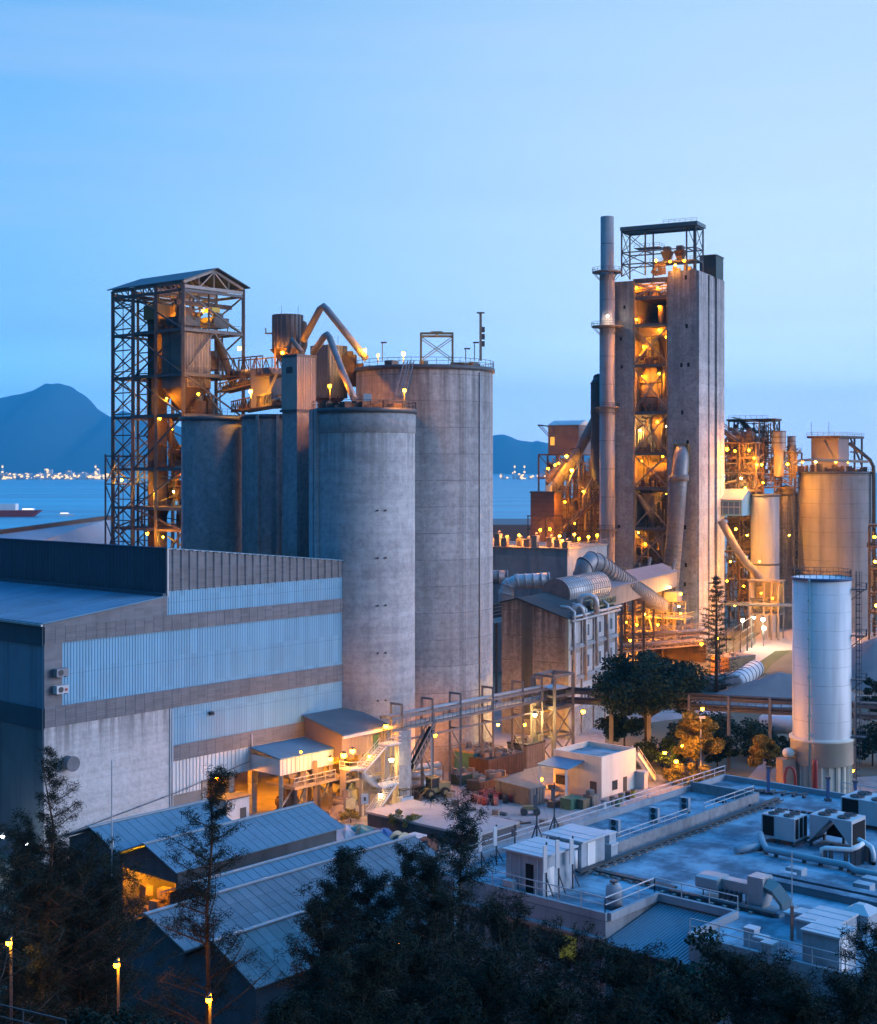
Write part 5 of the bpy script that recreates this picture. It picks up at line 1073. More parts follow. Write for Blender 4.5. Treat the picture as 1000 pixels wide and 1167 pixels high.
steelwork('dark beams and chutes crowding the high canopy frame', FR3, 0, 6, 0, rb3, zr3[0]-6, zr3[2], 16, 9)
mb = MB(); mb.fb(FR_, 7.3, 7.6, -.5, rb+.5, zr[2], zr[7]+2); mb.corr(FR_(7.3, rb+.5, zr[2]), -FR_.v, rb+1, UZ, zr[7]-zr[2], -FR_.u, 1.0); mb.build('added_glow_backing', BRICKY, rf)  # backing panel added so a lamp-lit glow shows behind the steel
t = thing('pipe_bundle', 'tangle of dusty pipes rising through the glowing process frame', 'pipes', FR_(2, rb*.5, 5), FR_.ang)
for i in range(30):
    b = rb*r_.random(); a = r_.uniform(.6, 5); z0 = r_.choice(zr[:6]); z1 = z0+r_.uniform(6, 16); b2_ = rb*r_.random()
    mb = MB(); mb.pipe([FR_(a, b, z0), FR_(a, b, z1), FR_(a+.5, b2_, z1+1.5)], r_.uniform(.18, .5), 7); mb.build('tube', DUST if i % 3 else RUST, t)
for i, (x, Y, r, y0, y1) in enumerate(((888, 430, 2.15, 513, 491), (902.5, 431, 1.25, 515, 497))):
    p = P(x, y0, Y); t = thing('exhaust_stack', ('wide', 'narrow')[i]+' ribbed silver exhaust cylinder on the deck above the grey round silo', 'exhaust', p)
    h = zof(y1, Y)-p.z; mb = MB(); mb.cyl(p, r, h, 20); mb.build('shell', LAG, t); mb = MB()
    for k in range(3): mb.lathe(p+UZ*h*(.35+.3*k), [(r+.02, 0), (r+.14, .1), (r+.02, .25)], 20)
    mb.build('band', RUST, t); mb = MB(); mb.cyl(p-UZ*8, r*.7, 8, 12); mb.build('outlet', DUST, t)
FHs = Fr((P(846, HY, 416).x, 416, GZ), 62); hb = at(FHs, 818); z0, z1 = zof(588, 416), zof(569, 416)
t = thing('control_cabin', 'small gabled cabin with a blue window front on the process frame', 'cabin', FHs(0, 0, z0), FHs.ang); a2 = ata(FHs, 859)
mb = MB(); mb.fb(FHs, 0, a2, 0, hb, z0, z1); mb.prism([FHs(0, 0, z1), FHs(a2, 0, z1), FHs(a2/2, 0, z1+2.7)], FHs.v*hb); mb.build('wall', BLUEW, t)
mb = MB(); mb.obox(FHs(-.6, -.3, z1-.3), FHs.u*(a2/2+.6)+UZ*3.1, FHs.v*(hb+.5), UZ*.2); mb.obox(FHs(a2+.6, -.3, z1-.3), FHs.u*-(a2/2+.6)+UZ*3.1, FHs.v*(hb+.5), UZ*.2); mb.build('roof', pm('pale_brown_roof', (.45, .40, .38), (.36, .32, .3), .2, .7), t)
mb = MB(); mb.fb(FHs, -.08, 0, .4, hb, z0+.5, z1-.8); mb.build('window_front', BLUEP, t)
mb = MB()
for k in range(5): mb.fb(FHs, -.14, -.08, .6+k*1.7, .75+k*1.7, z0+.5, z1-.8)
mb.fb(FHs, -.14, -.08, .4, hb, z0+2.5, z0+2.7); mb.build('window_frame', LGREY, t)
p = P(875, HY, 421); ts = silo('silo', 'smooth grey round silo standing between the process frame and the big right silo', V(p.x+.2, 425), 4.25, zof(564, 421), pm('smooth_grey_silo', (.42, .42, .44), (.36, .36, .38), .15, .75, streak=.3, blotch=((.25, .2, .18), .4, .65, .5)), rail=False)
mb = MB(); mb.lathe(V(p.x+.2, 425, zof(645, 421)), [(4.27, 0), (4.4, .1), (4.4, .5), (4.27, .6)], 40); mb.build('hoop', STEEL, ts)
p = P(898, HY, 434); ts = silo('silo', 'brownish narrow silo squeezed behind the smooth grey round silo', V(p.x, 436), 3.6, zof(563, 434), OLDC, rail=False)
mb = MB(); mb.lathe(V(p.x, 436, zof(563, 434)+.2), [(3.6, 0), (2.4, 2), (.05, 2.6)], 32); mb.build('dome', DUST, ts)
p = P(953.5, HY, 432); CR = V(p.x, 432); rs = 41.3/F*432
ts = silo('silo', 'big tan grey concrete silo carrying a pink house on top at the right', CR, rs, zof(538, 432-rs*.5), pm('tan_silo_concrete', (.28, .27, .275), (.21, .20, .205), .12, .9, streak=.4, sscale=.5, zl=(4.3, .14, .6), blotch=((.12, .11, .1), .25, .55, .6)))
zt = zof(538, 432-rs*.5)+.2
PH = Fr((P(956, HY, 428).x, 428, zt), 50); hb = at(PH, 925); ha = ata(PH, 968)
t = thing('silo_house', 'pinkish house with flat canopy roof on the big right silo', 'house', PH.o, PH.ang); z1 = zof(499, 428)
mb = MB(); mb.fb(PH, 0, ha, 0, hb, zt, z1); mb.build('wall', PINK, t)
mb = MB(); mb.fb(PH, -1, ha+9, -1, hb+1, z1, z1+.7); mb.build('roof', RUST, t)
mb = MB(); mb.rail([PH(-1, hb+1, z1+.7), PH(-1, -1, z1+.7), PH(ha+9, -1, z1+.7)], 1, .08); mb.build('railing', STEEL, t)
mb = MB()
for a in (ha+3, ha+8.5):
    for b in (-.5, hb): mb.bar(PH(a, b, zt), PH(a, b, z1), .5)
mb.bar(PH(ha, -.5, zt+6), PH(ha+8.5, -.5, zt+6), .4); mb.bar(PH(ha, -.5, z1), PH(ha+8.5, -.5, zt+2), .45); mb.build('column', RUST, t)
mb = MB(); mb.pipe([PH(-.2, hb*.5, z1-1), PH(-.2, 1, zt+3)], .4, 8); mb.build('chute', DUST, t)
mb = MB()
for b, a in ((hb, 0), (hb*.4, 1)): mb.bar(PH(a, b, z1), PH(a, b, z1+5), .12)
mb.build('aerial', STEEL, t)
dpipe('dark pipe curving over the rim and down the right side of the big right silo', [P(968, 505, 424), P(985, 518, 424), P(992, 524, 424), P(996, 532, 424), P(996.5, 548, 424), P(996.5, 700, 424)], .55, DGREY, 'downpipe')
for i, (x, fl) in enumerate(((915, 1300), (930, 1400), (953, 1500), (967, 1400))):
    lamp(P(x, 526, 424.5), 'orange lamp on the rim of the big right silo, %s in the row' % ('first', 'second', 'third', 'fourth')[i], fl, .36, 1.5)
t = thing('rim_machine', 'rusty conveyor machinery along the rim of the big right silo', 'machine', V(CR.x, 424, zt)); mb = MB()
for i in range(16): x = P(911+i*5.2, 0, 424).x; mb.box(V(x, 425+r_.uniform(-1.5, 1.5), zt), r_.uniform(.6, 1.5), 1.4, r_.uniform(.6, 2.6))
mb.build('housing', RUST, t); mb = MB(); mb.pipe([P(903, 530, 422), P(911, 525, 422), P(922, 524, 422), P(990, 526, 422)], .4, 8); mb.build('pipe', DUST, t)
t = thing('caged_ladder', 'tall dark ladder frame between brown narrow silo and big right silo', 'ladder', P(908, 700, 420)); mb = MB()
for dx in (-2.3, 2.3): mb.bar(P(908+dx, 715, 420), P(908+dx, 545, 420), .3)
for i in range(15): y = 550+i*11; mb.bar(P(905.7, y, 420), P(910.3, y, 420), .35)
mb.build('rungs', DGREY, t)
dpipe('thick dusty pipe slanting down right inside the glowing frame', [P(822, 593, 414), P(829, 606, 414), P(840, 626, 413), P(852, 643, 412), P(861, 652, 411), P(865, 658, 411), P(866, 668, 411)], 1.15, DUST, 'slanting_pipe', 'pipe', 12, 0)
LC = Fr((P(888, HY, 402).x, 402, GZ), 62); lbb = at(LC, 854); z0, z1 = zof(700, 402), zof(664, 402)
t = thing('lit_cabin', 'open yellow lit cabin on legs in front of the smooth grey round silo', 'cabin', LC.o, LC.ang)
mb = MB(); mb.fb(LC, 0, 6, 0, lbb, z0-.4, z0); mb.fb(LC, -.4, 6.4, -.4, lbb+.4, z1, z1+.4); mb.build('roof', DUST, t)
mb = MB(); mb.fb(LC, 5.6, 6, 0, lbb, z0, z1); mb.fb(LC, 0, 5.6, lbb-.3, lbb, z0, z1); mb.build('rear_wall', pm('yellow_cream', (.5, .45, .3), (.4, .35, .22), .5, .8), t)
mb = MB()
for b in (.2, lbb*.25, lbb*.5, lbb-.2):
    mb.bar(LC(0, b, GZ), LC(0, b, z1), .45); mb.bar(LC(6, b, GZ), LC(6, b, z0), .4)
mb.build('leg', DUST, t)
mb = MB(); mb.rail([LC(6, -.1, z0), LC(-.1, -.1, z0), LC(-.1, lbb, z0)], 1.2, .1, 1.5); mb.fb(LC, -.2, .1, 0, lbb, z0+3.6, z0+4.4); mb.build('railing', STEEL, t)
for i in range(3): machine(LC, 'yellow lit pump unit inside the open cabin, %s' % ('near its open corner', 'in its middle', 'at its tower end')[i], 3, lbb*(.2+.3*i), z0, 2, 2, 4, pm('yellow_dust', (.45, .36, .15), (.3, .24, .1), .8, .8), r_)
dpipe('horizontal pale pipe bridge reaching from the lit cabin to the white tank', [P(826, 688, 398), P(870, 689, 398), P(907, 690, 398)], .5, DUST, 'pipe_bridge')
for x, y, Y, fl, r, lb in ((829, 512, 416, 1800, .6, 'large glowing lamp at the tower side of the process frame top'), (823, 520, 418, 700, .5, 'lamp peeking out from the tower edge on the process frame'), (838, 514, 418, 4200, .4, 'lamp second from the tower on the process frame top'), (854, 513, 424, 2000, .36, 'lamp at the right top corner of the process frame'), (860, 522, 424, 1800, .34, 'small lamp below the right top corner of the process frame'), (863, 529.5, 424, 2600, .42, 'first of twin lamps on the raised deck'), (868.5, 529.5, 424, 2600, .42, 'second of twin lamps on the raised deck'), (898, 529, 424, 1800, .5, 'large lamp at the silo end of the raised deck'), (845, 545, 420, 3200, .4, 'lamp lighting the middle of the process frame'), (850, 556, 420, 2200, .34, 'lamp above the cabin roof gable'), (870, 550, 426, 900, .34, 'lamp under the raised deck braces'), (839, 603, 412, 2500, .46, 'round lamp under the cabin platform'), (852, 610, 414, 4500, .34, 'lamp at the right end of the cabin platform'), (833, 640, 416, 1500, .34, 'lamp by the thick slanting pipe'), (848, 668, 412, 5000, .34, 'lamp below the slanting pipe end'), (838, 690, 408, 4500, .34, 'lamp low in the process frame behind the slim pine'), (868, 676, 398, 2400, .3, 'lamp inside the open lit cabin'), (881, 682, 398, 2400, .3, 'second lamp inside the open lit cabin near its corner'), (829, 662, 412, 1200, .34, 'lamp at the tower side of the lower process frame'), (900, 610, 426, 400, .3, 'lamp hidden between the narrow silos'), (912, 668, 410, 700, .34, 'lamp washing the lower wall of the big right silo'), (866, 640, 410, 1100, .3, 'lamp casting orange light on the smooth grey silo')):
    lamp(P(x, y, Y), lb, fl*2.2, r*.8)
for x, y, Y, fl, r, lb in ((847, 707, 385, 4500, .5, 'white lamp behind the slim pine beside the lit cabin'), (870, 706, 384, 4500, .55, 'upper blazing white floodlight over the road'), (871, 716, 383, 4500, .55, 'lower blazing white floodlight over the road'), (860, 704, 386, 2500, .35, 'small white lamp left of the blazing road floodlights')):
    lamp(P(x, y, Y), lb, fl, r, 5 if y > 704 else 0, col=(1, .78, .45))
# plant edge at the far right
FE = Fr((P(1030, HY, 400).x, 400, GZ), 62); eb = at(FE, 991)
zE = [zof(y, 400) for y in (700, 678, 650, 625, 600)]
steelwork('dark steel and pipes inside the lit frame at the picture edge', FE, .5, 7, 0, eb, GZ+1, zE[4], 20, 14)
frame('edge_frame', 'lit rusty frame cut by the right picture edge beside the big silo', FE, (0, 8), (0, eb*.5, eb), zE, .5, RUST, 'frame', braces=[(('a', 0), (0, eb*.5), (0, 1, 2, 3, 4), 'x'), (('a', 0), (eb*.5, eb), (1, 3), 'x')], decks=[(z, 0, 8, 0, eb) for z in zE], rmat=DUST)
for x, y, fl, lb in ((998, 640, 2000, 'lamp in the edge frame at mid height'), (997, 612, 1500, 'white lamp at the top of the edge frame'), (999, 690, 2000, 'low lamp in the edge frame')): lamp(P(x, y, 396), lb, fl, .4)
# ------------------------------------------------------------------ annex with stairs on the warehouse end
t = thing('annex', 'dark roofed sheeted annex on the warehouse end above lit stairs', 'annex', SH(44, -8, GZ), SH.ang)
AN = SH
mb = MB(); mb.prism([SH(43.9, -.3, 3.6), SH(43.9, -8, 3.6), SH(43.9, -8, 6.8), SH(43.9, -.3, 8.5)], SH.u*9.3); mb.corr(SH(43.9, -8.02, 3.6), SH.u, 9.3, UZ, 3.1, -SH.v, .7); mb.build('wall', PINK, t)
mb = MB(); mb.obox(SH(43.4, -8.6, 6.85), SH.u*10.2, SH(0, -.2, 8.75)-SH(0, -8.6, 6.85), UZ*.2); mb.build('roof', pm('stained_dark_roof', (.12, .14, .16), (.08, .10, .12), .3, .7, blotch=((.35, .28, .25), .25, .6, .7)), t)
mb = MB(); mb.bar(SH(43.4, -8.75, 6.7), SH(53.6, -8.75, 6.7), .3, .4); mb.build('gutter', LGREY, t)
mb = MB(); mb.fb(SH, 50.3, 51.3, -8.2, -8, 3.6, 6.0); mb.build('door', GREENP, t)
mb = MB()
for a, b in ((44.2, -7.7), (48, -7.7), (52.8, -7.7), (52.8, -1), (44.2, -1), (40, -6.6)): mb.bar(SH(a, b, GZ), SH(a, b, 3.6), .55)
mb.bar(SH(44.2, -7.7, 1), SH(52.8, -7.7, 3.4), .25); mb.bar(SH(44.2, -7.7, 0), SH(53, -7.7, 0), .3)
mb.build('column', DUST, t)
mb = MB(); mb.fb(SH, 45, 52, -6.5, -.5, -.6, -.3); mb.build('floor', DUST, t)
t = thing('canopy', 'lower ribbed canopy with lit fascia beside the annex', 'canopy', SH(34, -6, GZ), SH.ang)
mb = MB(); mb.obox(SH(33.4, -6.5, 4.7), SH.u*10.6, SH(0, -.2, 5.6)-SH(0, -6.5, 4.7), UZ*.15); mb.build('roof', ROOFM, t)
mb = MB(); mb.corr(SH(33.5, -6.3, 2.5), SH.u, 10.4, UZ, 2.2, -SH.v, .8); mb.fb(SH, 33.5, 33.7, -6.3, -.3, 2.5, 4.7); mb.build('fascia', PALEW, t)
mb = MB()
for a in (34, 38.5, 43.6): mb.bar(SH(a, -6, GZ), SH(a, -6, 2.5), .5)
mb.bar(SH(34, -6, -2), SH(38.5, -6, 2.4), .2); mb.bar(SH(43.6, -6, -2), SH(38.5, -6, 2.4), .2)
mb.build('post', OLDC, t)
t = thing('loading_deck', 'railed steel deck with lit machinery under the canopy', 'platform', SH(38, -6, GZ), SH.ang)
mb = MB(); mb.fb(SH, 35.5, 46, -7.2, -1, .3, .7); mb.build('deck', DUST, t); mb = MB(); mb.rail([SH(35.5, -7.1, .7), SH(43.5, -7.1, .7)], 1.2, .12, 1.8); mb.build('railing', GALV, t)
mb = MB()
for a in (36, 40.5, 45.5): mb.bar(SH(a, -6.8, GZ), SH(a, -6.8, .3), .4); mb.bar(SH(a, -6.8, -2.5), SH(a+2, -6.8, .3), .2)
mb.build('leg', STEEL, t)
for k, (a, b, z, lb) in enumerate(((37.5, -4, .7, 'rusty motor on the deck under the canopy'), (41.5, -4.5, .7, 'yellow lit pump on the deck under the canopy'), (47.5, -4, -.3, 'dusty conveyor drive under the annex floor'), (50.5, -4.5, -.3, 'round dusty crusher under the annex'), (47, -6.3, GZ, 'brown bin on the ground under the annex stairs'), (38, -3, GZ, 'yellow box machine under the loading deck'), (43, -9.5, GZ, 'pale crate machine in front of the loading deck'))):
    machine(SH, lb, a, b, z, 2.2, 2.2, 2.6 if z > -1 else 3.0, (DUST, YPALE, RUST)[k % 3], rnd)
t = thing('zigzag_stair', 'pale steel zigzag stair with railings brightly lit at the annex', 'stair', P(412, 900, 199)+V(0, 0, -1))
A1, A2, B1, B2, C1, C2, D1 = P(437, 850, 203), P(452, 847, 205), P(411, 880, 198), P(393, 878, 197), P(430, 898, 199), P(449, 892, 202), P(422, 921, 197)
mb = MB(); mb.stair(B1, A1, 1.3, SH.v); mb.build('upper_flight', PALEW, t)
mb = MB(); mb.stair(C1, B1, 1.3, SH.v); mb.build('middle_flight', PALEW, t)
mb = MB(); mb.stair(V(D1.x, D1.y, GZ+.1), C2, 1.3, SH.v); mb.build('lower_flight', PALEW, t)
mb = MB()
for p, q in ((A1, A2), (B2, B1), (C1, C2)):
    d = q-p; n = SH.v*1.0; mb.obox(p-n, V(d.x, d.y), n*2, UZ*.25); mb.rail([p-n, V(q.x, q.y, p.z)-n], 1.2, .08, 1.2)
mb.rail([V(A2.x, A2.y, A1.z)-SH.v, V(A2.x, A2.y, A1.z)+SH.v], 1.2, .08, 1); mb.rail([B2-SH.v, B2+SH.v], 1.2, .08, 1); mb.build('landing', PALEW, t)
mb = MB()
for p in (A2, B1, B2, C2, A1): mb.bar(V(p.x, p.y, GZ), p, .35)
mb.build('post', DUST, t)
t = thing('notice_board', 'small white notice board at the foot of the zigzag stair', 'sign', P(418, 917, 196)); p = P(416, 917, 195.5)
mb = MB(); mb.box(p, 1.0, .08, 1.5); mb.build('board', WHITE, t); mb = MB(); mb.box(p+V(0, -.06, .5), .3, .03, .55); mb.build('symbol', DGREY, t)
mb = MB(); mb.bar(p+UZ*-1.5, p+UZ*.2, .1); mb.build('post', STEEL, t)
t = thing('wall_panel', 'tall pale panelled pier at the foot of the front silo', 'wall', P(459, 890, 205)); p = P(459, 910, 206); mb = MB(); mb.box(V(p.x, 206, GZ), 2.6, 1, zof(833, 206)-GZ, .85); mb.build('panel', CONC, t)
mb = MB(); mb.box(V(p.x, 206, 1.5), 2.75, 1.15, .3, .85); mb.build('ledge', OLDC, t)
for x, y, Y, fl, r, lb in ((392, 861, 196, 2800, .42, 'brightest lamp at the annex corner over the stair landing'), (402, 856, 197, 1300, .38, 'lamp just above and beside the brightest annex lamp'), (440, 828, 205, 1000, .34, 'lamp at the top right corner of the annex roof'), (376.5, 865, 195, 2600, .34, 'lamp at the end of the ribbed canopy fascia'), (446.5, 866, 203, 2400, .34, 'lamp on the pier right of the zigzag stair'), (421, 862, 200, 500, .2, 'small lamp on the upper stair flight'), (434, 906, 200, 2400, .28, 'low lamp under the zigzag stair'), (343, 857, 194, 260, .16, 'tiny lamp on the canopy roof edge')):
    lamp(P(x, y, Y), lb, fl, r)
for a, b, z, fl, lb in ((36, 4, 3, 4200, 'lamp inside the open ground floor of the warehouse'), (47, -2.5, 2.6, 3000, 'lamp under the annex floor'), (42, -3, 1.9, 2200, 'lamp over the loading deck machinery'), (30, 3, 1.5, 3000, 'lamp behind the white hut in the warehouse opening'), (45, 5, 1, 4000, 'lamp deep inside the warehouse ground floor')):
    lamp(SH(a, b, z), lb, fl, .28)
for k, (x, y, w_, d_, h_, m_, lb) in enumerate(((263, 938, 4.2, 3, 3.6, LGREY, 'small white flat roofed hut in front of the warehouse opening'),)):
    p = G(x, y); t = thing('site_hut', lb, 'hut', p, .85); mb = MB(); mb.box(p, w_, d_, h_, .85); mb.build('wall', m_, t); mb = MB(); mb.box(p+UZ*h_, w_+.4, d_+.4, .2, .85); mb.build('roof', STEEL, t); mb = MB(); u = SH.u; v = SH.v; mb.obox(p-v*(d_/2+.05)+u*.4, u*1.1, v*.1, UZ*2.2); mb.build('door', DGREY, t)
# ------------------------------------------------------------------ pipe racks
A0 = V(-7.7, 206); 
def onU(t_): return A0+SH.u*t_
def tpx(x):
    k = (x-CX)/F; return (k*A0.y-A0.x)/(SH.u.x-k*SH.u.y)
t = thing('pipe_rack', 'long galvanised pipe bridge on portal frames in front of the silos', 'pipe rack', V(A0.x, A0.y, GZ), SH.ang)
tt = [tpx(x) for x in (452, 487, 519, 556, 590, 612)]
for s in tt:
    mb = MB()
    for k in (-1.1, 1.1): mb.bar(onU(s)+SH.v*k+UZ*GZ, onU(s)+SH.v*k+UZ*10.4, .34)
    mb.bar(onU(s)-SH.v*1.2+UZ*10.3, onU(s)+SH.v*1.2+UZ*10.3, .3)
    for z in (4.9, 6.6, 8.3): mb.bar(onU(s)-SH.v*1.2+UZ*z, onU(s)+SH.v*1.2+UZ*z, .25)
    for j in range(3): mb.bar(onU(s)-SH.v*1.1+UZ*(-3.5+j*2.8), onU(s)+SH.v*1.1+UZ*(-.7+j*2.8), .12)
    mb.build('portal', RACKG, t)
mb = MB(); q = onU(tpx(618))
for k, z, w_ in ((-1.1, 8.45, .42), (1.1, 8.45, .42), (-1.1, 6.75, .36), (1.1, 6.75, .36), (-1.1, 5.0, .26)): mb.bar(A0+SH.v*k+UZ*z, q+SH.v*k+UZ*z, .22, w_)
n = 36
for i in range(n+1): c = A0.lerp(q, i/n); mb.bar(c-SH.v*1.1+UZ*6.7, c-SH.v*1.1+UZ*8.4, .08)
mb.build('truss', RACKG, t)
for k, z, r in ((-.5, 7.0, .22), (.2, 7.0, .3), (.7, 7.0, .18), (0, 8.8, .2), (-.6, 8.8, .16)):
    mb = MB(); mb.pipe([A0+SH.v*k+UZ*z, q+SH.v*k+UZ*z], r, 8); mb.build('pipe', GALV, t)
t = thing('belt_conveyor', 'inclined belt conveyor with a curved lit leg joining the pipe bridge to the annex', 'conveyor', P(478, 880, 210)); mb = MB()
p, q2 = P(468, 880, 207), P(492, 832, 211)
for k in (-.6, .6):
    mb.bar(p+SH.v*k, q2+SH.v*k, .2); mb.bar(p+SH.v*k+UZ*1.3, q2+SH.v*k+UZ*1.3, .18)
    for i in range(9): mb.bar(p.lerp(q2, i/8)+SH.v*k, p.lerp(q2, (i+.5)/8)+SH.v*k+UZ*1.3, .1)
mb.build('truss', RACKG, t); mb = MB(); mb.bar(p+UZ*.5, q2+UZ*.5, 1.0, .1); mb.build('belt', RUBBER, t); mb = MB(); mb.bar(V(p.x, p.y, GZ), p, .3); mb.bar(V(q2.x, q2.y, GZ), q2, .3); mb.build('leg', LGREY, t)
q = onU(tpx(618)); e1 = V(P(1012, 0, 222).x, 222)
FB = Fr((P(636, HY, 238).x, 238, GZ), 62)
frame('transfer_tower', 'square pale steel transfer tower where the two pipe bridges meet', Fr(q+UZ*GZ, 48.8), (0, 5.2), (-2.6, 1.6), (.5, 5.2, 7.2, 10.6), .5, RACKG, 'frame', braces=[(('b', -2.6), (0, 5.2), (0, 1), 'x'), (('a', 0), (-2.6, 1.6), (0, 1), 'x')], decks=[(5.2, 0, 5.2, -2.6, 1.6)])
t = thing('machine_house', 'dark open machine house on the transfer tower', 'hut', q+UZ*5.6); mb = MB(); mb.box(q+SH.u*3+UZ*5.7, 3.4, 3, 2.4, .85); mb.build('casing', DGREY, t); mb = MB(); mb.box(q+SH.u*3+UZ*8.1, 4, 3.6, .3, .85); mb.build('roof', LGREY, t); mb = MB(); mb.bar(q+UZ*4.6, q+SH.u*5+UZ*4.6, .4); mb.build('yellow_beam', YELLOW, t)
q5 = q+SH.u*5; d = e1-q5; x_ = V(-d.y, d.x).normalized()
t = thing('pipe_rack', 'second pipe bridge running right behind trees and white tank', 'pipe rack', q5+UZ*GZ)
def atx(x):
    k = (x-CX)/F; return (k*q5.y-q5.x)/(d.x-k*d.y)
for x in (697, 740, 786, 831, 878, 925, 975):
    c = q5+d*atx(x); mb = MB()
    for k in (-.9, .9): mb.bar(c+x_*k+UZ*GZ, c+x_*k+UZ*8.0, .34)
    mb.bar(c-x_+UZ*7.6, c+x_+UZ*7.6, .25); mb.bar(c-x_+UZ*5.8, c+x_+UZ*5.8, .25); mb.build('portal', RACKG, t)
mb = MB()
for k in (-.9, .9): mb.bar(q5+x_*k+UZ*7.4, e1+x_*k+UZ*7.4, .22, .5); mb.bar(q5+x_*k+UZ*5.7, e1+x_*k+UZ*5.7, .22, .45)
for i in range(40): c = q5.lerp(e1, i/39); mb.bar(c-x_*.9+UZ*5.7, c-x_*.9+UZ*7.4, .09)
mb.build('truss', STEEL, t)
for k, z in ((-.4, 6.2), (.3, 6.2), (0, 7.9)): mb = MB(); mb.pipe([q5+x_*k+UZ*z, e1+x_*k+UZ*z], .24, 8); mb.build('pipe', STEEL, t)
for x, y, Y, fl, r, lb in ((610, 815, 231, 4200, .32, 'lamp under the pipe bridge beside the transfer tower'), (665, 811, 246, 4200, .36, 'lamp on the kiln building wall left of the round dark tree'), (598, 826, 246, 3200, .3, 'lamp behind the pipe bridge against the kiln building'), (553, 835, 236, 1600, .3, 'lamp at the foot of the widest silo'), (496, 838, 220, 3000, .3, 'lamp between front silo foot and pipe bridge'), (697, 807, 248, 3500, .32, 'lamp behind the first post right of the transfer tower'), (617, 888, 216, 3600, .3, 'ground floodlight by the rusty container near the white building'), (568, 826, 246, 3600, .26, 'dim lamp by the mixers behind the yard')):
    lamp(P(x, y, Y), lb, fl, r)
# ------------------------------------------------------------------ yard buildings and gear
WB = Fr(G(686, 910), 48.8); wb = at(WB, 631); wa = ata(WB, 725); wz = zof(863, WB.o.y)
t = thing('office_building', 'small cream two sided flat roofed building in the yard with a canopy', 'building', WB.o, WB.ang)
mb = MB(); mb.fb(WB, 0, wa, 0, wb, GZ, wz-.9); mb.fb(WB, 0, .25, 0, wb, wz-.9, wz); mb.fb(WB, .25, wa, 0, .25, wz-.9, wz); mb.fb(WB, wa-.25, wa, .25, wb, wz-.9, wz); mb.fb(WB, .25, wa-.25, wb-.25, wb, wz-.9, wz); mb.build('wall', CREAM, t)
mb = MB(); mb.fb(WB, .25, wa-.25, .25, wb-.25, wz-.9, wz-.8); mb.build('roof', FELT, t)
mb = MB(); mb.fb(WB, -.05, 0.01, wb*.1, wb*.1+1.2, GZ, GZ+2.3); mb.build('door', pm('brown_door', (.12, .09, .07), None, 1, .7), t)
for a0, a1, z0, z1 in ((wa*.3, wa*.3+1.4, GZ+.7, GZ+2.1), (wa*.62, wa*.62+1.0, GZ, GZ+2.2)): mb = MB(); mb.fb(WB, a0, a1, -.05, .01, z0, z1); mb.build('window' if z0 > GZ else 'door', GLASS if z0 > GZ else DGREY, t)
mb = MB(); mb.fb(WB, -.05, .01, wb*.72, wb*.95, GZ+1, GZ+2.4); mb.build('window', GLASS, t)
mb = MB(); mb.fb(WB, wa-.1, wa+.9, -1.6, 0, GZ, GZ+2.5); mb.fb(WB, wa-.3, wa+1.1, -1.8, 0, GZ+2.5, GZ+2.65); mb.build('porch', LGREY, t)
mb = MB(); mb.stair(WB(wa+6, .8, GZ+.2), WB(wa+1, .8, wz-1), 1.1, WB.v, .5); mb.build('stair', CREAM, t)
mb = MB(); c = [WB(-.1, wb*.35, GZ+5), WB(-.1, wb*.98, GZ+5), WB(-4.2, wb*1.0, GZ+4.4), WB(-4.2, wb*.35, GZ+4.4)]; mb.prism(c, UZ*.18); mb.build('canopy', pm('blue_canopy', (.12, .25, .36), (.09, .2, .3), .5, .5), t)
for b in (.4, .95): mb = MB(); mb.bar(WB(-4, wb*b, GZ), WB(-4, wb*b, GZ+4.4), .34); mb.build('canopy_post', WHITE, t)
# red drums
def drum(p, label, m, first=None):
    t = thing('drum', label, 'drum', p); mb = MB(); mb.lathe(p, [(.01, 0), (.3, 0), (.3, .3), (.315, .32), (.3, .34), (.3, .62), (.315, .64), (.3, .66), (.3, .9), (.27, .9), (.27, .87), (.01, .87)], 14); mb.build('shell', m, t)
    mb = MB(); mb.cyl(p+V(.12, .1, .87), .05, .03, 8); mb.build('bung', GALV, t); return t
protos = [drum(G(551, 915), 'red oil drum standing in the crowded rows of drums in the yard', REDP), drum(G(556, 917), 'faded pinkish drum standing among the red drums in the yard', pm('faded_red', (.42, .16, .13), (.3, .1, .09), .8, .6)), drum(G(562, 918), 'brown rusty drum standing among the red drums in the yard', RUST)]
grp = ['red oil drums in the yard', 'faded drums in the yard', 'rusty drums in the yard']
for p_, g_ in zip(protos, grp): p_['group'] = g_
o = Fr(G(551, 917), 40)
for i in range(9):
    for j in range(5):
        if i+j < 1 or rnd.random() < .12: continue
        k = rnd.choice((0, 0, 0, 0, 1, 2)); dup(protos[k], o(i*1.05+rnd.uniform(-.12, .12), j*1.1-1.5+rnd.uniform(-.12, .12), GZ+.012), rnd.uniform(0, 6), scale=1.3)
t = thing('container', 'rusty brown open skip container behind the red drums', 'container', G(598, 912)); o = Fr(G(604, 920), 40); o.o.z = GZ
mb = MB(); mb.fb(o, 0, 3, 0, 7.5, GZ+.02, GZ+2.6); 
for i in range(12): mb.fb(o, -.08, 0, .2+i*.6, .4+i*.6, GZ+.1, GZ+2.5)
for i in range(5): mb.fb(o, .2+i*.6, .4+i*.6, -.08, 0, GZ+.1, GZ+2.5)
mb.build('body', pm('dusty_rust_container', (.22, .185, .165), (.14, .12, .11), .5, .9, blotch=((.1, .06, .05), .8, .5, .7)), t); mb = MB(); mb.fb(o, -.1, 3.1, -.1, 7.6, GZ+2.6, GZ+2.75); mb.build('rim', DUST, t)
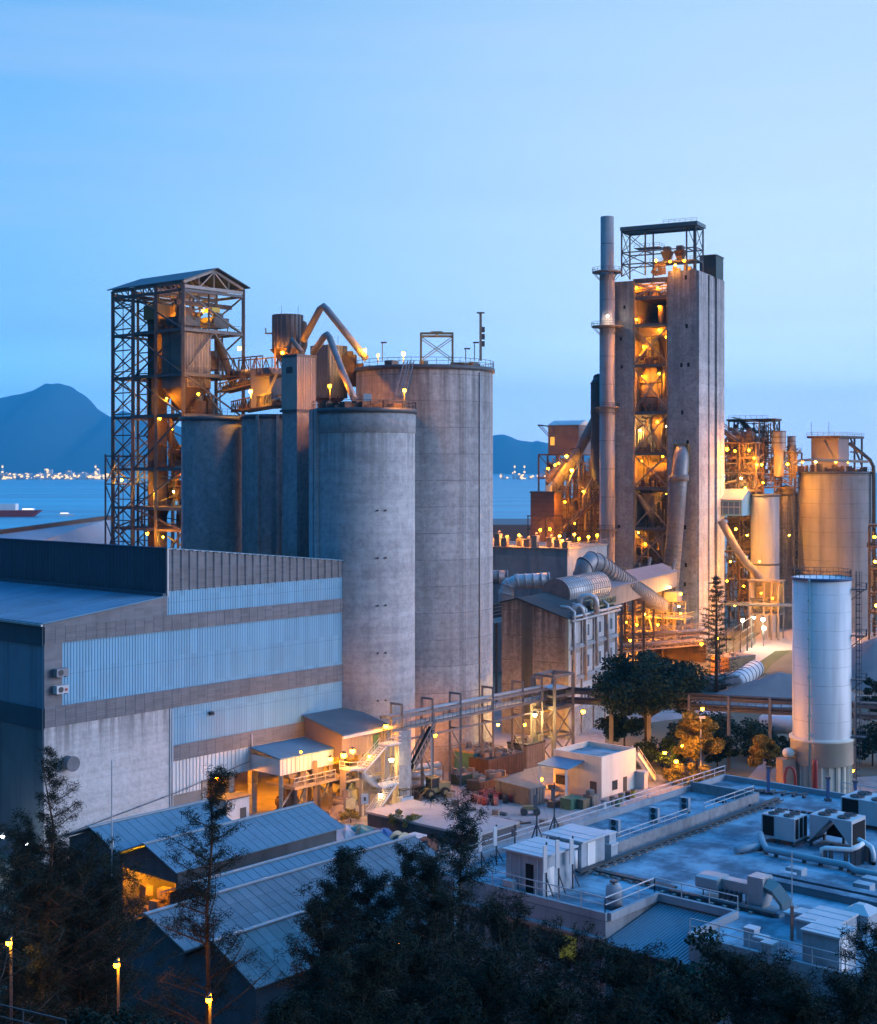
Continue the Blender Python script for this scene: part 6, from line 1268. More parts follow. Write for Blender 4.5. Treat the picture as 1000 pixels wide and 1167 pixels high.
def boxy(label, name, cat, x, y, w_, d_, h_, m_, rz=.85, lid=None, bits=0):
    p = G(x, y); t = thing(name, label, cat, p, rz); mb = MB(); mb.box(p+UZ*.02, w_, d_, h_*.92, rz)
    u = V(math.cos(rz), math.sin(rz)); v = V(-math.sin(rz), math.cos(rz))
    for i in range(int(w_/.7)): mb.obox(p-v*(d_/2+.05)-u*(w_/2-.2-i*.7), u*.1, v*.1, UZ*h_*.9)
    mb.build('body', m_, t); mb = MB(); mb.box(p+UZ*h_*.92, w_+.15, d_+.15, h_*.08, rz); mb.build('lid', lid or m_, t)
    if bits:
        mb = MB()
        for i in range(bits): mb.box(p+u*rnd.uniform(-w_/2, w_/2)*.8+v*rnd.uniform(-d_/2, d_/2)*.8+UZ*h_, rnd.uniform(.3, 1), rnd.uniform(.3, 1), rnd.uniform(.2, .9), rnd.uniform(0, 3))
        mb.build('load', DUST, t)
    return t
boxy('green tarpaulin covered machine stack at the foot of the silo', 'covered_load', 'stack', 545, 880, 7, 4, 4, TEALP, .85, DUST, 8)
boxy('long dusty mixer block with pipes on top behind the drums', 'mixer_block', 'machine', 566, 882, 9, 4, 3.2, RUST, .85, DGREY, 26)
boxy('pale box unit at the right end of the mixer block', 'box_unit', 'machine', 600, 872, 5, 4, 4.0, DUST, .85, DGREY, 12)
boxy('dark rusty rack full of small pale cylinders before the mixer block', 'cylinder_rack', 'rack', 556, 898, 7, 2.6, 1.6, RUST, .85, DGREY, 30)
boxy('low olive green skip beside the roller rack', 'skip', 'skip', 529, 892, 4, 2.4, 1.6, pm('olive_paint', (.1, .12, .06), (.07, .08, .04), .7, .8), .85, DUST, 6)
boxy('green box crate under the office canopy', 'crate', 'crate', 651, 921, 2.6, 1.8, 1.6, GREENP, .85, GREENP)
boxy('brown wooden crate in front of the office wall', 'crate', 'crate', 664, 921, 1.8, 1.6, 1.4, pm('crate_wood', (.25, .18, .11), (.17, .12, .08), 1, .9), .85)
boxy('small dusty crate pile beside the office door', 'crate', 'crate', 674, 919, 1.6, 1.6, 1.7, DUST, .85, DUST, 3)
boxy('dusty pallet stack near the drum rows', 'pallet_stack', 'pallet', 585, 905, 3.4, 2.4, .9, DUST, .6, DUST, 6)
for k, (x, y, m_, lb) in enumerate(((698, 917, DUST, 'pale rubbish bin by the office corner'), (708, 914, YPALE, 'yellowish barrel at the office side wall'), (716, 911, RUST, 'rusty barrel beside the office porch'), (722, 909, YELLOW, 'yellow barrel at the outer stair of the office'), (704, 919, GREENP, 'green gas bottle in front of the office side wall'), (688, 922, LGREY, 'grey bin in front of the office corner'))):
    p = G(x, y); t = thing('barrel', lb, 'barrel', p); mb = MB(); mb.cyl(p, .4, 1.1, 14); mb.build('shell', m_, t); mb = MB(); mb.cyl(p+UZ*1.1, .43, .08, 14); mb.build('lid', DGREY, t)
t = thing('roller_rack', 'rack of long pale steel rollers beside the yellow wheel loader', 'rack', G(470, 900)); o = Fr(G(457, 905), 30); o.o.z = GZ
mb = MB()
for i in range(3):
    for j in range(3-i): mb.pipe([o(0, 1+j*1.3+i*.6, GZ+.9+i*1.15), o(8, 1+j*1.3+i*.6, GZ+.9+i*1.15)], .5, 12)
mb.build('roller', GALV, t); mb = MB()
for a in (.5, 4, 7.5):
    for b in (.2, 4.4): mb.bar(o(a, b, GZ), o(a, b, GZ+3.6), .22)
    mb.bar(o(a, .2, GZ+.3), o(a, 4.4, GZ+.3), .2)
mb.build('frame', DUST, t)
def wheel(t, c, ax, r, w_):
    mb = MB(); mb.pipe([c-ax*w_/2, c+ax*w_/2], r, 18); wt = mb.build('wheel', RUBBER, t)
    mb = MB(); mb.pipe([c-ax*(w_/2+.03), c+ax*(w_/2+.03)], r*.5, 12); mb.build('rim', YPALE, wt)
def loader(label, x, y, rz):
    p = G(x, y); t = thing('wheel_loader', label, 'loader', p, rz); u = V(math.cos(rz), math.sin(rz)); v = V(-math.sin(rz), math.cos(rz))
    for a in (-1.3, 1.3):
        for b in (-1, 1): wheel(t, p+u*a+v*b+UZ*.72, v, .72, .55)
    mb = MB(); mb.obox(p-u*2.4-v*.8+UZ*.8, u*2.0, v*1.6, UZ*1.3); mb.obox(p-u*.4-v*.6+UZ*.7, u*2.0, v*1.2, UZ*.7); mb.build('body', YPALE, t)
    mb = MB(); mb.obox(p-u*.5-v*.75+UZ*1.5, u*1.5, v*1.5, UZ*1.4); mb.build('cab', GLASS, t); mb = MB(); mb.obox(p-u*.6-v*.85+UZ*2.9, u*1.7, v*1.7, UZ*.15)
    for a in (-.5, .9):
        for b in (-.72, .72): mb.bar(p+u*a+v*b+UZ*1.5, p+u*a+v*b+UZ*2.9, .12)
    mb.build('cab_frame', YPALE, t)
    mb = MB()
    for b in (-.5, .5): mb.bar(p+u*1.2+v*b+UZ*1.4, p+u*2.8+v*b+UZ*.5, .2)
    mb.build('lift_arm', YPALE, t)
    mb = MB(); mb.prism([p+u*2.7-v*1.25+UZ*.1, p+u*3.6-v*1.25+UZ*.05, p+u*2.9-v*1.25+UZ*1.0], v*2.5); mb.build('bucket', RUST, t)
    return t
loader('dusty yellow wheel loader parked by the roller rack', 495, 908, 3.7)
p = G(463, 918); t = thing('forklift', 'small pale forklift truck standing left of the wheel loader', 'forklift', p); u = V(.8, .6); v = V(-.6, .8)
for a in (-.8, .8):
    for b in (-.5, .5): wheel(t, p+u*a+v*b+UZ*.4, v, .4, .3)
mb = MB(); mb.obox(p-u*1.3-v*.6+UZ*.4, u*2.2, v*1.2, UZ*.9); mb.build('body', LGREY, t); mb = MB(); mb.obox(p-u*.9-v*.6+UZ*2.3, u*1.4, v*1.2, UZ*.12)
for a in (-.8, .4):
    for b in (-.55, .55): mb.bar(p+u*a+v*b+UZ*1.2, p+u*a+v*b+UZ*2.4, .08)
mb.build('overhead_guard', DGREY, t); mb = MB()
for b in (-.35, .35): mb.bar(p+u*1.1+v*b+UZ*.1, p+u*1.1+v*b+UZ*2.8, .12); mb.bar(p+u*1.1+v*b+UZ*.12, p+u*2.1+v*b+UZ*.12, .12, .05)
mb.build('mast', STEEL, t)
p = G(605, 930); t = thing('hand_roller', 'small dull yellow road roller near the thin poles in the yard', 'roller', p); mb = MB(); mb.pipe([p+V(-.9, 0, .5), p+V(-.9, 1.2, .5)], .5, 16); mb.pipe([p+V(.9, 0, .5), p+V(.9, 1.2, .5)], .5, 16); mb.build('drum_roll', DGREY, t); mb = MB(); mb.box(p+V(0, .6, .7), 2.0, .9, .6); mb.build('body', YPALE, t); mb = MB(); mb.bar(p+V(.8, .6, 1.4), p+V(1.6, .6, 1.9), .08); mb.build('handle', STEEL, t)
t = thing('flat_roof_store', 'low flat topped store with a long dark wall below the yard', 'store', V(P(419, 0, 193).x, 193, GZ)); o = Fr(V(P(419, 0, 193).x, 193, GZ), 48.8)
mb = MB(); mb.fb(o, 0, 9, -19, 0, GZ, -2.3); mb.build('wall', pm('dark_wall', (.11, .11, .12), (.07, .07, .08), .3, .9, streak=.5), t); mb = MB(); mb.fb(o, -.2, 9.2, -19.2, .2, -2.3, -2.0); mb.build('roof', pm('pale_slab', (.42, .40, .40), (.3, .29, .29), .12, .9, blotch=((.15, .14, .14), .3, .55, .6)), t)
def reel(label, x, y, r, m_, zb=GZ):
    p = G(x, y, zb); t = thing('cable_reel', label, 'reel', p); ax = V(.75, -.66); c = p+UZ*r
    mb = MB(); mb.pipe([c-ax*.6, c+ax*.6], r*.6, 18); mb.build('core', DGREY, t)
    for s in (-.65, .65): mb = MB(); mb.pipe([c+ax*s-ax*.07, c+ax*s+ax*.07], r, 22); mb.build('flange', m_, t)
    return t
reel('big brown wooden cable reel right of the low shed roofs', 488, 978, 1.3, pm('reel_wood', (.17, .08, .06), (.12, .06, .05), 1, .9))
reel('large white and yellow rimmed cable reel behind the long shed roof', 456, 972, 1.35, pm('reel_yellow', (.5, .45, .3), (.4, .35, .25), 1, .8))
boxy('blue box beside the brown cable reel', 'storage_box', 'box', 471, 972, 2.8, 2, 2.2, BLUEP, .85, LGREY)
for k, (x, y, w_, h_, m_, lb) in enumerate(((412, 952, 4, 1.5, TEALP, 'teal tarpaulin heap behind the shed roofs'), (395, 953, 4, 1.6, pm('pale_tarp', (.4, .42, .45), (.3, .32, .34), .8, .6, bump=.5), 'pale plastic sheet heap behind the shed roofs'), (437, 958, 3.5, 1.7, pm('blue_tarp', (.06, .14, .3), (.05, .1, .22), .8, .6), 'blue sheet heap beside the yellow rimmed reel'), (352, 940, 3.4, 1.9, DGREY, 'dark junk heap left of the lit passage'), (368, 938, 3.4, 1.6, RUST, 'rusty scrap heap in front of the annex'), (385, 932, 3, 1.8, DUST, 'pale scrap heap beside the notice board'))):
    p = G(x, y); mb = MB(); n = 12; rr = random.Random(k)
    vs = [p+UZ*h_]+[p+V(math.cos(i*2*math.pi/n)*w_*.35*rr.uniform(.6, 1.2), math.sin(i*2*math.pi/n)*w_*.35*rr.uniform(.6, 1.2), h_*rr.uniform(.5, .95)) for i in range(n)]+[p+V(math.cos(i*2*math.pi/n)*w_*.6*rr.uniform(.8, 1.2), math.sin(i*2*math.pi/n)*w_*.6*rr.uniform(.8, 1.2), 0) for i in range(n)]
    mb.add(vs, [(0, 1+i, 1+(i+1) % n) for i in range(n)]+[(1+i, 1+n+i, 1+n+(i+1) % n, 1+(i+1) % n) for i in range(n)], False); tag(mb.build('heap', m_), lb, 'heap')
r3 = random.Random(99); scrap = []
for i in range(46):
    x, y = r3.uniform(470, 640), r3.uniform(884, 945)
    if 545 < x < 610 and 898 < y < 928: continue
    p = G(x, y); rz = r3.uniform(0, 3.1); t = thing('scrap', 'small dark scrap piece lying on the yard among loaders and drums', 'scrap', p, rz, 'scrap lying on the yard'); mb = MB(); k = i % 4
    if k == 0: mb.box(p+UZ*.02, r3.uniform(2, 5), .3, .2, rz)
    elif k == 1: mb.box(p+UZ*.02, r3.uniform(.8, 1.8), r3.uniform(.6, 1.2), r3.uniform(.3, 1), rz)
    elif k == 2: mb.pipe([p+UZ*.3, p+UZ*.3+V(math.cos(rz), math.sin(rz))*r3.uniform(2, 4)], .25, 8)
    else: mb.box(p+UZ*.02, 1.3, 1.1, .15, rz); mb.box(p+UZ*.17, .9, .8, r3.uniform(.4, .9), rz+.3)
    mb.build('piece', (RUST, DUST, STEEL, DGREY)[(i*7) % 4], t)
t = thing('kerb_line', 'long pale kerb beam lying across the yard before the drums', 'kerb', G(560, 935)); mb = MB(); mb.bar(G(540, 927)+UZ*.15, G(597, 938)+UZ*.15, .7, .3); mb.build('beam', CONC, t)
# ------------------------------------------------------------------ low gable sheds
def gshed(label, x, y, L_, hw=5.0, rz_=5.0, ez=3.2, open_=False, m_=SHEDR):
    Y = F*(H-rz_)/(y-HY); o = Fr(V((x-CX)/F*Y, Y, GZ), 48.8); t = thing('gable_shed', label, 'shed', o.o, o.ang)
    mb = MB(); pr = [o(.3, -hw+.2, GZ), o(.3, -hw+.2, ez-.2), o(.3, 0, rz_-.25), o(.3, hw-.2, ez-.2), o(.3, hw-.2, GZ)]
    if open_:
        for b in (-hw+.2, hw-.4): mb.fb(o, .3, L_-.3, b, b+.2, GZ, ez-.2)
        mb.prism([q+o.u*(L_-1) for q in pr], o.u*.3); mb.prism([o(.3, -hw+.2, ez-1.6), o(.3, -hw+.2, ez-.2), o(.3, 0, rz_-.25), o(.3, hw-.2, ez-.2), o(.3, hw-.2, ez-1.6)], o.u*.2)
    else: mb.prism(pr, o.u*(L_-.6))
    mb.build('wall', pm('shed_wall', (.10, .11, .13), (.07, .08, .09), .4, .85, streak=.3) if not KEEP else KEEP[0], t); 
    for s in (-1, 1):
        mb = MB(); n_ = -V(0, 0); e = o(-.4, s*(hw+.5), ez-.25)-o(-.4, 0, rz_); mb.obox(o(-.4, 0, rz_), o.u*(L_+.8), e, UZ*.1)
        k = int(L_/1.1)
        for i in range(k+1): mb.obox(o(-.4+i*(L_+.75)/k, 0, rz_+.1), o.u*.06, e, UZ*.04)
        for f in (.33, .66): mb.obox(o(-.4, 0, rz_+.1)+e*f, o.u*(L_+.8), e*.012, UZ*.03)
        mb.build('roof_slope', m_, t)
    mb = MB(); mb.bar(o(-.5, 0, rz_+.14), o(L_+.5, 0, rz_+.14), .5, .1); mb.build('ridge_cap', GALV, t)
    return o
KEEP = []
KEEP.append(pm('shed_wall', (.10, .11, .13), (.07, .08, .09), .4, .85, streak=.3))
SR2 = pm('shed_roof_blue', (.15, .25, .31), (.10, .18, .23), .2, .55, blotch=((.12, .14, .16), .4, .58, .5), bump=.15, bscale=3)
gshed('short blue gable roofed shed against the pale block wall', 105, 943, 16, m_=SR2)
oB = gshed('open fronted gable shed glowing orange inside', 167, 962, 24, open_=True, m_=SR2)
gshed('middle long gable shed between the open glowing shed and the palest roof', 226, 1006, 25, m_=SR2)
oD = gshed('longest pale grey gable shed roof in the middle of the row', 170, 1042, 35)
oE = gshed('nearest gable shed with brown stained pale roof behind the dark trees', 246, 1073, 26, ez=2.6, m_=pm('stained_shed_roof', (.25, .25, .26), (.17, .165, .165), .3, .6, blotch=((.12, .1, .09), .4, .48, .8), panel=(1.1, 1.9, .4, 'xy')))
for k, (a, b, z, fl, lb) in enumerate(((2.0, 1.5, 2.2, 6000, 'lamp inside the open glowing shed'), (7, -2, 2.2, 5000, 'second lamp at the back of the open glowing shed'))): lamp(oB(a, b, z), lb, fl, .22)
for k, (a, b, m_, lb) in enumerate(((3.5, 2.5, DUST, 'pale crates stacked inside the open glowing shed'), (4, -1.5, RUST, 'rusty machine parts piled inside the open glowing shed'), (6, .5, YPALE, 'yellowish boxes at the back of the open glowing shed'), (2.2, -3, DUST, 'sacks by the open side of the glowing shed'))):
    t = thing('stacked_goods', lb, 'stack', oB(a, b, GZ)); mb = MB()
    for i in range(7): mb.box(oB(a+rnd.uniform(-1, 1), b+rnd.uniform(-1.2, 1.2), GZ+.02+(i % 3)*1.1), rnd.uniform(.8, 1.5), rnd.uniform(.8, 1.4), 1.05, rnd.uniform(.6, 1.1))
    mb.build('boxes', m_, t)
t = thing('downpipe', 'white vent pole rising in front of the open glowing shed', 'pole', oB(-1.2, 4.5, GZ)); mb = MB(); mb.bar(oB(-1.2, 4.5, GZ), oB(-1.2, 4.5, 13.5), .12); mb.build('pole', LGREY, t); mb = MB(); mb.box(oB(-1.2, 4.5, 4), .4, .4, .8); mb.build('box', LGREY, t)
# ------------------------------------------------------------------ white tank
p = P(937, HY, 215); TC = V(p.x, 215); tr = 32.6/F*215
t = thing('storage_tank', 'tall round white storage tank with weld lines and a side ladder', 'tank', V(TC.x, TC.y, GZ))
zt = zof(660, 211); z1 = zof(846, 211); z2 = zof(874, 211)
mb = MB(); mb.lathe(V(TC.x, TC.y, 0), [(tr, z1), (tr, zt), (tr-.1, zt), (tr-.1, zt-.25), (.01, zt+.35)], 56); mb.build('shell', TANKW, t)
mb = MB(); mb.lathe(V(TC.x, TC.y, 0), [(tr+.1, z2), (tr+.32, z2), (tr+.32, z1-.2), (tr+.5, z1-.2), (tr+.5, z1+.2), (tr, z1+.3)], 56); mb.build('lower_ring', CREAM, t)
mb = MB(); mb.lathe(V(TC.x, TC.y, 0), [(tr-.1, GZ), (tr-.1, z2)], 40)
for i in range(24): a = i*math.pi/12; mb.bar(V(TC.x+tr*math.cos(a), TC.y+tr*math.sin(a), GZ), V(TC.x+tr*math.cos(a), TC.y+tr*math.sin(a), z2), .3)
mb.build('skirt', pm('dirty_cream', (.68, .65, .56), (.55, .52, .44), .5, .85, streak=.7), t)
mb = MB(); mb.rail([V(TC.x+(tr-.05)*math.cos(i*math.pi/14), TC.y+(tr-.05)*math.sin(i*math.pi/14), zt) for i in range(29)], 1.2, .07, 1.5); mb.build('railing', STEEL, t)
mb = MB(); mb.lathe(V(TC.x, TC.y, zt-.35), [(tr+.02, 0), (tr+.16, 0), (tr+.16, .4), (tr, .4)], 56); mb.build('top_rim', BLUEP, t)
a = R(-128); pz = V(math.cos(a), math.sin(a)); mb = MB(); mb.pipe([V(TC.x, TC.y)+pz*(tr+.3)+UZ*GZ, V(TC.x, TC.y)+pz*(tr+.3)+UZ*(zt)], .14, 8)
for i in range(9): z = z1+1+i*2.9; mb.bar(V(TC.x, TC.y)+pz*(tr-.05)+UZ*z, V(TC.x, TC.y)+pz*(tr+.6)+UZ*z, .3)
mb.build('fill_pipe', pm('pale_blue_pipe', (.25, .45, .5), (.2, .38, .42), 1, .5), t)
a = R(-22); pz = V(math.cos(a), math.sin(a)); px_ = V(-pz.y, pz.x); b0 = V(TC.x, TC.y)+pz*(tr+.7)
mb = MB(); mb.ladder(b0+UZ*GZ, b0+UZ*(zt+1), .6, .4, px_, .09)
for i in range(30): z = GZ+2.5+i*1.0; mb.pipe([b0+px_*.4+UZ*z, b0+px_*.45+pz*.6+UZ*z, b0+pz*.85+UZ*z, b0-px_*.45+pz*.6+UZ*z, b0-px_*.4+UZ*z], .04, 4, False)
for k in (-.4, 0, .4): mb.bar(b0+pz*.8*(1-abs(k))+px_*k+UZ*0, b0+pz*.8*(1-abs(k))+px_*k+UZ*(zt+1), .05)
mb.build('caged_ladder', STEEL, t)
for y in (840, 775, 725, 672):
    z = zof(y, 213); mb = MB(); mb.obox(b0-px_*.8-pz*.7+UZ*z, px_*1.6, pz*2.2, UZ*.12); mb.rail([b0-px_*.8+UZ*z, b0-px_*.8+pz*1.5+UZ*z, b0+px_*.8+pz*1.5+UZ*z], 1.1, .07, 1); mb.bar(b0-pz*.7+UZ*(z-1.6), b0+pz*1.2+UZ*z, .12); mb.build('ladder_platform', STEEL, t)
lamp(P(972.5, 878.5, 214), 'small yellow lamp at the foot of the white tank ladder', 200, .2)
for i, (x, y, lb) in enumerate(((930, 893, 'straight red pipe standing against the white tank skirt'),)):
    dpipe(lb, [P(929.5, 866, 209), P(929.5, 871, 209), V(P(929.5, 0, 209).x, 209, GZ)], .38, REDP, 'red_pipe'); 
t = dpipe('red arched hydrant pipe left of the white tank skirt', [V(P(895, 0, 208).x, 208, GZ), P(895, 884, 208), P(897, 876, 208), P(901, 874, 208), P(905, 877, 208), P(907, 885, 208), V(P(907, 0, 208).x, 208, GZ)], .22, REDP, 'arched_pipe')
p = G(897, 897); t = thing('pump_vessel', 'small cream vessel on a block left of the white tank', 'vessel', p); mb = MB(); mb.sph(P(899, 858, 213), .95, 16, 10, .8); mb.build('shell', CREAM, t); mb = MB(); pp = P(896, 875, 213); mb.box(V(pp.x, 213, GZ), 2.2, 2, zof(862, 213)-GZ-.3, .3); mb.build('block', pm('brown_block', (.32, .24, .18), (.25, .18, .14), .5, .9), t)
# horizontal vessels and stockpiles by the road
def hcyl(label, p, q, r, m_, bands=0, name='horizontal_tank'):
    t = thing(name, label, 'tank', (p+q)/2-UZ*r); mb = MB(); d = (q-p).normalized(); mb.pipe([p-d*.5, p, q, q+d*.5], [r*.75, r, r, r*.75], 22); mb.build('shell', m_, t)
    if bands:
        mb = MB()
        for i in range(bands): c = p.lerp(q, (i+.5)/bands); mb.pipe([c-d*.12, c+d*.12], r*1.05, 22)
        mb.build('band', STEEL, t)
    mb = MB()
    for f in (.2, .8): c = p.lerp(q, f); mb.box(V(c.x, c.y, GZ), .8, 1.6, c.z-r*.6-GZ, .4)
    mb.build('saddle', CONC, t)
p = G(838, 792); p.z = GZ+2.6; q = G(861, 775); q.z = GZ+2.6; hcyl('pale blue grey banded vessel lying by the grass patch', p, q, 2.1, LGREY, 6)
p = P(869, 825, 245); hcyl('pale horizontal tank lying under the second pipe bridge', p, p+V(9, -2, 0), 1.6, LGREY, 0)
p = P(804, 781, 310); hcyl('rusty capped vessel lying behind the slim pine', p, p+V(8, 8, 0), 2.0, DUCT, 3)
boxy('orange brown machine shelter beside the slim pine', 'machine_shelter', 'shelter', 836, 765, 9, 6, 4, pm('orange_brown', (.4, .25, .12), (.3, .18, .09), .4, .8), .6, DUST, 6)
def pile(label, x, y, rx, ry, h, m_, z=GZ, rz=.3):
    c = G(x, y, z); mb = MB(); rr = random.Random(x); n, k = 36, 8; vs = [c+UZ*h]
    for j in range(1, k+1):
        f = j/k
        for i in range(n):
            a = 2*math.pi*i/n; w_ = 1+.12*math.sin(3*a+x)+rr.uniform(-.03, .03); xx, yy = rx*f*w_*math.cos(a), ry*f*w_*math.sin(a)
            vs.append(c+V(xx*math.cos(rz)-yy*math.sin(rz), xx*math.sin(rz)+yy*math.cos(rz), h*(1-f)**.9+rr.uniform(-.12, .12)*(f < 1)-.2*(f == 1)))
    mb.add(vs, [(0, 1+i, 1+(i+1) % n) for i in range(n)]+[(1+(j-1)*n+i, 1+j*n+i, 1+j*n+(i+1) % n, 1+(j-1)*n+(i+1) % n) for j in range(1, k) for i in range(n)], True)
    tag(mb.build('stockpile', m_), label, 'stockpile')
pile('large blue grey gravel stockpile right of the white tank', 1000, 775, 20, 14, 10, GRAVEL)
pile('flat brown and grey gravel stockpile left of the white tank', 890, 795, 19, 10, 5.5, GRAVEL)
t = thing('boundary_wall', 'low grey wall beside the gravel stockpile at the right edge', 'wall', G(1000, 800)); mb = MB(); mb.bar(G(975, 806)+UZ*1.2, G(1030, 806)+UZ*1.2, .5, 2.4); mb.build('wall', CONC, t)
sheet('road', [G(826, 762), G(846, 775), G(893, 742), G(1010, 735), G(1010, 716), G(880, 712), G(846, 738)], GZ+.018, pm('road_concrete', (.45, .40, .36), (.36, .32, .29), .05, .9))
sheet('grass_patch', [G(852, 775), G(862, 757), G(884, 742), G(903, 741), G(880, 757), G(866, 776)], GZ+.026, GRASS)
sheet('verge', [G(690, 868), G(840, 905), G(905, 890), G(1010, 884), G(1010, 806), G(880, 806), G(690, 830)], GZ+.022, EARTH)
sheet('path', [G(845, 895), G(866, 872), G(855, 845), G(872, 840), G(890, 872), G(880, 905)], GZ+.03, YARD)
# fence and posts of the plant by the road
t = thing('fence', 'dark mesh fence with posts along the road behind the slim pine', 'fence', G(850, 745)); pts = [G(820, 770), G(836, 755), G(852, 742), G(862, 735)]; pts = [V(p.x, p.y, GZ) for p in pts]
for p, q in zip(pts, pts[1:]):
    for f in (0, .5): c = p.lerp(q, f); mb = MB(); mb.bar(c, c+UZ*9, .3); mb.build('post', STEEL, t)
mb = MB()
for p, q in zip(pts, pts[1:]):
    for z in (2, 4, 6, 8.5): mb.bar(p+UZ*z, q+UZ*z, .12)
    n = 12
    for i in range(n): mb.bar(p.lerp(q, i/n)+UZ*.3, p.lerp(q, (i+1)/n)+UZ*4, .05); mb.bar(p.lerp(q, i/n)+UZ*4, p.lerp(q, (i+1)/n)+UZ*.3, .05)
mb.build('mesh', STEEL, t)
# ------------------------------------------------------------------ flat roofed building at the lower right
RZ = 12.0
RB = Fr(V(12.2, 102.5, RZ), 48.8)
def rp(x, y, z=RZ): return G(x, y, z)
def rab(x, y, z=RZ): return RB.inv(G(x, y, z))
t = thing('flat_roof_building', 'large flat roofed building with blue grey weathered roof crowded with equipment', 'building', V(RB.o.x, RB.o.y, GZ), RB.ang)
A_, B_, Cn = 47.4, 17.3, -34
mb = MB(); mb.prism([RB(0, B_, GZ), RB(A_, B_, GZ), RB(A_, Cn, GZ), RB(0, Cn, GZ), RB(0, -7, GZ), RB(7, -7, GZ), RB(7, 0, GZ), RB(0, 0, GZ)], UZ*(RZ-.06-GZ)); mb.build('wall', pm('blue_grey_render', (.30, .33, .36), (.22, .25, .28), .3, .9, streak=.6, bump=.3, bscale=3), t)
mb = MB(); pts = [RB(.2, B_-.2, RZ), RB(A_-.2, B_-.2, RZ), RB(A_-.2, Cn, RZ), RB(.2, Cn, RZ), RB(.2, -6.8, RZ), RB(7.2, -6.8, RZ), RB(7.2, .2, RZ), RB(.2, .2, RZ)]
mb.add([p-UZ*.06 for p in pts]+pts, [tuple(range(7, -1, -1)), tuple(range(8, 16))] if (pts[1]-pts[0]).cross(pts[2]-pts[1]).z > 0 else [tuple(range(8)), tuple(range(15, 7, -1))], False)
mb.build('roof', FELT, t)
mb = MB(); ph = .55
for a0, a1, b0, b1 in ((0, A_, B_-.3, B_), (A_-.3, A_, Cn, B_-.3), (0, .3, 0, B_-.3), (0, .3, Cn, -7), (6.7, 7, -7, 0), (0.3, 6.7, -.3, 0), (.3, 6.7, -7, -6.7)): mb.fb(RB, a0, a1, b0, b1, RZ-.02, RZ+ph)
mb.build('parapet', pm('parapet_render', (.36, .39, .42), (.27, .3, .33), .4, .85, streak=.4), t)
mb = MB()
for a0, a1, b0, b1 in ((-.4, A_, B_-.0, B_+1.5),): mb.fb(RB, a0, a1, b0, b1, RZ-.7, RZ-.55); 
n = 60
for i in range(n): mb.fb(RB, A_*i/n, A_*i/n+.08, B_, B_+1.5, RZ-.55, RZ-.5)
mb.build('eave_sheet', SR2, t)
mb = MB(); mb.obox(RB(-.6, -7.4, RZ-1.5), RB(6.9, -7.4, RZ-.35)-RB(-.6, -7.4, RZ-1.5), RB.v*7.2, UZ*.12)
for i in range(26): mb.obox(RB(-.6, -7.4+i*.28, RZ-1.38), RB(6.9, -7.4, RZ-.35)-RB(-.6, -7.4, RZ-1.5), RB.v*.1, UZ*.06)
mb.build('ribbed_roof', SR2, t)
for k in range(7):
    b = B_-2.2-k*2.2
    if b < 1: break
    mb = MB(); mb.fb(RB, -.08, .02, b-1.5, b, RZ-3.6, RZ-1.8); mb.build('window', GLASS if k not in (5,) else emis('dim_window_glow', (.55, .6, .12), .16), t)
mb = MB(); mb.fb(RB, -.5, 0, 0, B_, RZ-1.4, RZ-1.2); mb.fb(RB, -.3, 0, 0, B_, RZ-4.4, RZ-4.2); mb.build('ledge', CONC, t)
mb = MB(); mb.pipe([RB(-.3, 14, GZ), RB(-.3, 14, RZ+.4)], .22, 8); mb.build('drainpipe', WHITE, t)
def rrail(label, pts, h=1.1):
    t = thing('railing', label, 'railing', RB(*pts[0])); mb = MB(); mb.rail([RB(*p) for p in pts], h, .07, 2.2); mb.build('rails', LGREY, t); return t
z = RZ+ph
rrail('pale double railing along the tree side roof edge below the two equipment huts', [(.15, B_-.2, z), (.15, .15, z)])
rrail('pale railing around the notch above the ribbed lower roof', [(.15, .15, z), (6.85, .15, z), (6.85, -7, z)])
rrail('pale railing on the lower right roof edge before the white box hut', [(.15, -7, z), (.15, -30, z)])
rrail('long thin railing on the yard side edge of the flat roof', [(0, B_-.15, z), (A_, B_-.15, z)], .9)
rrail('railing on the far right roof edge near the white tank', [(A_-.15, 4, z), (A_-.15, -26, z)])
t = thing('roof_kerb_wall', 'low wall with a rail dividing the narrow yard side strip of the flat roof', 'wall', RB(16, 9.4)); mb = MB(); mb.fb(RB, 15.5, 40, 9.3, 9.6, RZ, RZ+1.0); mb.fb(RB, 40, 40.3, 9.3, B_-.4, RZ, RZ+1.0); mb.build('wall', CONC, t)
mb = MB(); mb.rail([RB(15.6, 9.45, RZ+1.0), RB(27, 9.45, RZ+1.0)], .8, .06, 2); mb.rail([RB(30, 9.45, RZ+1.0), RB(39.5, 9.45, RZ+1.0)], .8, .06, 2); mb.build('rail', LGREY, t)
t = thing('cable_tray', 'dark cable tray with support blocks running along the low dividing wall', 'cable tray', RB(12, 8.4)); mb = MB(); mb.fb(RB, 8, 42, 7.9, 8.4, RZ+.25, RZ+.4); mb.fb(RB, 8, 42, 7.5, 7.6, RZ+.2, RZ+.3); mb.build('tray', DGREY, t)
mb = MB()
for i in range(28): mb.fb(RB, 9+i*1.2, 9.35+i*1.2, 7.7, 8.7, RZ, RZ+.25)
mb.build('block', OLDC, t)
t = thing('cable_tray', 'dark cable tray crossing the flat roof toward the air handling unit', 'cable tray', RB(9.8, 4)); mb = MB(); mb.fb(RB, 9.3, 9.9, .0, 7.4, RZ+.2, RZ+.36); mb.fb(RB, 8.6, 9.1, -9, 0, RZ+.2, RZ+.36); mb.build('tray', DGREY, t)
mb = MB()
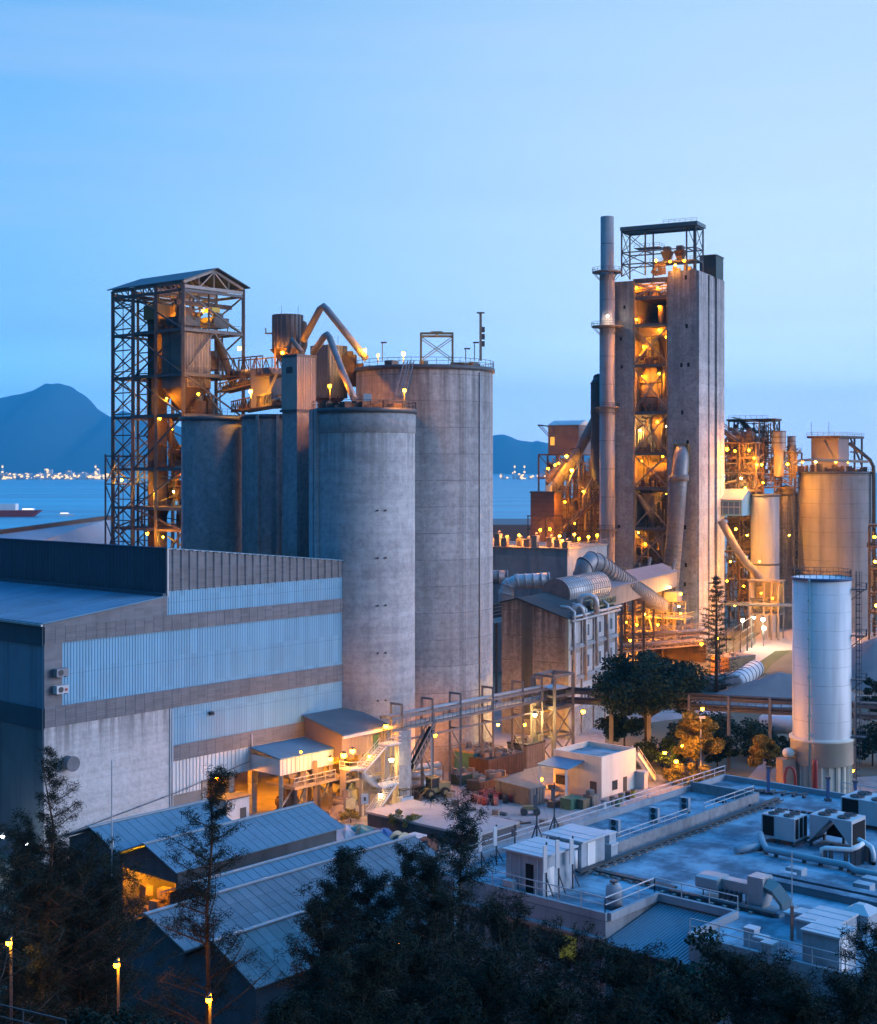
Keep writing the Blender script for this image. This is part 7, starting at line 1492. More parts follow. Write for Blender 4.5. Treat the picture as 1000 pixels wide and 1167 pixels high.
for i in range(14): mb.fb(RB, 9.0, 10.2, 7-i*1.1, 7.25-i*1.1, RZ, RZ+.2) if i < 6 else mb.fb(RB, 8.3, 9.5, 7-i*1.1, 7.25-i*1.1, RZ, RZ+.2)
mb.build('block', OLDC, t)
def rbox(label, name, cat, a0, a1, b0, b1, h, m_, roof=True, door=None, extra=None, z0=RZ, over=.25):
    t = thing(name, label, cat, RB(a0, b0, z0), RB.ang); mb = MB(); mb.fb(RB, a0, a1, b0, b1, z0, z0+h); mb.build('wall' if h > 1.8 else 'casing', m_, t)
    if roof:
        mb = MB(); mb.fb(RB, a0-over, a1+over, b0-over, b1+over, z0+h, z0+h+.14)
        for i in range(int((a1-a0)/1.2)): mb.fb(RB, a0+.4+i*1.2, a0+.4+i*1.2+.05, b0-over, b1+over, z0+h+.14, z0+h+.165)
        mb.build('roof', LGREY, t)
    for d in door or (): 
        mb = MB(); f, p0, p1, z1, z2, mm = d
        if f == 'a': mb.fb(RB, a0-.06, a0, b0+p0, b0+p1, z0+z1, z0+z2)
        else: mb.fb(RB, a0+p0, a0+p1, b0-.06, b0, z0+z1, z0+z2)
        mb.build('door', mm, t)
    return t
PW = pm('pale_hut_paint', (.40, .47, .52), (.31, .37, .42), .4, .6, streak=.45, blotch=((.2, .2, .2), .6, .55, .6), mott=.3)
a, b = rab(619, 1024); a2 = a+(ata(RB, 641, b)-a); b2 = at(RB, 577, a)
h1 = rbox('nearer pale equipment hut with an open dark doorway on the flat roof', 'equipment_hut', 'hut', a, a2+1.6, b, b2, 3.1, PW, door=[('a', (b2-b)*.25, (b2-b)*.45, .1, 2.4, BLACK), ('b', .4, 1.4, .1, 2.2, WHITE)])
mb = MB()
for f in (.12, .6, .85): mb.bar(RB(a-.1, b+(b2-b)*f, RZ), RB(a-.1, b+(b2-b)*f, RZ+2.9), .07)
mb.build('conduit', LGREY, h1)
mb = MB(); mb.fb(RB, a-.9, a-.2, b+(b2-b)*.65, b+(b2-b)*.9, RZ, RZ+1.0); tt_ = tag(mb.build('condenser_unit', LGREY), 'grey condenser box against the open doorway hut wall', 'condenser')
a, b = rab(663, 994); a2 = ata(RB, 680, b); b2 = at(RB, 626, a)
h2 = rbox('farther pale equipment hut with a white door and overhanging ribbed roof', 'equipment_hut', 'hut', a, a2+1.2, b, b2, 2.5, PW, over=.5, door=[('b', .8, 1.9, .1, 2.2, WHITE), ('a', .8, 1.7, .1, 2.0, LGREY)])
mb = MB(); mb.pipe([RB(a-.3, b+.5, RZ+.3), RB(a-.3, b+.5, RZ+1.8)], .28, 12); mb.build('gas_cylinder', WHITE, h2)
for x0, x1, y0, y1, lb in ((687, 700, 949, 977, 'tall pale cabinet beside the farther equipment hut'), (690, 701, 962, 978, 'short pale cabinet in front of the tall cabinet on the flat roof')):
    a, b = rab((x0+x1)/2, y1); rbox(lb, 'cabinet', 'cabinet', a-.4, a+.6, b-.4, b+.5, (y1-y0)*.072, PW, over=.05)
def ac(label, x, y, s=1.0):
    a, b = rab(x, y); t = thing('condenser_unit', label, 'air conditioner', RB(a, b), RB.ang)
    mb = MB(); mb.fb(RB, a-.2*s, a+.2*s, b-.5*s, b+.5*s, RZ+.15, RZ+1.45*s); mb.build('casing', PW, t)
    for k in (.45, 1.05): mb = MB(); c = RB(a-.2*s, b, RZ+.15+k*s); mb.pipe([c, c-RB.u*.04], .27*s, 14); mb.build('fan', DGREY, t)
    mb = MB(); mb.fb(RB, a-.25*s, a+.25*s, b-.45*s, b-.35*s, RZ, RZ+.15); mb.fb(RB, a-.25*s, a+.25*s, b+.35*s, b+.45*s, RZ, RZ+.15); mb.build('foot', STEEL, t)
ac('twin fan condenser nearest the tall cabinet on the flat roof strip', 701, 953, 1.05); ac('twin fan condenser in the middle of the flat roof strip', 746, 938, 1.0); ac('twin fan condenser farthest along the flat roof strip', 781, 926, 1.0)
# chillers
def chiller(label, x, y, wa_, wb_, h, fans, vshape=False):
    a, b = rab(x, y); t = thing('chiller', label, 'chiller', RB(a, b), RB.ang); z0 = RZ+.45
    fr_m = LGREY
    mb = MB()
    if vshape:
        mb.prism([RB(a, b, z0), RB(a, b, z0+h), RB(a, b+wb_*.48, z0+h)], RB.u*wa_); mb.prism([RB(a, b+wb_, z0), RB(a, b+wb_, z0+h), RB(a, b+wb_*.52, z0+h)], RB.u*wa_); mb.fb(RB, a, a+wa_, b, b+wb_, z0+h, z0+h+.2)
    else: mb.fb(RB, a, a+wa_, b, b+wb_, z0, z0+h)
    mb.build('casing', fr_m, t)
    mb = MB()
    if vshape: mb.fb(RB, a+.2, a+wa_-.2, b-.05, b, z0+.2, z0+h-.1)
    else:
        for i in range(3): mb.fb(RB, a+.15+i*wa_/3, a+(i+1)*wa_/3-.15, b-.05, b, z0+.2, z0+h-.1)
        mb.fb(RB, a-.05, a, b+wb_*.62, b+wb_-.15, z0+.2, z0+h-.1)
    if vshape: mb.fb(RB, a+wa_-.1, a+wa_-.05, b+.3, b+wb_-.3, z0, z0+h*.6)
    mb.build('coil', BLACK, t)
    for i, j in fans:
        mb = MB(); c = RB(a+wa_*(.27+.46*i), b+wb_*(.27+.46*j), z0+h+(.2 if vshape else 0)); r = min(wa_, wb_)*.2; mb.lathe(c, [(r, 0), (r, .14), (r-.05, .14), (r-.05, .03), (.01, .03)], 20)
        fo = mb.build('fan_shroud', STEEL, t); mb = MB(); mb.cyl(c+UZ*.04, r*.25, .12, 10)
        for q in range(5): aa = q*1.2566; mb.bar(c+UZ*.08, c+UZ*.08+V(math.cos(aa), math.sin(aa))*r*.9, r*.3, .03)
        mb.build('fan_blade', DGREY, fo)
    mb = MB()
    for i in (0, 1):
        for j in (0, .5, 1): mb.fb(RB, a+(wa_-.25)*i, a+(wa_-.25)*i+.25, b+(wb_-.2)*j, b+(wb_-.2)*j+.2, RZ, z0)
    mb.bar(RB(a-.3, b, RZ+.35), RB(a+wa_+.5, b, RZ+.35), .15, .2); mb.bar(RB(a-.3, b+wb_, RZ+.35), RB(a+wa_+.5, b+wb_, RZ+.35), .15, .2)
    mb.build('support_rail', STEEL, t); return t
ff = [(0, 0), (1, 0), (0, 1), (1, 1)]
chiller('four fan chiller with dark coil slots nearest the dividing wall', 906, 966, 2.4, 3.2, 2.0, ff)
chiller('open V coil chiller with two dark fans beside white elbow pipes', 971, 973, 2.8, 3.9, 2.1, ff, True)
chiller('dark chiller cut by the right edge behind the open V coil unit', 1012, 950, 3.4, 4.5, 2.2, ff)
def rpipe(label, pts, r, m_, name='roof_pipe', stands=True):
    t = thing(name, label, 'pipe', RB(pts[0][0], pts[0][1], RZ)); mb = MB(); mb.pipe([RB(*p) for p in pts], r, 12); mb.build('tube', m_, t)
    if stands:
        mb = MB()
        for p, q in zip(pts, pts[1:]):
            for f in (.2, .8):
                c = RB(*p).lerp(RB(*q), f)
                if c.z-r > RZ+.05: mb.box(V(c.x, c.y, RZ), .3, .3, c.z-r-RZ)
        if mb.v: mb.build('stand', STEEL, t)
    return t
a1, b1_ = rab(860, 972); a2, b2_ = rab(1000, 1000); a3, b3_ = rab(930, 985)
GP = pm('blue_grey_pipe', (.30, .38, .42), (.24, .31, .35), .6, .5)
rpipe('thick blue grey pipe running across the roof in front of the chillers', [(a1+2.2, b1_+.6, RZ+1.1), (a1+1.2, b1_-.2, RZ+.6), (a1, b1_-1.2, RZ+.5), (a3-.3, b3_, RZ+.5), (a2, b2_+2.5, RZ+.5), (a2-.6, b2_+1.6, RZ+.4), (a2-.6, b2_-6, RZ+.4)], .28, GP)
rpipe('shorter thick grey pipe stub at the left end of the chiller pipes', [(a1-1.6, b1_+.9, RZ+.35), (a1+1.6, b1_-.2, RZ+.35)], .3, GP)
a, b = rab(955, 985); rpipe('white elbow pipe bending up in front of the open V coil chiller', [(a-.6, b+1.1, RZ+.4), (a-.6, b+1.1, RZ+1.2), (a-.5, b+.8, RZ+1.3), (a+.4, b-1.0, RZ+1.3), (a+.9, b-1.4, RZ+1.5), (a+1.8, b-1.4, RZ+1.6)], .2, WHITE)
a, b = rab(992, 985); rpipe('second white elbow pipe turning down near the right edge', [(a+1.4, b+1.6, RZ+1.5), (a+.6, b+.6, RZ+1.5), (a+.1, b-.1, RZ+1.4), (a, b-.3, RZ+.9), (a, b-.3, RZ+.3)], .2, WHITE)
for k, (x0, x1, y, h, lb) in enumerate(((886, 906, 1003, .6, 'pale concrete block nearest the chiller pipe on the flat roof'), (899, 917, 997, .6, 'second pale concrete block behind the nearest block'), (974, 996, 1018, .8, 'grey block at the right edge below the chiller pipe'), (985, 1004, 1009, .6, 'small grey block behind the right edge block'))):
    a, b = rab((x0+x1)/2, y); rbox(lb, 'concrete_block', 'block', a-.5, a+.5, b-.7, b+.7, h, PW, roof=False)
a, b = rab(868, 1002); a2, b2 = rab(1000, 1036)
for k, (da, lb) in enumerate(((0, 'upper of two long low duct ledges crossing the roof'), (-1.6, 'lower of two long low duct ledges crossing the roof'))):
    t = thing('duct_ledge', lb, 'duct', RB(a+da, b)); mb = MB(); mb.fb(RB, a+da, a+da+.9, b-18, b-k*.6, RZ, RZ+.55); mb.build('casing', pm('ledge_felt', (.16, .2, .23), (.12, .15, .17), .3, .8), t); mb = MB(); mb.fb(RB, a+da-.05, a+da+.95, b-18, b-k*.6+.05, RZ+.55, RZ+.62); mb.build('cap', FELT, t)
# air handling unit with ducts
a, b = rab(812, 1024); t = thing('air_handler', 'air handling unit with square hoods and a bent grey duct', 'air handler', RB(a, b), RB.ang)
mb = MB(); mb.fb(RB, a, a+1.3, b-.7, b+1.2, RZ+.5, RZ+1.7); mb.prism([RB(a, b-.7, RZ+.5), RB(a, b-.7, RZ+1.7), RB(a-.5, b-.7, RZ+1.6), RB(a-.5, b-.7, RZ+.9)], RB.v*1.9); mb.build('hood', pm('galv_unit', (.34, .38, .4), (.27, .3, .32), .8, .5, metal=.2), t)
mb = MB(); mb.fb(RB, a+.2, a+1.2, b-3.0, b-.7, RZ+.8, RZ+1.6); mb.fb(RB, a, a+1.5, b-4.3, b-3.0, RZ+.3, RZ+2.3); mb.fb(RB, a+.1, a+1.4, b-4.2, b-3.1, RZ+.0, RZ+.3); mb.build('duct', GALV, t)
mb = MB(); mb.pipe([RB(a+.7, b-4.3, RZ+1.7), RB(a+.7, b-5.0, RZ+1.5), RB(a+.7, b-5.8, RZ+.7), RB(a+.7, b-6.0, RZ)], .62, 4); mb.build('bent_duct', pm('green_grey_duct', (.26, .33, .32), (.2, .26, .26), .6, .5), t)
mb = MB()
for bb in (b+.9, b-.5, b-1.8, b-2.8): mb.bar(RB(a+.2, bb, RZ), RB(a+.2, bb, RZ+.8), .08); mb.bar(RB(a+1.1, bb, RZ), RB(a+1.1, bb, RZ+.8), .08)
for i in range(5): mb.fb(RB, a-.2, a+.2, b-.9-i*.4, b-.7-i*.4, RZ+.2, RZ+.9)
mb.build('frame', STEEL, t)
t = thing('plinth', 'long low plinth kerb below the air handling unit', 'plinth', RB(a-1, b)); mb = MB(); mb.fb(RB, a-1.1, a-.7, b-6.2, b+5, RZ, RZ+.35); mb.fb(RB, a-.7, a+1.8, b-6.2, b-5.8, RZ, RZ+.3); mb.build('kerb', FELT, t)
a, b = rab(903, 1072); t = thing('antenna_mast', 'thin antenna mast with a rusty base among roof boxes', 'mast', RB(a, b)); mb = MB(); mb.bar(RB(a, b, RZ), RB(a, b, RZ+6.2), .07); mb.build('pole', LGREY, t); mb = MB(); mb.bar(RB(a, b, RZ), RB(a, b, RZ+2.4), .2)
for i in range(6): mb.bar(RB(a-.15, b, RZ+.3+i*.35), RB(a+.2, b, RZ+.4+i*.35), .1)
mb.build('base', pm('rusty_red', (.25, .13, .1), (.18, .09, .07), 1, .8), t)
a, b = rab(957, 1113); rbox('tall pale box hut with a lit white right face near the roof edge', 'box_hut', 'hut', a, ata(RB, 976, b), b, at(RB, 915, a), 2.4, PW, door=[('b', .2, 1.2, .1, 2.2, WHITE)], over=.12)
a, b = rab(950, 1080); rbox('wide low flat topped roof room behind the tall pale box hut', 'roof_room', 'hut', a, ata(RB, 977, b), b, at(RB, 908, a), 1.3, PW, over=.1)
a, b = rab(985, 1064); t = rbox('square roof ventilator with a pyramid cap at the right edge', 'roof_ventilator', 'ventilator', a, a+1.8, b-.3, b+1.5, 1.3, PW, roof=False); mb = MB(); c = RB(a+.9, b+.6, RZ+1.3); q = [RB(a-.2, b-.5, RZ+1.3), RB(a+2, b-.5, RZ+1.3), RB(a+2, b+1.7, RZ+1.3), RB(a-.2, b+1.7, RZ+1.3)]
mb.add(q+[RB(a+.6, b+.3, RZ+1.8), RB(a+1.2, b+.3, RZ+1.8), RB(a+1.2, b+.9, RZ+1.8), RB(a+.6, b+.9, RZ+1.8)], [(3, 2, 1, 0), (4, 5, 6, 7)]+[(i, (i+1) % 4, 4+(i+1) % 4, 4+i) for i in range(4)], False); mb.build('cap', LGREY, t)
a, b = rab(912, 1058); rbox('small flat topped vent box beside the antenna mast', 'vent_box', 'vent', a, a+1.0, b-.8, b+.4, 1.0, PW, over=.15)
a, b = rab(890, 1058); rbox('low duct box joining the vent box to the lower ledge', 'vent_box', 'vent', a+1.2, a+2.2, b-.6, b+.3, .7, FELT, over=.1)
for x, y, h, lb in ((857, 1082, 1.4, 'grey pump cabinet just beyond the ribbed lower roof railing'), (868, 1086, 1.0, 'lower grey cabinet beside the pump cabinet'), (877, 1096, 1.2, 'white narrow box by the pump cabinets at the roof edge')):
    a, b = rab(x, y); rbox(lb, 'cabinet', 'cabinet', a-.4, a+.4, b-.4, b+.4, h, PW, over=.05)
a, b = rab(700, 1035); t = thing('water_drum', 'round grey drum tank with a conical lid near the corner railing', 'tank', RB(a, b)); c = RB(a, b); mb = MB(); mb.lathe(c, [(.01, .25), (.62, .25), (.62, 1.55), (.5, 1.72), (.5, 1.78), (.01, 1.8)], 24); mb.build('shell', PW, t); mb = MB(); mb.lathe(c, [(.64, .75), (.68, .8), (.64, .85)], 24); mb.cyl(c+UZ*1.95, .34, .12, 16); mb.cyl(c, .7, .25, 20); mb.cyl(c+UZ*1.78, .1, .2, 8); mb.build('lid_and_base', STEEL, t)
# antenna poles with panels near the huts
for k, (x, yb, yt, pan, lb) in enumerate(((612, 972, 898, 0, 'slim dark antenna pole left of the farther equipment hut'), (632, 962, 892, 0, 'taller dark antenna pole right behind the nearer equipment hut'), (623, 1027, 960, 1, 'antenna pole with a tall white panel before the nearer hut'), (637, 1023, 954, 1, 'antenna pole with a white panel at the right face of the nearer hut'), (653, 1015, 953, 1, 'antenna pole with a short panel between the two huts'), (549, 993, 946, 1, 'leftmost white panel antenna pole on the roof edge'), (566, 986, 940, 1, 'second white panel antenna pole on the roof edge'), (587, 982, 940, 0, 'thin antenna pole third along the roof edge'))):
    p = rp(x, yb); t = thing('antenna_pole', lb, 'antenna', p); h = (yb-yt)*p.y/F; mb = MB(); mb.bar(p, p+UZ*h, .13); 
    if k in (0, 1): mb.bar(p+UZ*.1+V(.9, .3), p+UZ*h*.45, .09); mb.bar(p+UZ*.1+V(-.7, .6), p+UZ*h*.45, .09)
    else: mb.bar(p+UZ*.1+RB.u*.9, p+UZ*h*.4, .08)
    mb.build('pole', STEEL, t)
    mb = MB(); mb.box(p+V(-.12, -.22, h*(.5 if pan else .7)), .3, .18, h*(.46 if pan else .2), .3); mb.build('panel', WHITE if pan else STEEL, t)
for k, (x, yb, h, lb) in enumerate(((876, 905, 2.6, 'short thick blue pole at the far corner of the flat roof'), (944, 913, 2.2, 'short blue post with wires near the white tank'), (975, 920, 2.4, 'blue post near the right end of the far roof edge'))):
    p = rp(x, yb); t = thing('roof_post', lb, 'post', p); mb = MB(); mb.bar(p, p+UZ*h, .28); mb.build('pole', BLUEP, t); mb = MB(); mb.box(p, .6, .6, .25); mb.box(p+UZ*h, .45, .45, .2); mb.build('base_and_cap', STEEL, t)
t = thing('roof_clutter', 'dark pipes and small blocks lying near the far corner of the flat roof', 'pipes', rp(850, 905)); mb = MB()
for i in range(6): a, b = rab(845+i*12, 902+i*1.2); mb.pipe([RB(a, b, RZ+.15), RB(a+1.6, b-.7, RZ+.15)], .1, 6); mb.fb(RB, a, a+.3, b-1.2, b-.9, RZ, RZ+.25)
mb.build('tube', STEEL, t)
r_ = random.Random(77)
mb = MB()
for i in range(26):
    a, b = rab(820+i*7, 897+i*.9+18); mb.fb(RB, a, a+.3, b, b+.4, RZ, RZ+.2)
tag(mb.build('cable_clips', STEEL), 'row of small dark cable blocks along the far parapet of the flat roof', 'blocks')
# junction: small dark things on the far shore and on the water
# ------------------------------------------------------------------ far shore lights and boats
def shore(name, label, x0, x1, n, seed, Y, y0, y1):
    r = random.Random(seed); mb = MB(); mb2 = MB()
    for i in range(n):
        x = x0+(x1-x0)*r.random(); w_ = r.uniform(8, 40); h = r.uniform(5, 34)*(1.6 if r.random() < .12 else 1)
        c = V((x-CX)/F*Y, Y+r.uniform(-60, 60), -6); mb.box(c, w_, 20, h)
        for k in range(r.choice((1, 2, 3))):
            s = r.uniform(4, 13); mb2.box(c+V(r.uniform(-w_/2, w_/2), -12-k, r.uniform(.2, .95)*h), s, 3, s*.7)
    for x in [x0+(x1-x0)*r.random() for _ in range(2)]:
        c = V((x-CX)/F*Y, Y, -6); mb.box(c, 5, 5, 75); mb2.box(c+V(0, -5, 60), 8, 3, 10); mb2.box(c+V(0, -5, 34), 10, 3, 8)
    a = mb.build(name, [LGREY, emis('shore_window_glow', (1, .66, .34), 2.2)]); me = a.data
    n0 = len(mb.v)
    mm = MB(); mm.v = list(mb.v); mm.f = list(mb.f); mm.m = [0]*len(mb.f); mm.sm = list(mb.sm); mm.mi = 1; mm.add(mb2.v, mb2.f, False); loc = a.location.copy()
    m = list(me.materials); bpy.data.objects.remove(a)
    o = mm.build(name, m); tag(o, label, 'city', None, 'stuff')
shore('harbour_town', 'glittering town lights along the far shore below the left mountain', -20, 124, 230, 1, 7100, 540, 548)
shore('harbour_town', 'thin row of lights on the far shore between silo and plant', 564, 622, 12, 2, 7300, 541, 545)
def boat(label, x, y, L_, col, lit=True):
    Y = F*(H+6)/(y-HY); c = V((x-CX)/F*Y, Y, -6); t = thing('boat', label, 'boat', c); mb = MB(); s = L_
    mb.prism([c+V(-s*.5, 0, 0), c+V(s*.42, 0, 0), c+V(s*.55, 0, s*.1), c+V(-s*.52, 0, s*.1)], V(0, s*.22, 0)); mb.build('hull', col, t)
    mb = MB(); mb.box(c+V(-s*.1, s*.11, s*.1), s*.55, s*.16, s*.1); mb.build('cabin', WHITE, t)
    if lit: mb = MB(); mb.box(c+V(-s*.1, s*.025, s*.12), s*.5, .1, s*.05); mb.build('lit_windows', emis('cabin_glow', (1, .95, .85), 2.5), t)
boat('small boat with a bright white lit cabin on the left water', 34, 584, 26, WHITE)
boat('smaller lit boat right of the brightest boat on the left water', 75, 587.5, 17, WHITE)
boat('long dark red barge low on the water at the left edge', 4, 589, 70, REDP, False)
# ------------------------------------------------------------------ vegetation
def leafmesh(mb, c, n, rad, size, r, flat=.8, droop=0.0, needle=False):
    for i in range(n):
        while True:
            d = V(r.uniform(-1, 1), r.uniform(-1, 1), r.uniform(-1, 1))
            if .05 < d.length < 1: break
        p = c+V(d.x*rad, d.y*rad, d.z*rad*flat)
        if needle:
            t = V(r.gauss(0, 1), r.gauss(0, 1), r.gauss(.1, .8)-droop).normalized()*size*r.uniform(.7, 1.5); s = t.cross(V(r.uniform(-1, 1), r.uniform(-1, 1), r.uniform(-1, 1))).normalized()*size*.075
            mb.v.extend((p-s, p+s, p+t)); k = len(mb.v); mb.f.append((k-3, k-2, k-1))
        else:
            t = V(r.gauss(0, 1), r.gauss(0, 1), r.gauss(0, .6)).normalized()*size*r.uniform(.6, 1.3); s = t.cross(V(r.uniform(-1, 1), r.uniform(-1, 1), r.uniform(.2, 1))).normalized()*size*.42
            mb.v.extend((p-t*.5, p+s, p+t*.5, p-s)); k = len(mb.v); mb.f.append((k-4, k-3, k-2, k-1))
        mb.m.append(0); mb.sm.append(False)
def tree(name, label, base, h, spread, kind, leaf, seed, cat='tree', nb=26, per=230, group=None, size=.5, trunk_r=None, low=.25):
    r = random.Random(seed); t = thing(name, label, cat, base, 0, group); tr_ = trunk_r or h*.018
    tb = MB(); lf = MB()
    if kind == 'feather':                                          # casuarina: upright, airy, drooping sprays
        pts = [base+V(r.uniform(-.02, .02)*h*i/6, r.uniform(-.02, .02)*h*i/6, h*i/6) for i in range(7)]
        tb.pipe(pts, [tr_*(1-i/6.6) for i in range(7)], 7)
        for i in range(nb):
            f = low+(1-low)*(i+r.random())/nb; p = base+UZ*h*f+(pts[min(6, int(f*6))]-base-UZ*h*int(f*6)/6)
            a = r.uniform(0, 6.28); L_ = (spread*(1.15-f) if nb < 48 else spread*(.25+.75*(1-abs(2*f-1.05)**1.6)))*r.uniform(.55, 1.2)+.25
            q1 = p+V(math.cos(a), math.sin(a), .55)*L_*.55; q2 = q1+V(math.cos(a+.2), math.sin(a+.2), .3+.5*f)*L_*.55
            tb.pipe([p, q1, q2], [tr_*.35*(1.1-f)+.02, tr_*.22*(1.1-f)+.015, .012], 5)
            for s in range(9):
                g = (s+1)/9; c = p.lerp(q1, g*2) if g < .5 else q1.lerp(q2, g*2-1)
                d_ = V(r.uniform(-1, 1), r.uniform(-1, 1), r.uniform(-.6, .7))*L_*.28
                tb.pipe([c, c+d_], [.02, .008], 4, False)
                for u_ in (.4, .75, 1.05): leafmesh(lf, c+d_*u_, int(per*1.5)//27, .36*(1-.4*f)+.1, size*.8, r, .8, .35, True)
        leafmesh(lf, pts[-1], per//6, .4, size*.9, r, 1.6, .0, True)
    elif kind == 'pine':                                           # tiered upright boughs
        tb.pipe([base, base+UZ*h*.5, base+UZ*h], [tr_, tr_*.6, .04], 8); nt_ = nb
        for i in range(nt_):
            f = low+(1-low)*i/nt_; p = base+UZ*h*f; m_ = 6
            for k in range(m_):
                a = k*6.283/m_+i*.9+r.uniform(-.5, .5); L_ = spread*(1-f)**.75*r.uniform(.35, 1.25)+.35; q = p+V(math.cos(a)*L_, math.sin(a)*L_, L_*r.uniform(.0, .4))
                if r.random() < .22: continue
                tb.pipe([p, q], [.09*(1.1-f)+.02, .02], 4, False)
                for s in range(5): leafmesh(lf, p.lerp(q, .3+.16*s)+UZ*.1, per//30, .42, size, r, .55, -.2, True)
    else:                                                          # broad crown made of many leaf clumps on limbs
        tb.pipe([base, base+UZ*h*.3, base+V(r.uniform(-.3, .3), r.uniform(-.3, .3), h*.45)], [tr_*1.3, tr_, tr_*.8], 9)
        fork = base+UZ*h*.38
        for i in range(nb):
            while True:
                d = V(r.uniform(-1, 1), r.uniform(-1, 1), r.uniform(-.55, 1))
                if .35 < d.length < 1: break
            c = base+UZ*h*(low+(1-low)*.42)+V(d.x*spread, d.y*spread, d.z*h*(1-low)*.5)
            m_ = fork.lerp(c, .5)+UZ*h*.04; tb.pipe([fork, m_, c], [tr_*.4, tr_*.22, .03], 5, False)
            rr = spread*r.uniform(.2, .36)
            leafmesh(lf, c, per, rr, size*.85, r, .75)
    tb.build('trunk', BARK, t); lf.build('crown', leaf, t); return t
# mid distance trees by the plant
def TG(x, y): return G(x, y)
b = V(P(738, 0, 236).x, 236, GZ); tree('banyan_tree', 'wide dark round crowned tree in front of the kiln building', b, zof(742, 236)-GZ+.4, 8.8, 'broad', LEAF2, 1, nb=70, per=300, size=.6, trunk_r=.5, low=.42)
b = V(P(712, 0, 241).x, 241, GZ); tree('broadleaf_tree', 'lower dark tree tucked behind the round crowned tree on its left', b, 9, 4.5, 'broad', LEAF2, 2, nb=26, per=260, size=.5)
b = V(P(817, 0, 300).x, 300, GZ); tree('slim_pine', 'slim tiered dark pine standing before the right side of the tower', b, zof(655, 300)-GZ, 5.8, 'pine', LEAF3, 3, nb=24, per=260, size=.7, low=.1)
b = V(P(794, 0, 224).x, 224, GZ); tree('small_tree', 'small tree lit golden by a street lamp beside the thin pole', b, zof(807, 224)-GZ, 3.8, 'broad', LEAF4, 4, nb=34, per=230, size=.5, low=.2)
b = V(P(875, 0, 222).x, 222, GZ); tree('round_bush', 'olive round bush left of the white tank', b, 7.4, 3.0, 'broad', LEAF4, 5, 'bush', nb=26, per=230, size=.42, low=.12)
b = V(P(895, 0, 226).x, 226, GZ); tree('round_bush', 'darker bush hugging the left side of the white tank', b, 6.6, 2.6, 'broad', LEAF2, 6, 'bush', nb=18, per=200, size=.42, low=.12)
b = V(P(818, 0, 228).x, 228, GZ); tree('round_bush', 'dark shrub between the golden tree and the rack post', b, 6.6, 3.0, 'broad', LEAF2, 7, 'bush', nb=20, per=220, size=.42, low=.1)
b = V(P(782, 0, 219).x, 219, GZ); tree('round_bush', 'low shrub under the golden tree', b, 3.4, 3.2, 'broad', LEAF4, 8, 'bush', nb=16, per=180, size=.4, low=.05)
b = V(P(755, 0, 232).x, 232, GZ); tree('round_bush', 'dark undergrowth clump below the round crowned tree', b, 5.0, 4.2, 'broad', LEAF2, 9, 'bush', nb=20, per=220, size=.45, low=.05)
b = V(P(850, 0, 240).x, 240, GZ); tree('round_bush', 'dark hedge clump behind the second pipe bridge left of the tank', b, 6.4, 6, 'broad', LEAF2, 10, 'bush', nb=26, per=220, size=.5, low=.05)
b = V(P(800, 0, 246).x, 246, GZ); tree('round_bush', 'dark hedge clump behind the second pipe bridge at the golden tree', b, 6.4, 6, 'broad', LEAF2, 16, 'bush', nb=26, per=220, size=.5, low=.05)
b = V(P(995, 0, 232).x, 232, GZ); tree('round_bush', 'dark bushes right of the white tank at the picture edge', b, 7, 4.5, 'broad', LEAF2, 11, 'bush', nb=24, per=220, size=.5, low=.05)
b = V(P(1004, 0, 262).x, 262, GZ); tree('broadleaf_tree', 'dark tree top cut by the right edge before the gravel stockpile', b, 11, 3.6, 'broad', LEAF2, 12, nb=22, per=220, size=.5, low=.15)
b = V(P(770, 0, 300).x, 300, GZ); tree('round_bush', 'dark shrub at the foot of the slim pine', b, 7, 5, 'broad', LEAF2, 13, 'bush', nb=26, per=220, size=.55, low=.05)
for k, (x, y, h, sp_, lb) in enumerate(((435, 905, 2.6, 1.3, 'small green shrub on the yard left of the forklift'), (461, 950, 3.4, 2.0, 'pale wispy shrub on the low store roof edge'), (400, 938, 2.2, 1.5, 'green shrub beside the teal tarpaulin heap'), (352, 945, 2.0, 1.4, 'little green bush at the shed corner'))):
    tree('small_shrub', lb, G(x, y), h, sp_, 'broad', LEAF4, 20+k, 'bush', nb=12, per=110, size=.28, low=.08)
p = G(799, 888); t = thing('street_lamp', 'thin lamp post beside the golden tree', 'lamp', p); mb = MB(); mb.bar(p, p+UZ*9.6, .2); mb.build('pole', LGREY, t); mb = MB(); mb.box(p+UZ*9.6+V(.2, 0), .9, .5, .3); mb.build('head', WHITE, t)
lamp(P(771, 868, 216), 'low lamp glowing in the shrubs left of the golden tree', 2400, .3); lamp(P(801, 808, 217.5), 'lamp on the thin post lighting the golden tree', 5200, .26); lamp(P(778, 850, 216), 'low lamp lighting the golden tree from below', 3000, .18); lamp(P(758, 858, 228), 'lamp glowing under the round crowned tree', 2400, .28)
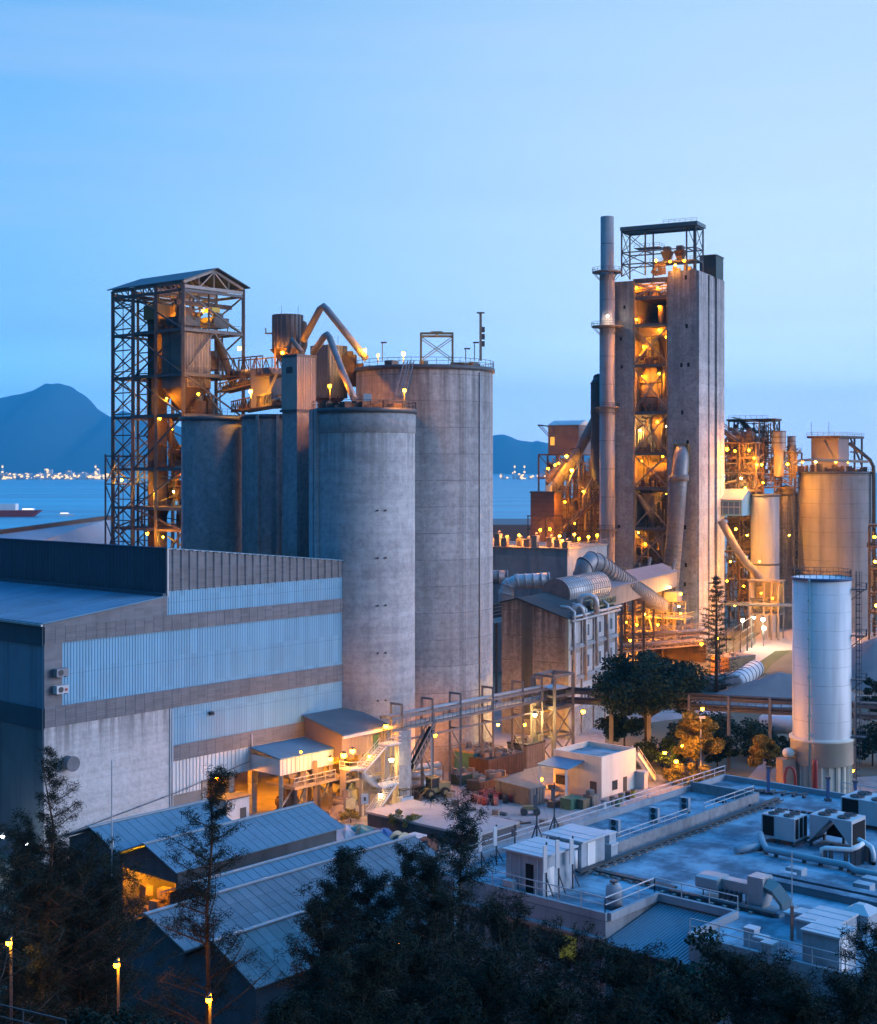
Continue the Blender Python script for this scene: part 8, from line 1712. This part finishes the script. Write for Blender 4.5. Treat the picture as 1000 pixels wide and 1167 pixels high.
# near slope: dark feathery trees along the bottom of the picture
def near(x, ytop, Y, label, kind='feather', sp_=2.4, seed=0, nb=34, per=300, size=.33, leaf=LEAF1, name='casuarina_tree', low=.2):
    z0 = hgt((x-CX)/F*Y, Y)-.3; h = zof(ytop, Y)-z0; b = V((x-CX)/F*Y, Y, z0)
    return tree(name, label, b, h, sp_, kind, leaf, seed, nb=nb, per=per, size=size, low=low, trunk_r=max(.12, h*.011))
N_ = near
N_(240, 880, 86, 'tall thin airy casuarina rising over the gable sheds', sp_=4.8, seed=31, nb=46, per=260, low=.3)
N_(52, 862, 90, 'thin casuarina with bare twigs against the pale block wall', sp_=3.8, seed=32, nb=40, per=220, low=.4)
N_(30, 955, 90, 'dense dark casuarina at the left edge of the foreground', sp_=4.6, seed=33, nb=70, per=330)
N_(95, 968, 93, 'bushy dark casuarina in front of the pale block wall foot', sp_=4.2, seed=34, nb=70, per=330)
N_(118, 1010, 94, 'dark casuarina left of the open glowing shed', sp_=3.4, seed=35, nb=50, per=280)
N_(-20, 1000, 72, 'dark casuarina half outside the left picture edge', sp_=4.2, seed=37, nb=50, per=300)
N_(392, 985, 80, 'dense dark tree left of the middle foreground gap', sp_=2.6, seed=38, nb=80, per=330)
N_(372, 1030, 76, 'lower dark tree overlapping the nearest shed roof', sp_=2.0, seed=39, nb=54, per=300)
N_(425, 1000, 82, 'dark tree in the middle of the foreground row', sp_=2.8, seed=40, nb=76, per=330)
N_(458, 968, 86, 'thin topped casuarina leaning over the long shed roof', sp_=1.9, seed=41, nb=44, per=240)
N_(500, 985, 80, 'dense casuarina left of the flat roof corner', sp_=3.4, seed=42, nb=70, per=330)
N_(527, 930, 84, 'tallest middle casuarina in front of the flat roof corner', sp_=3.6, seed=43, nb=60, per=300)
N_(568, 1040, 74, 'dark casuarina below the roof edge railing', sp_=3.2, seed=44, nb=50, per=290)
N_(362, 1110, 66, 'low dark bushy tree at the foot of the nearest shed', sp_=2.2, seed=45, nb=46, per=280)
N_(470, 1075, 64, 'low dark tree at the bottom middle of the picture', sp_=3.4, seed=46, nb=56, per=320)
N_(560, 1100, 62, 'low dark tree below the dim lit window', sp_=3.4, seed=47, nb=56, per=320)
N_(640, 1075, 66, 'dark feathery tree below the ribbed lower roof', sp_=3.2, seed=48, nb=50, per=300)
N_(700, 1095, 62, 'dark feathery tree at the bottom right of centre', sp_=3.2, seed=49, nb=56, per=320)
N_(800, 1048, 74, 'round headed dark tree over the lower roof railing', 'broad', 3.0, 50, 46, 210, .3, LEAF2, 'broadleaf_tree')
N_(760, 1090, 66, 'low leafy dark tree left of the round headed tree', 'broad', 2.8, 51, 40, 220, .3, LEAF2, 'broadleaf_tree')
N_(850, 1100, 64, 'dark feathery tree before the pump cabinets', sp_=3.2, seed=52, nb=52, per=300)
N_(905, 1118, 62, 'dark feathery tree below the tall pale box hut', sp_=3.0, seed=53, nb=52, per=300)
N_(965, 1125, 60, 'dark feathery tree near the bottom right corner', sp_=3.0, seed=54, nb=50, per=300)
N_(1008, 1070, 64, 'dark tree cut by the bottom right picture edge', sp_=3.2, seed=55, nb=50, per=300)
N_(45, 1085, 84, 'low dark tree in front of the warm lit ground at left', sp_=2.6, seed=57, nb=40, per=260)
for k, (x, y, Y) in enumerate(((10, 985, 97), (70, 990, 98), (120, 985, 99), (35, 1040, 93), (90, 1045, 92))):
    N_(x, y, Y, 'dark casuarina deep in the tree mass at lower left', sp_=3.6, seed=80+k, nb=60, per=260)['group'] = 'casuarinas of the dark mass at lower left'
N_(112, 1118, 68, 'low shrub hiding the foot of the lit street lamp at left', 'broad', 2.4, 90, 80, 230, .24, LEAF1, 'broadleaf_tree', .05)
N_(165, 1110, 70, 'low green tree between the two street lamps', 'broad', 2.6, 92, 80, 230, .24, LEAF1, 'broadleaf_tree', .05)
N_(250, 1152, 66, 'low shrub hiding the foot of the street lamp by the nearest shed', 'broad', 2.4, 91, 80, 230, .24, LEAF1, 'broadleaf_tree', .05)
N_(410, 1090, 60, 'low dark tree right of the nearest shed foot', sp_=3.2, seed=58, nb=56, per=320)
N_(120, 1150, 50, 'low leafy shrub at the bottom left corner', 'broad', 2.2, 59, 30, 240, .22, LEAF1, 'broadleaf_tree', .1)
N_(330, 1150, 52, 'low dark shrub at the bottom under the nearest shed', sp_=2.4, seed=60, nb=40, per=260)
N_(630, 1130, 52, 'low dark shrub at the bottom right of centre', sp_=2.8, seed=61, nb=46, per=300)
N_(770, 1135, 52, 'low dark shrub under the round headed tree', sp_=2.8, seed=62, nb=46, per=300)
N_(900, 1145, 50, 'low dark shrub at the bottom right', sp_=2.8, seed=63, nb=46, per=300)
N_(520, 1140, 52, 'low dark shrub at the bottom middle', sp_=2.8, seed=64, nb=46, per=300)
for x, y, Y, fl, r, lb in ((133, 1100, 80, 1000, .18, 'yellow street lamp among the trees at lower left'), (238, 1140, 78, 900, .17, 'yellow street lamp in front of the nearest shed gable'), (10, 1075, 82, 900, .17, 'lamp behind the trees at the left edge')):
    p = P(x, y, Y); lamp(p, lb, fl, r, p.z-hgt(p.x, p.y), name='street_lamp')
lamp(P(452, 1075, 96), 'lamp lost behind the dark middle trees', 300, .2, 3); lamp(P(30, 962, 168), 'white lamp beside the dark left warehouse wall', 500, .2, col=(.9, .95, 1)); lamp(P(3, 953, 168), 'white light panel at the left edge by the warehouse', 400, .22, col=(.9, .95, 1))
mb = MB(); q = [(-52, 80), (-10, 84), (-6, 103), (-52, 103)]
n = 12
vs = []
for i in range(n+1):
    for j in range(n+1):
        x0 = -52+42*i/n; y0 = 80+22*j/n; vs.append(V(x0, y0, hgt(x0, y0)+.45))
mb.add(vs, [(i*(n+1)+j, (i+1)*(n+1)+j, (i+1)*(n+1)+j+1, i*(n+1)+j+1) for i in range(n) for j in range(n)], True); struct('path', mb, YARD)
t = thing('guard_rail', 'thin guard railing at the bottom left corner', 'railing', P(0, 1140, 46)); mb = MB(); mb.rail([P(-20, 1168, 46), P(75, 1192, 44)], .8, .035, 1.6); mb.build('rails', STEEL, t)
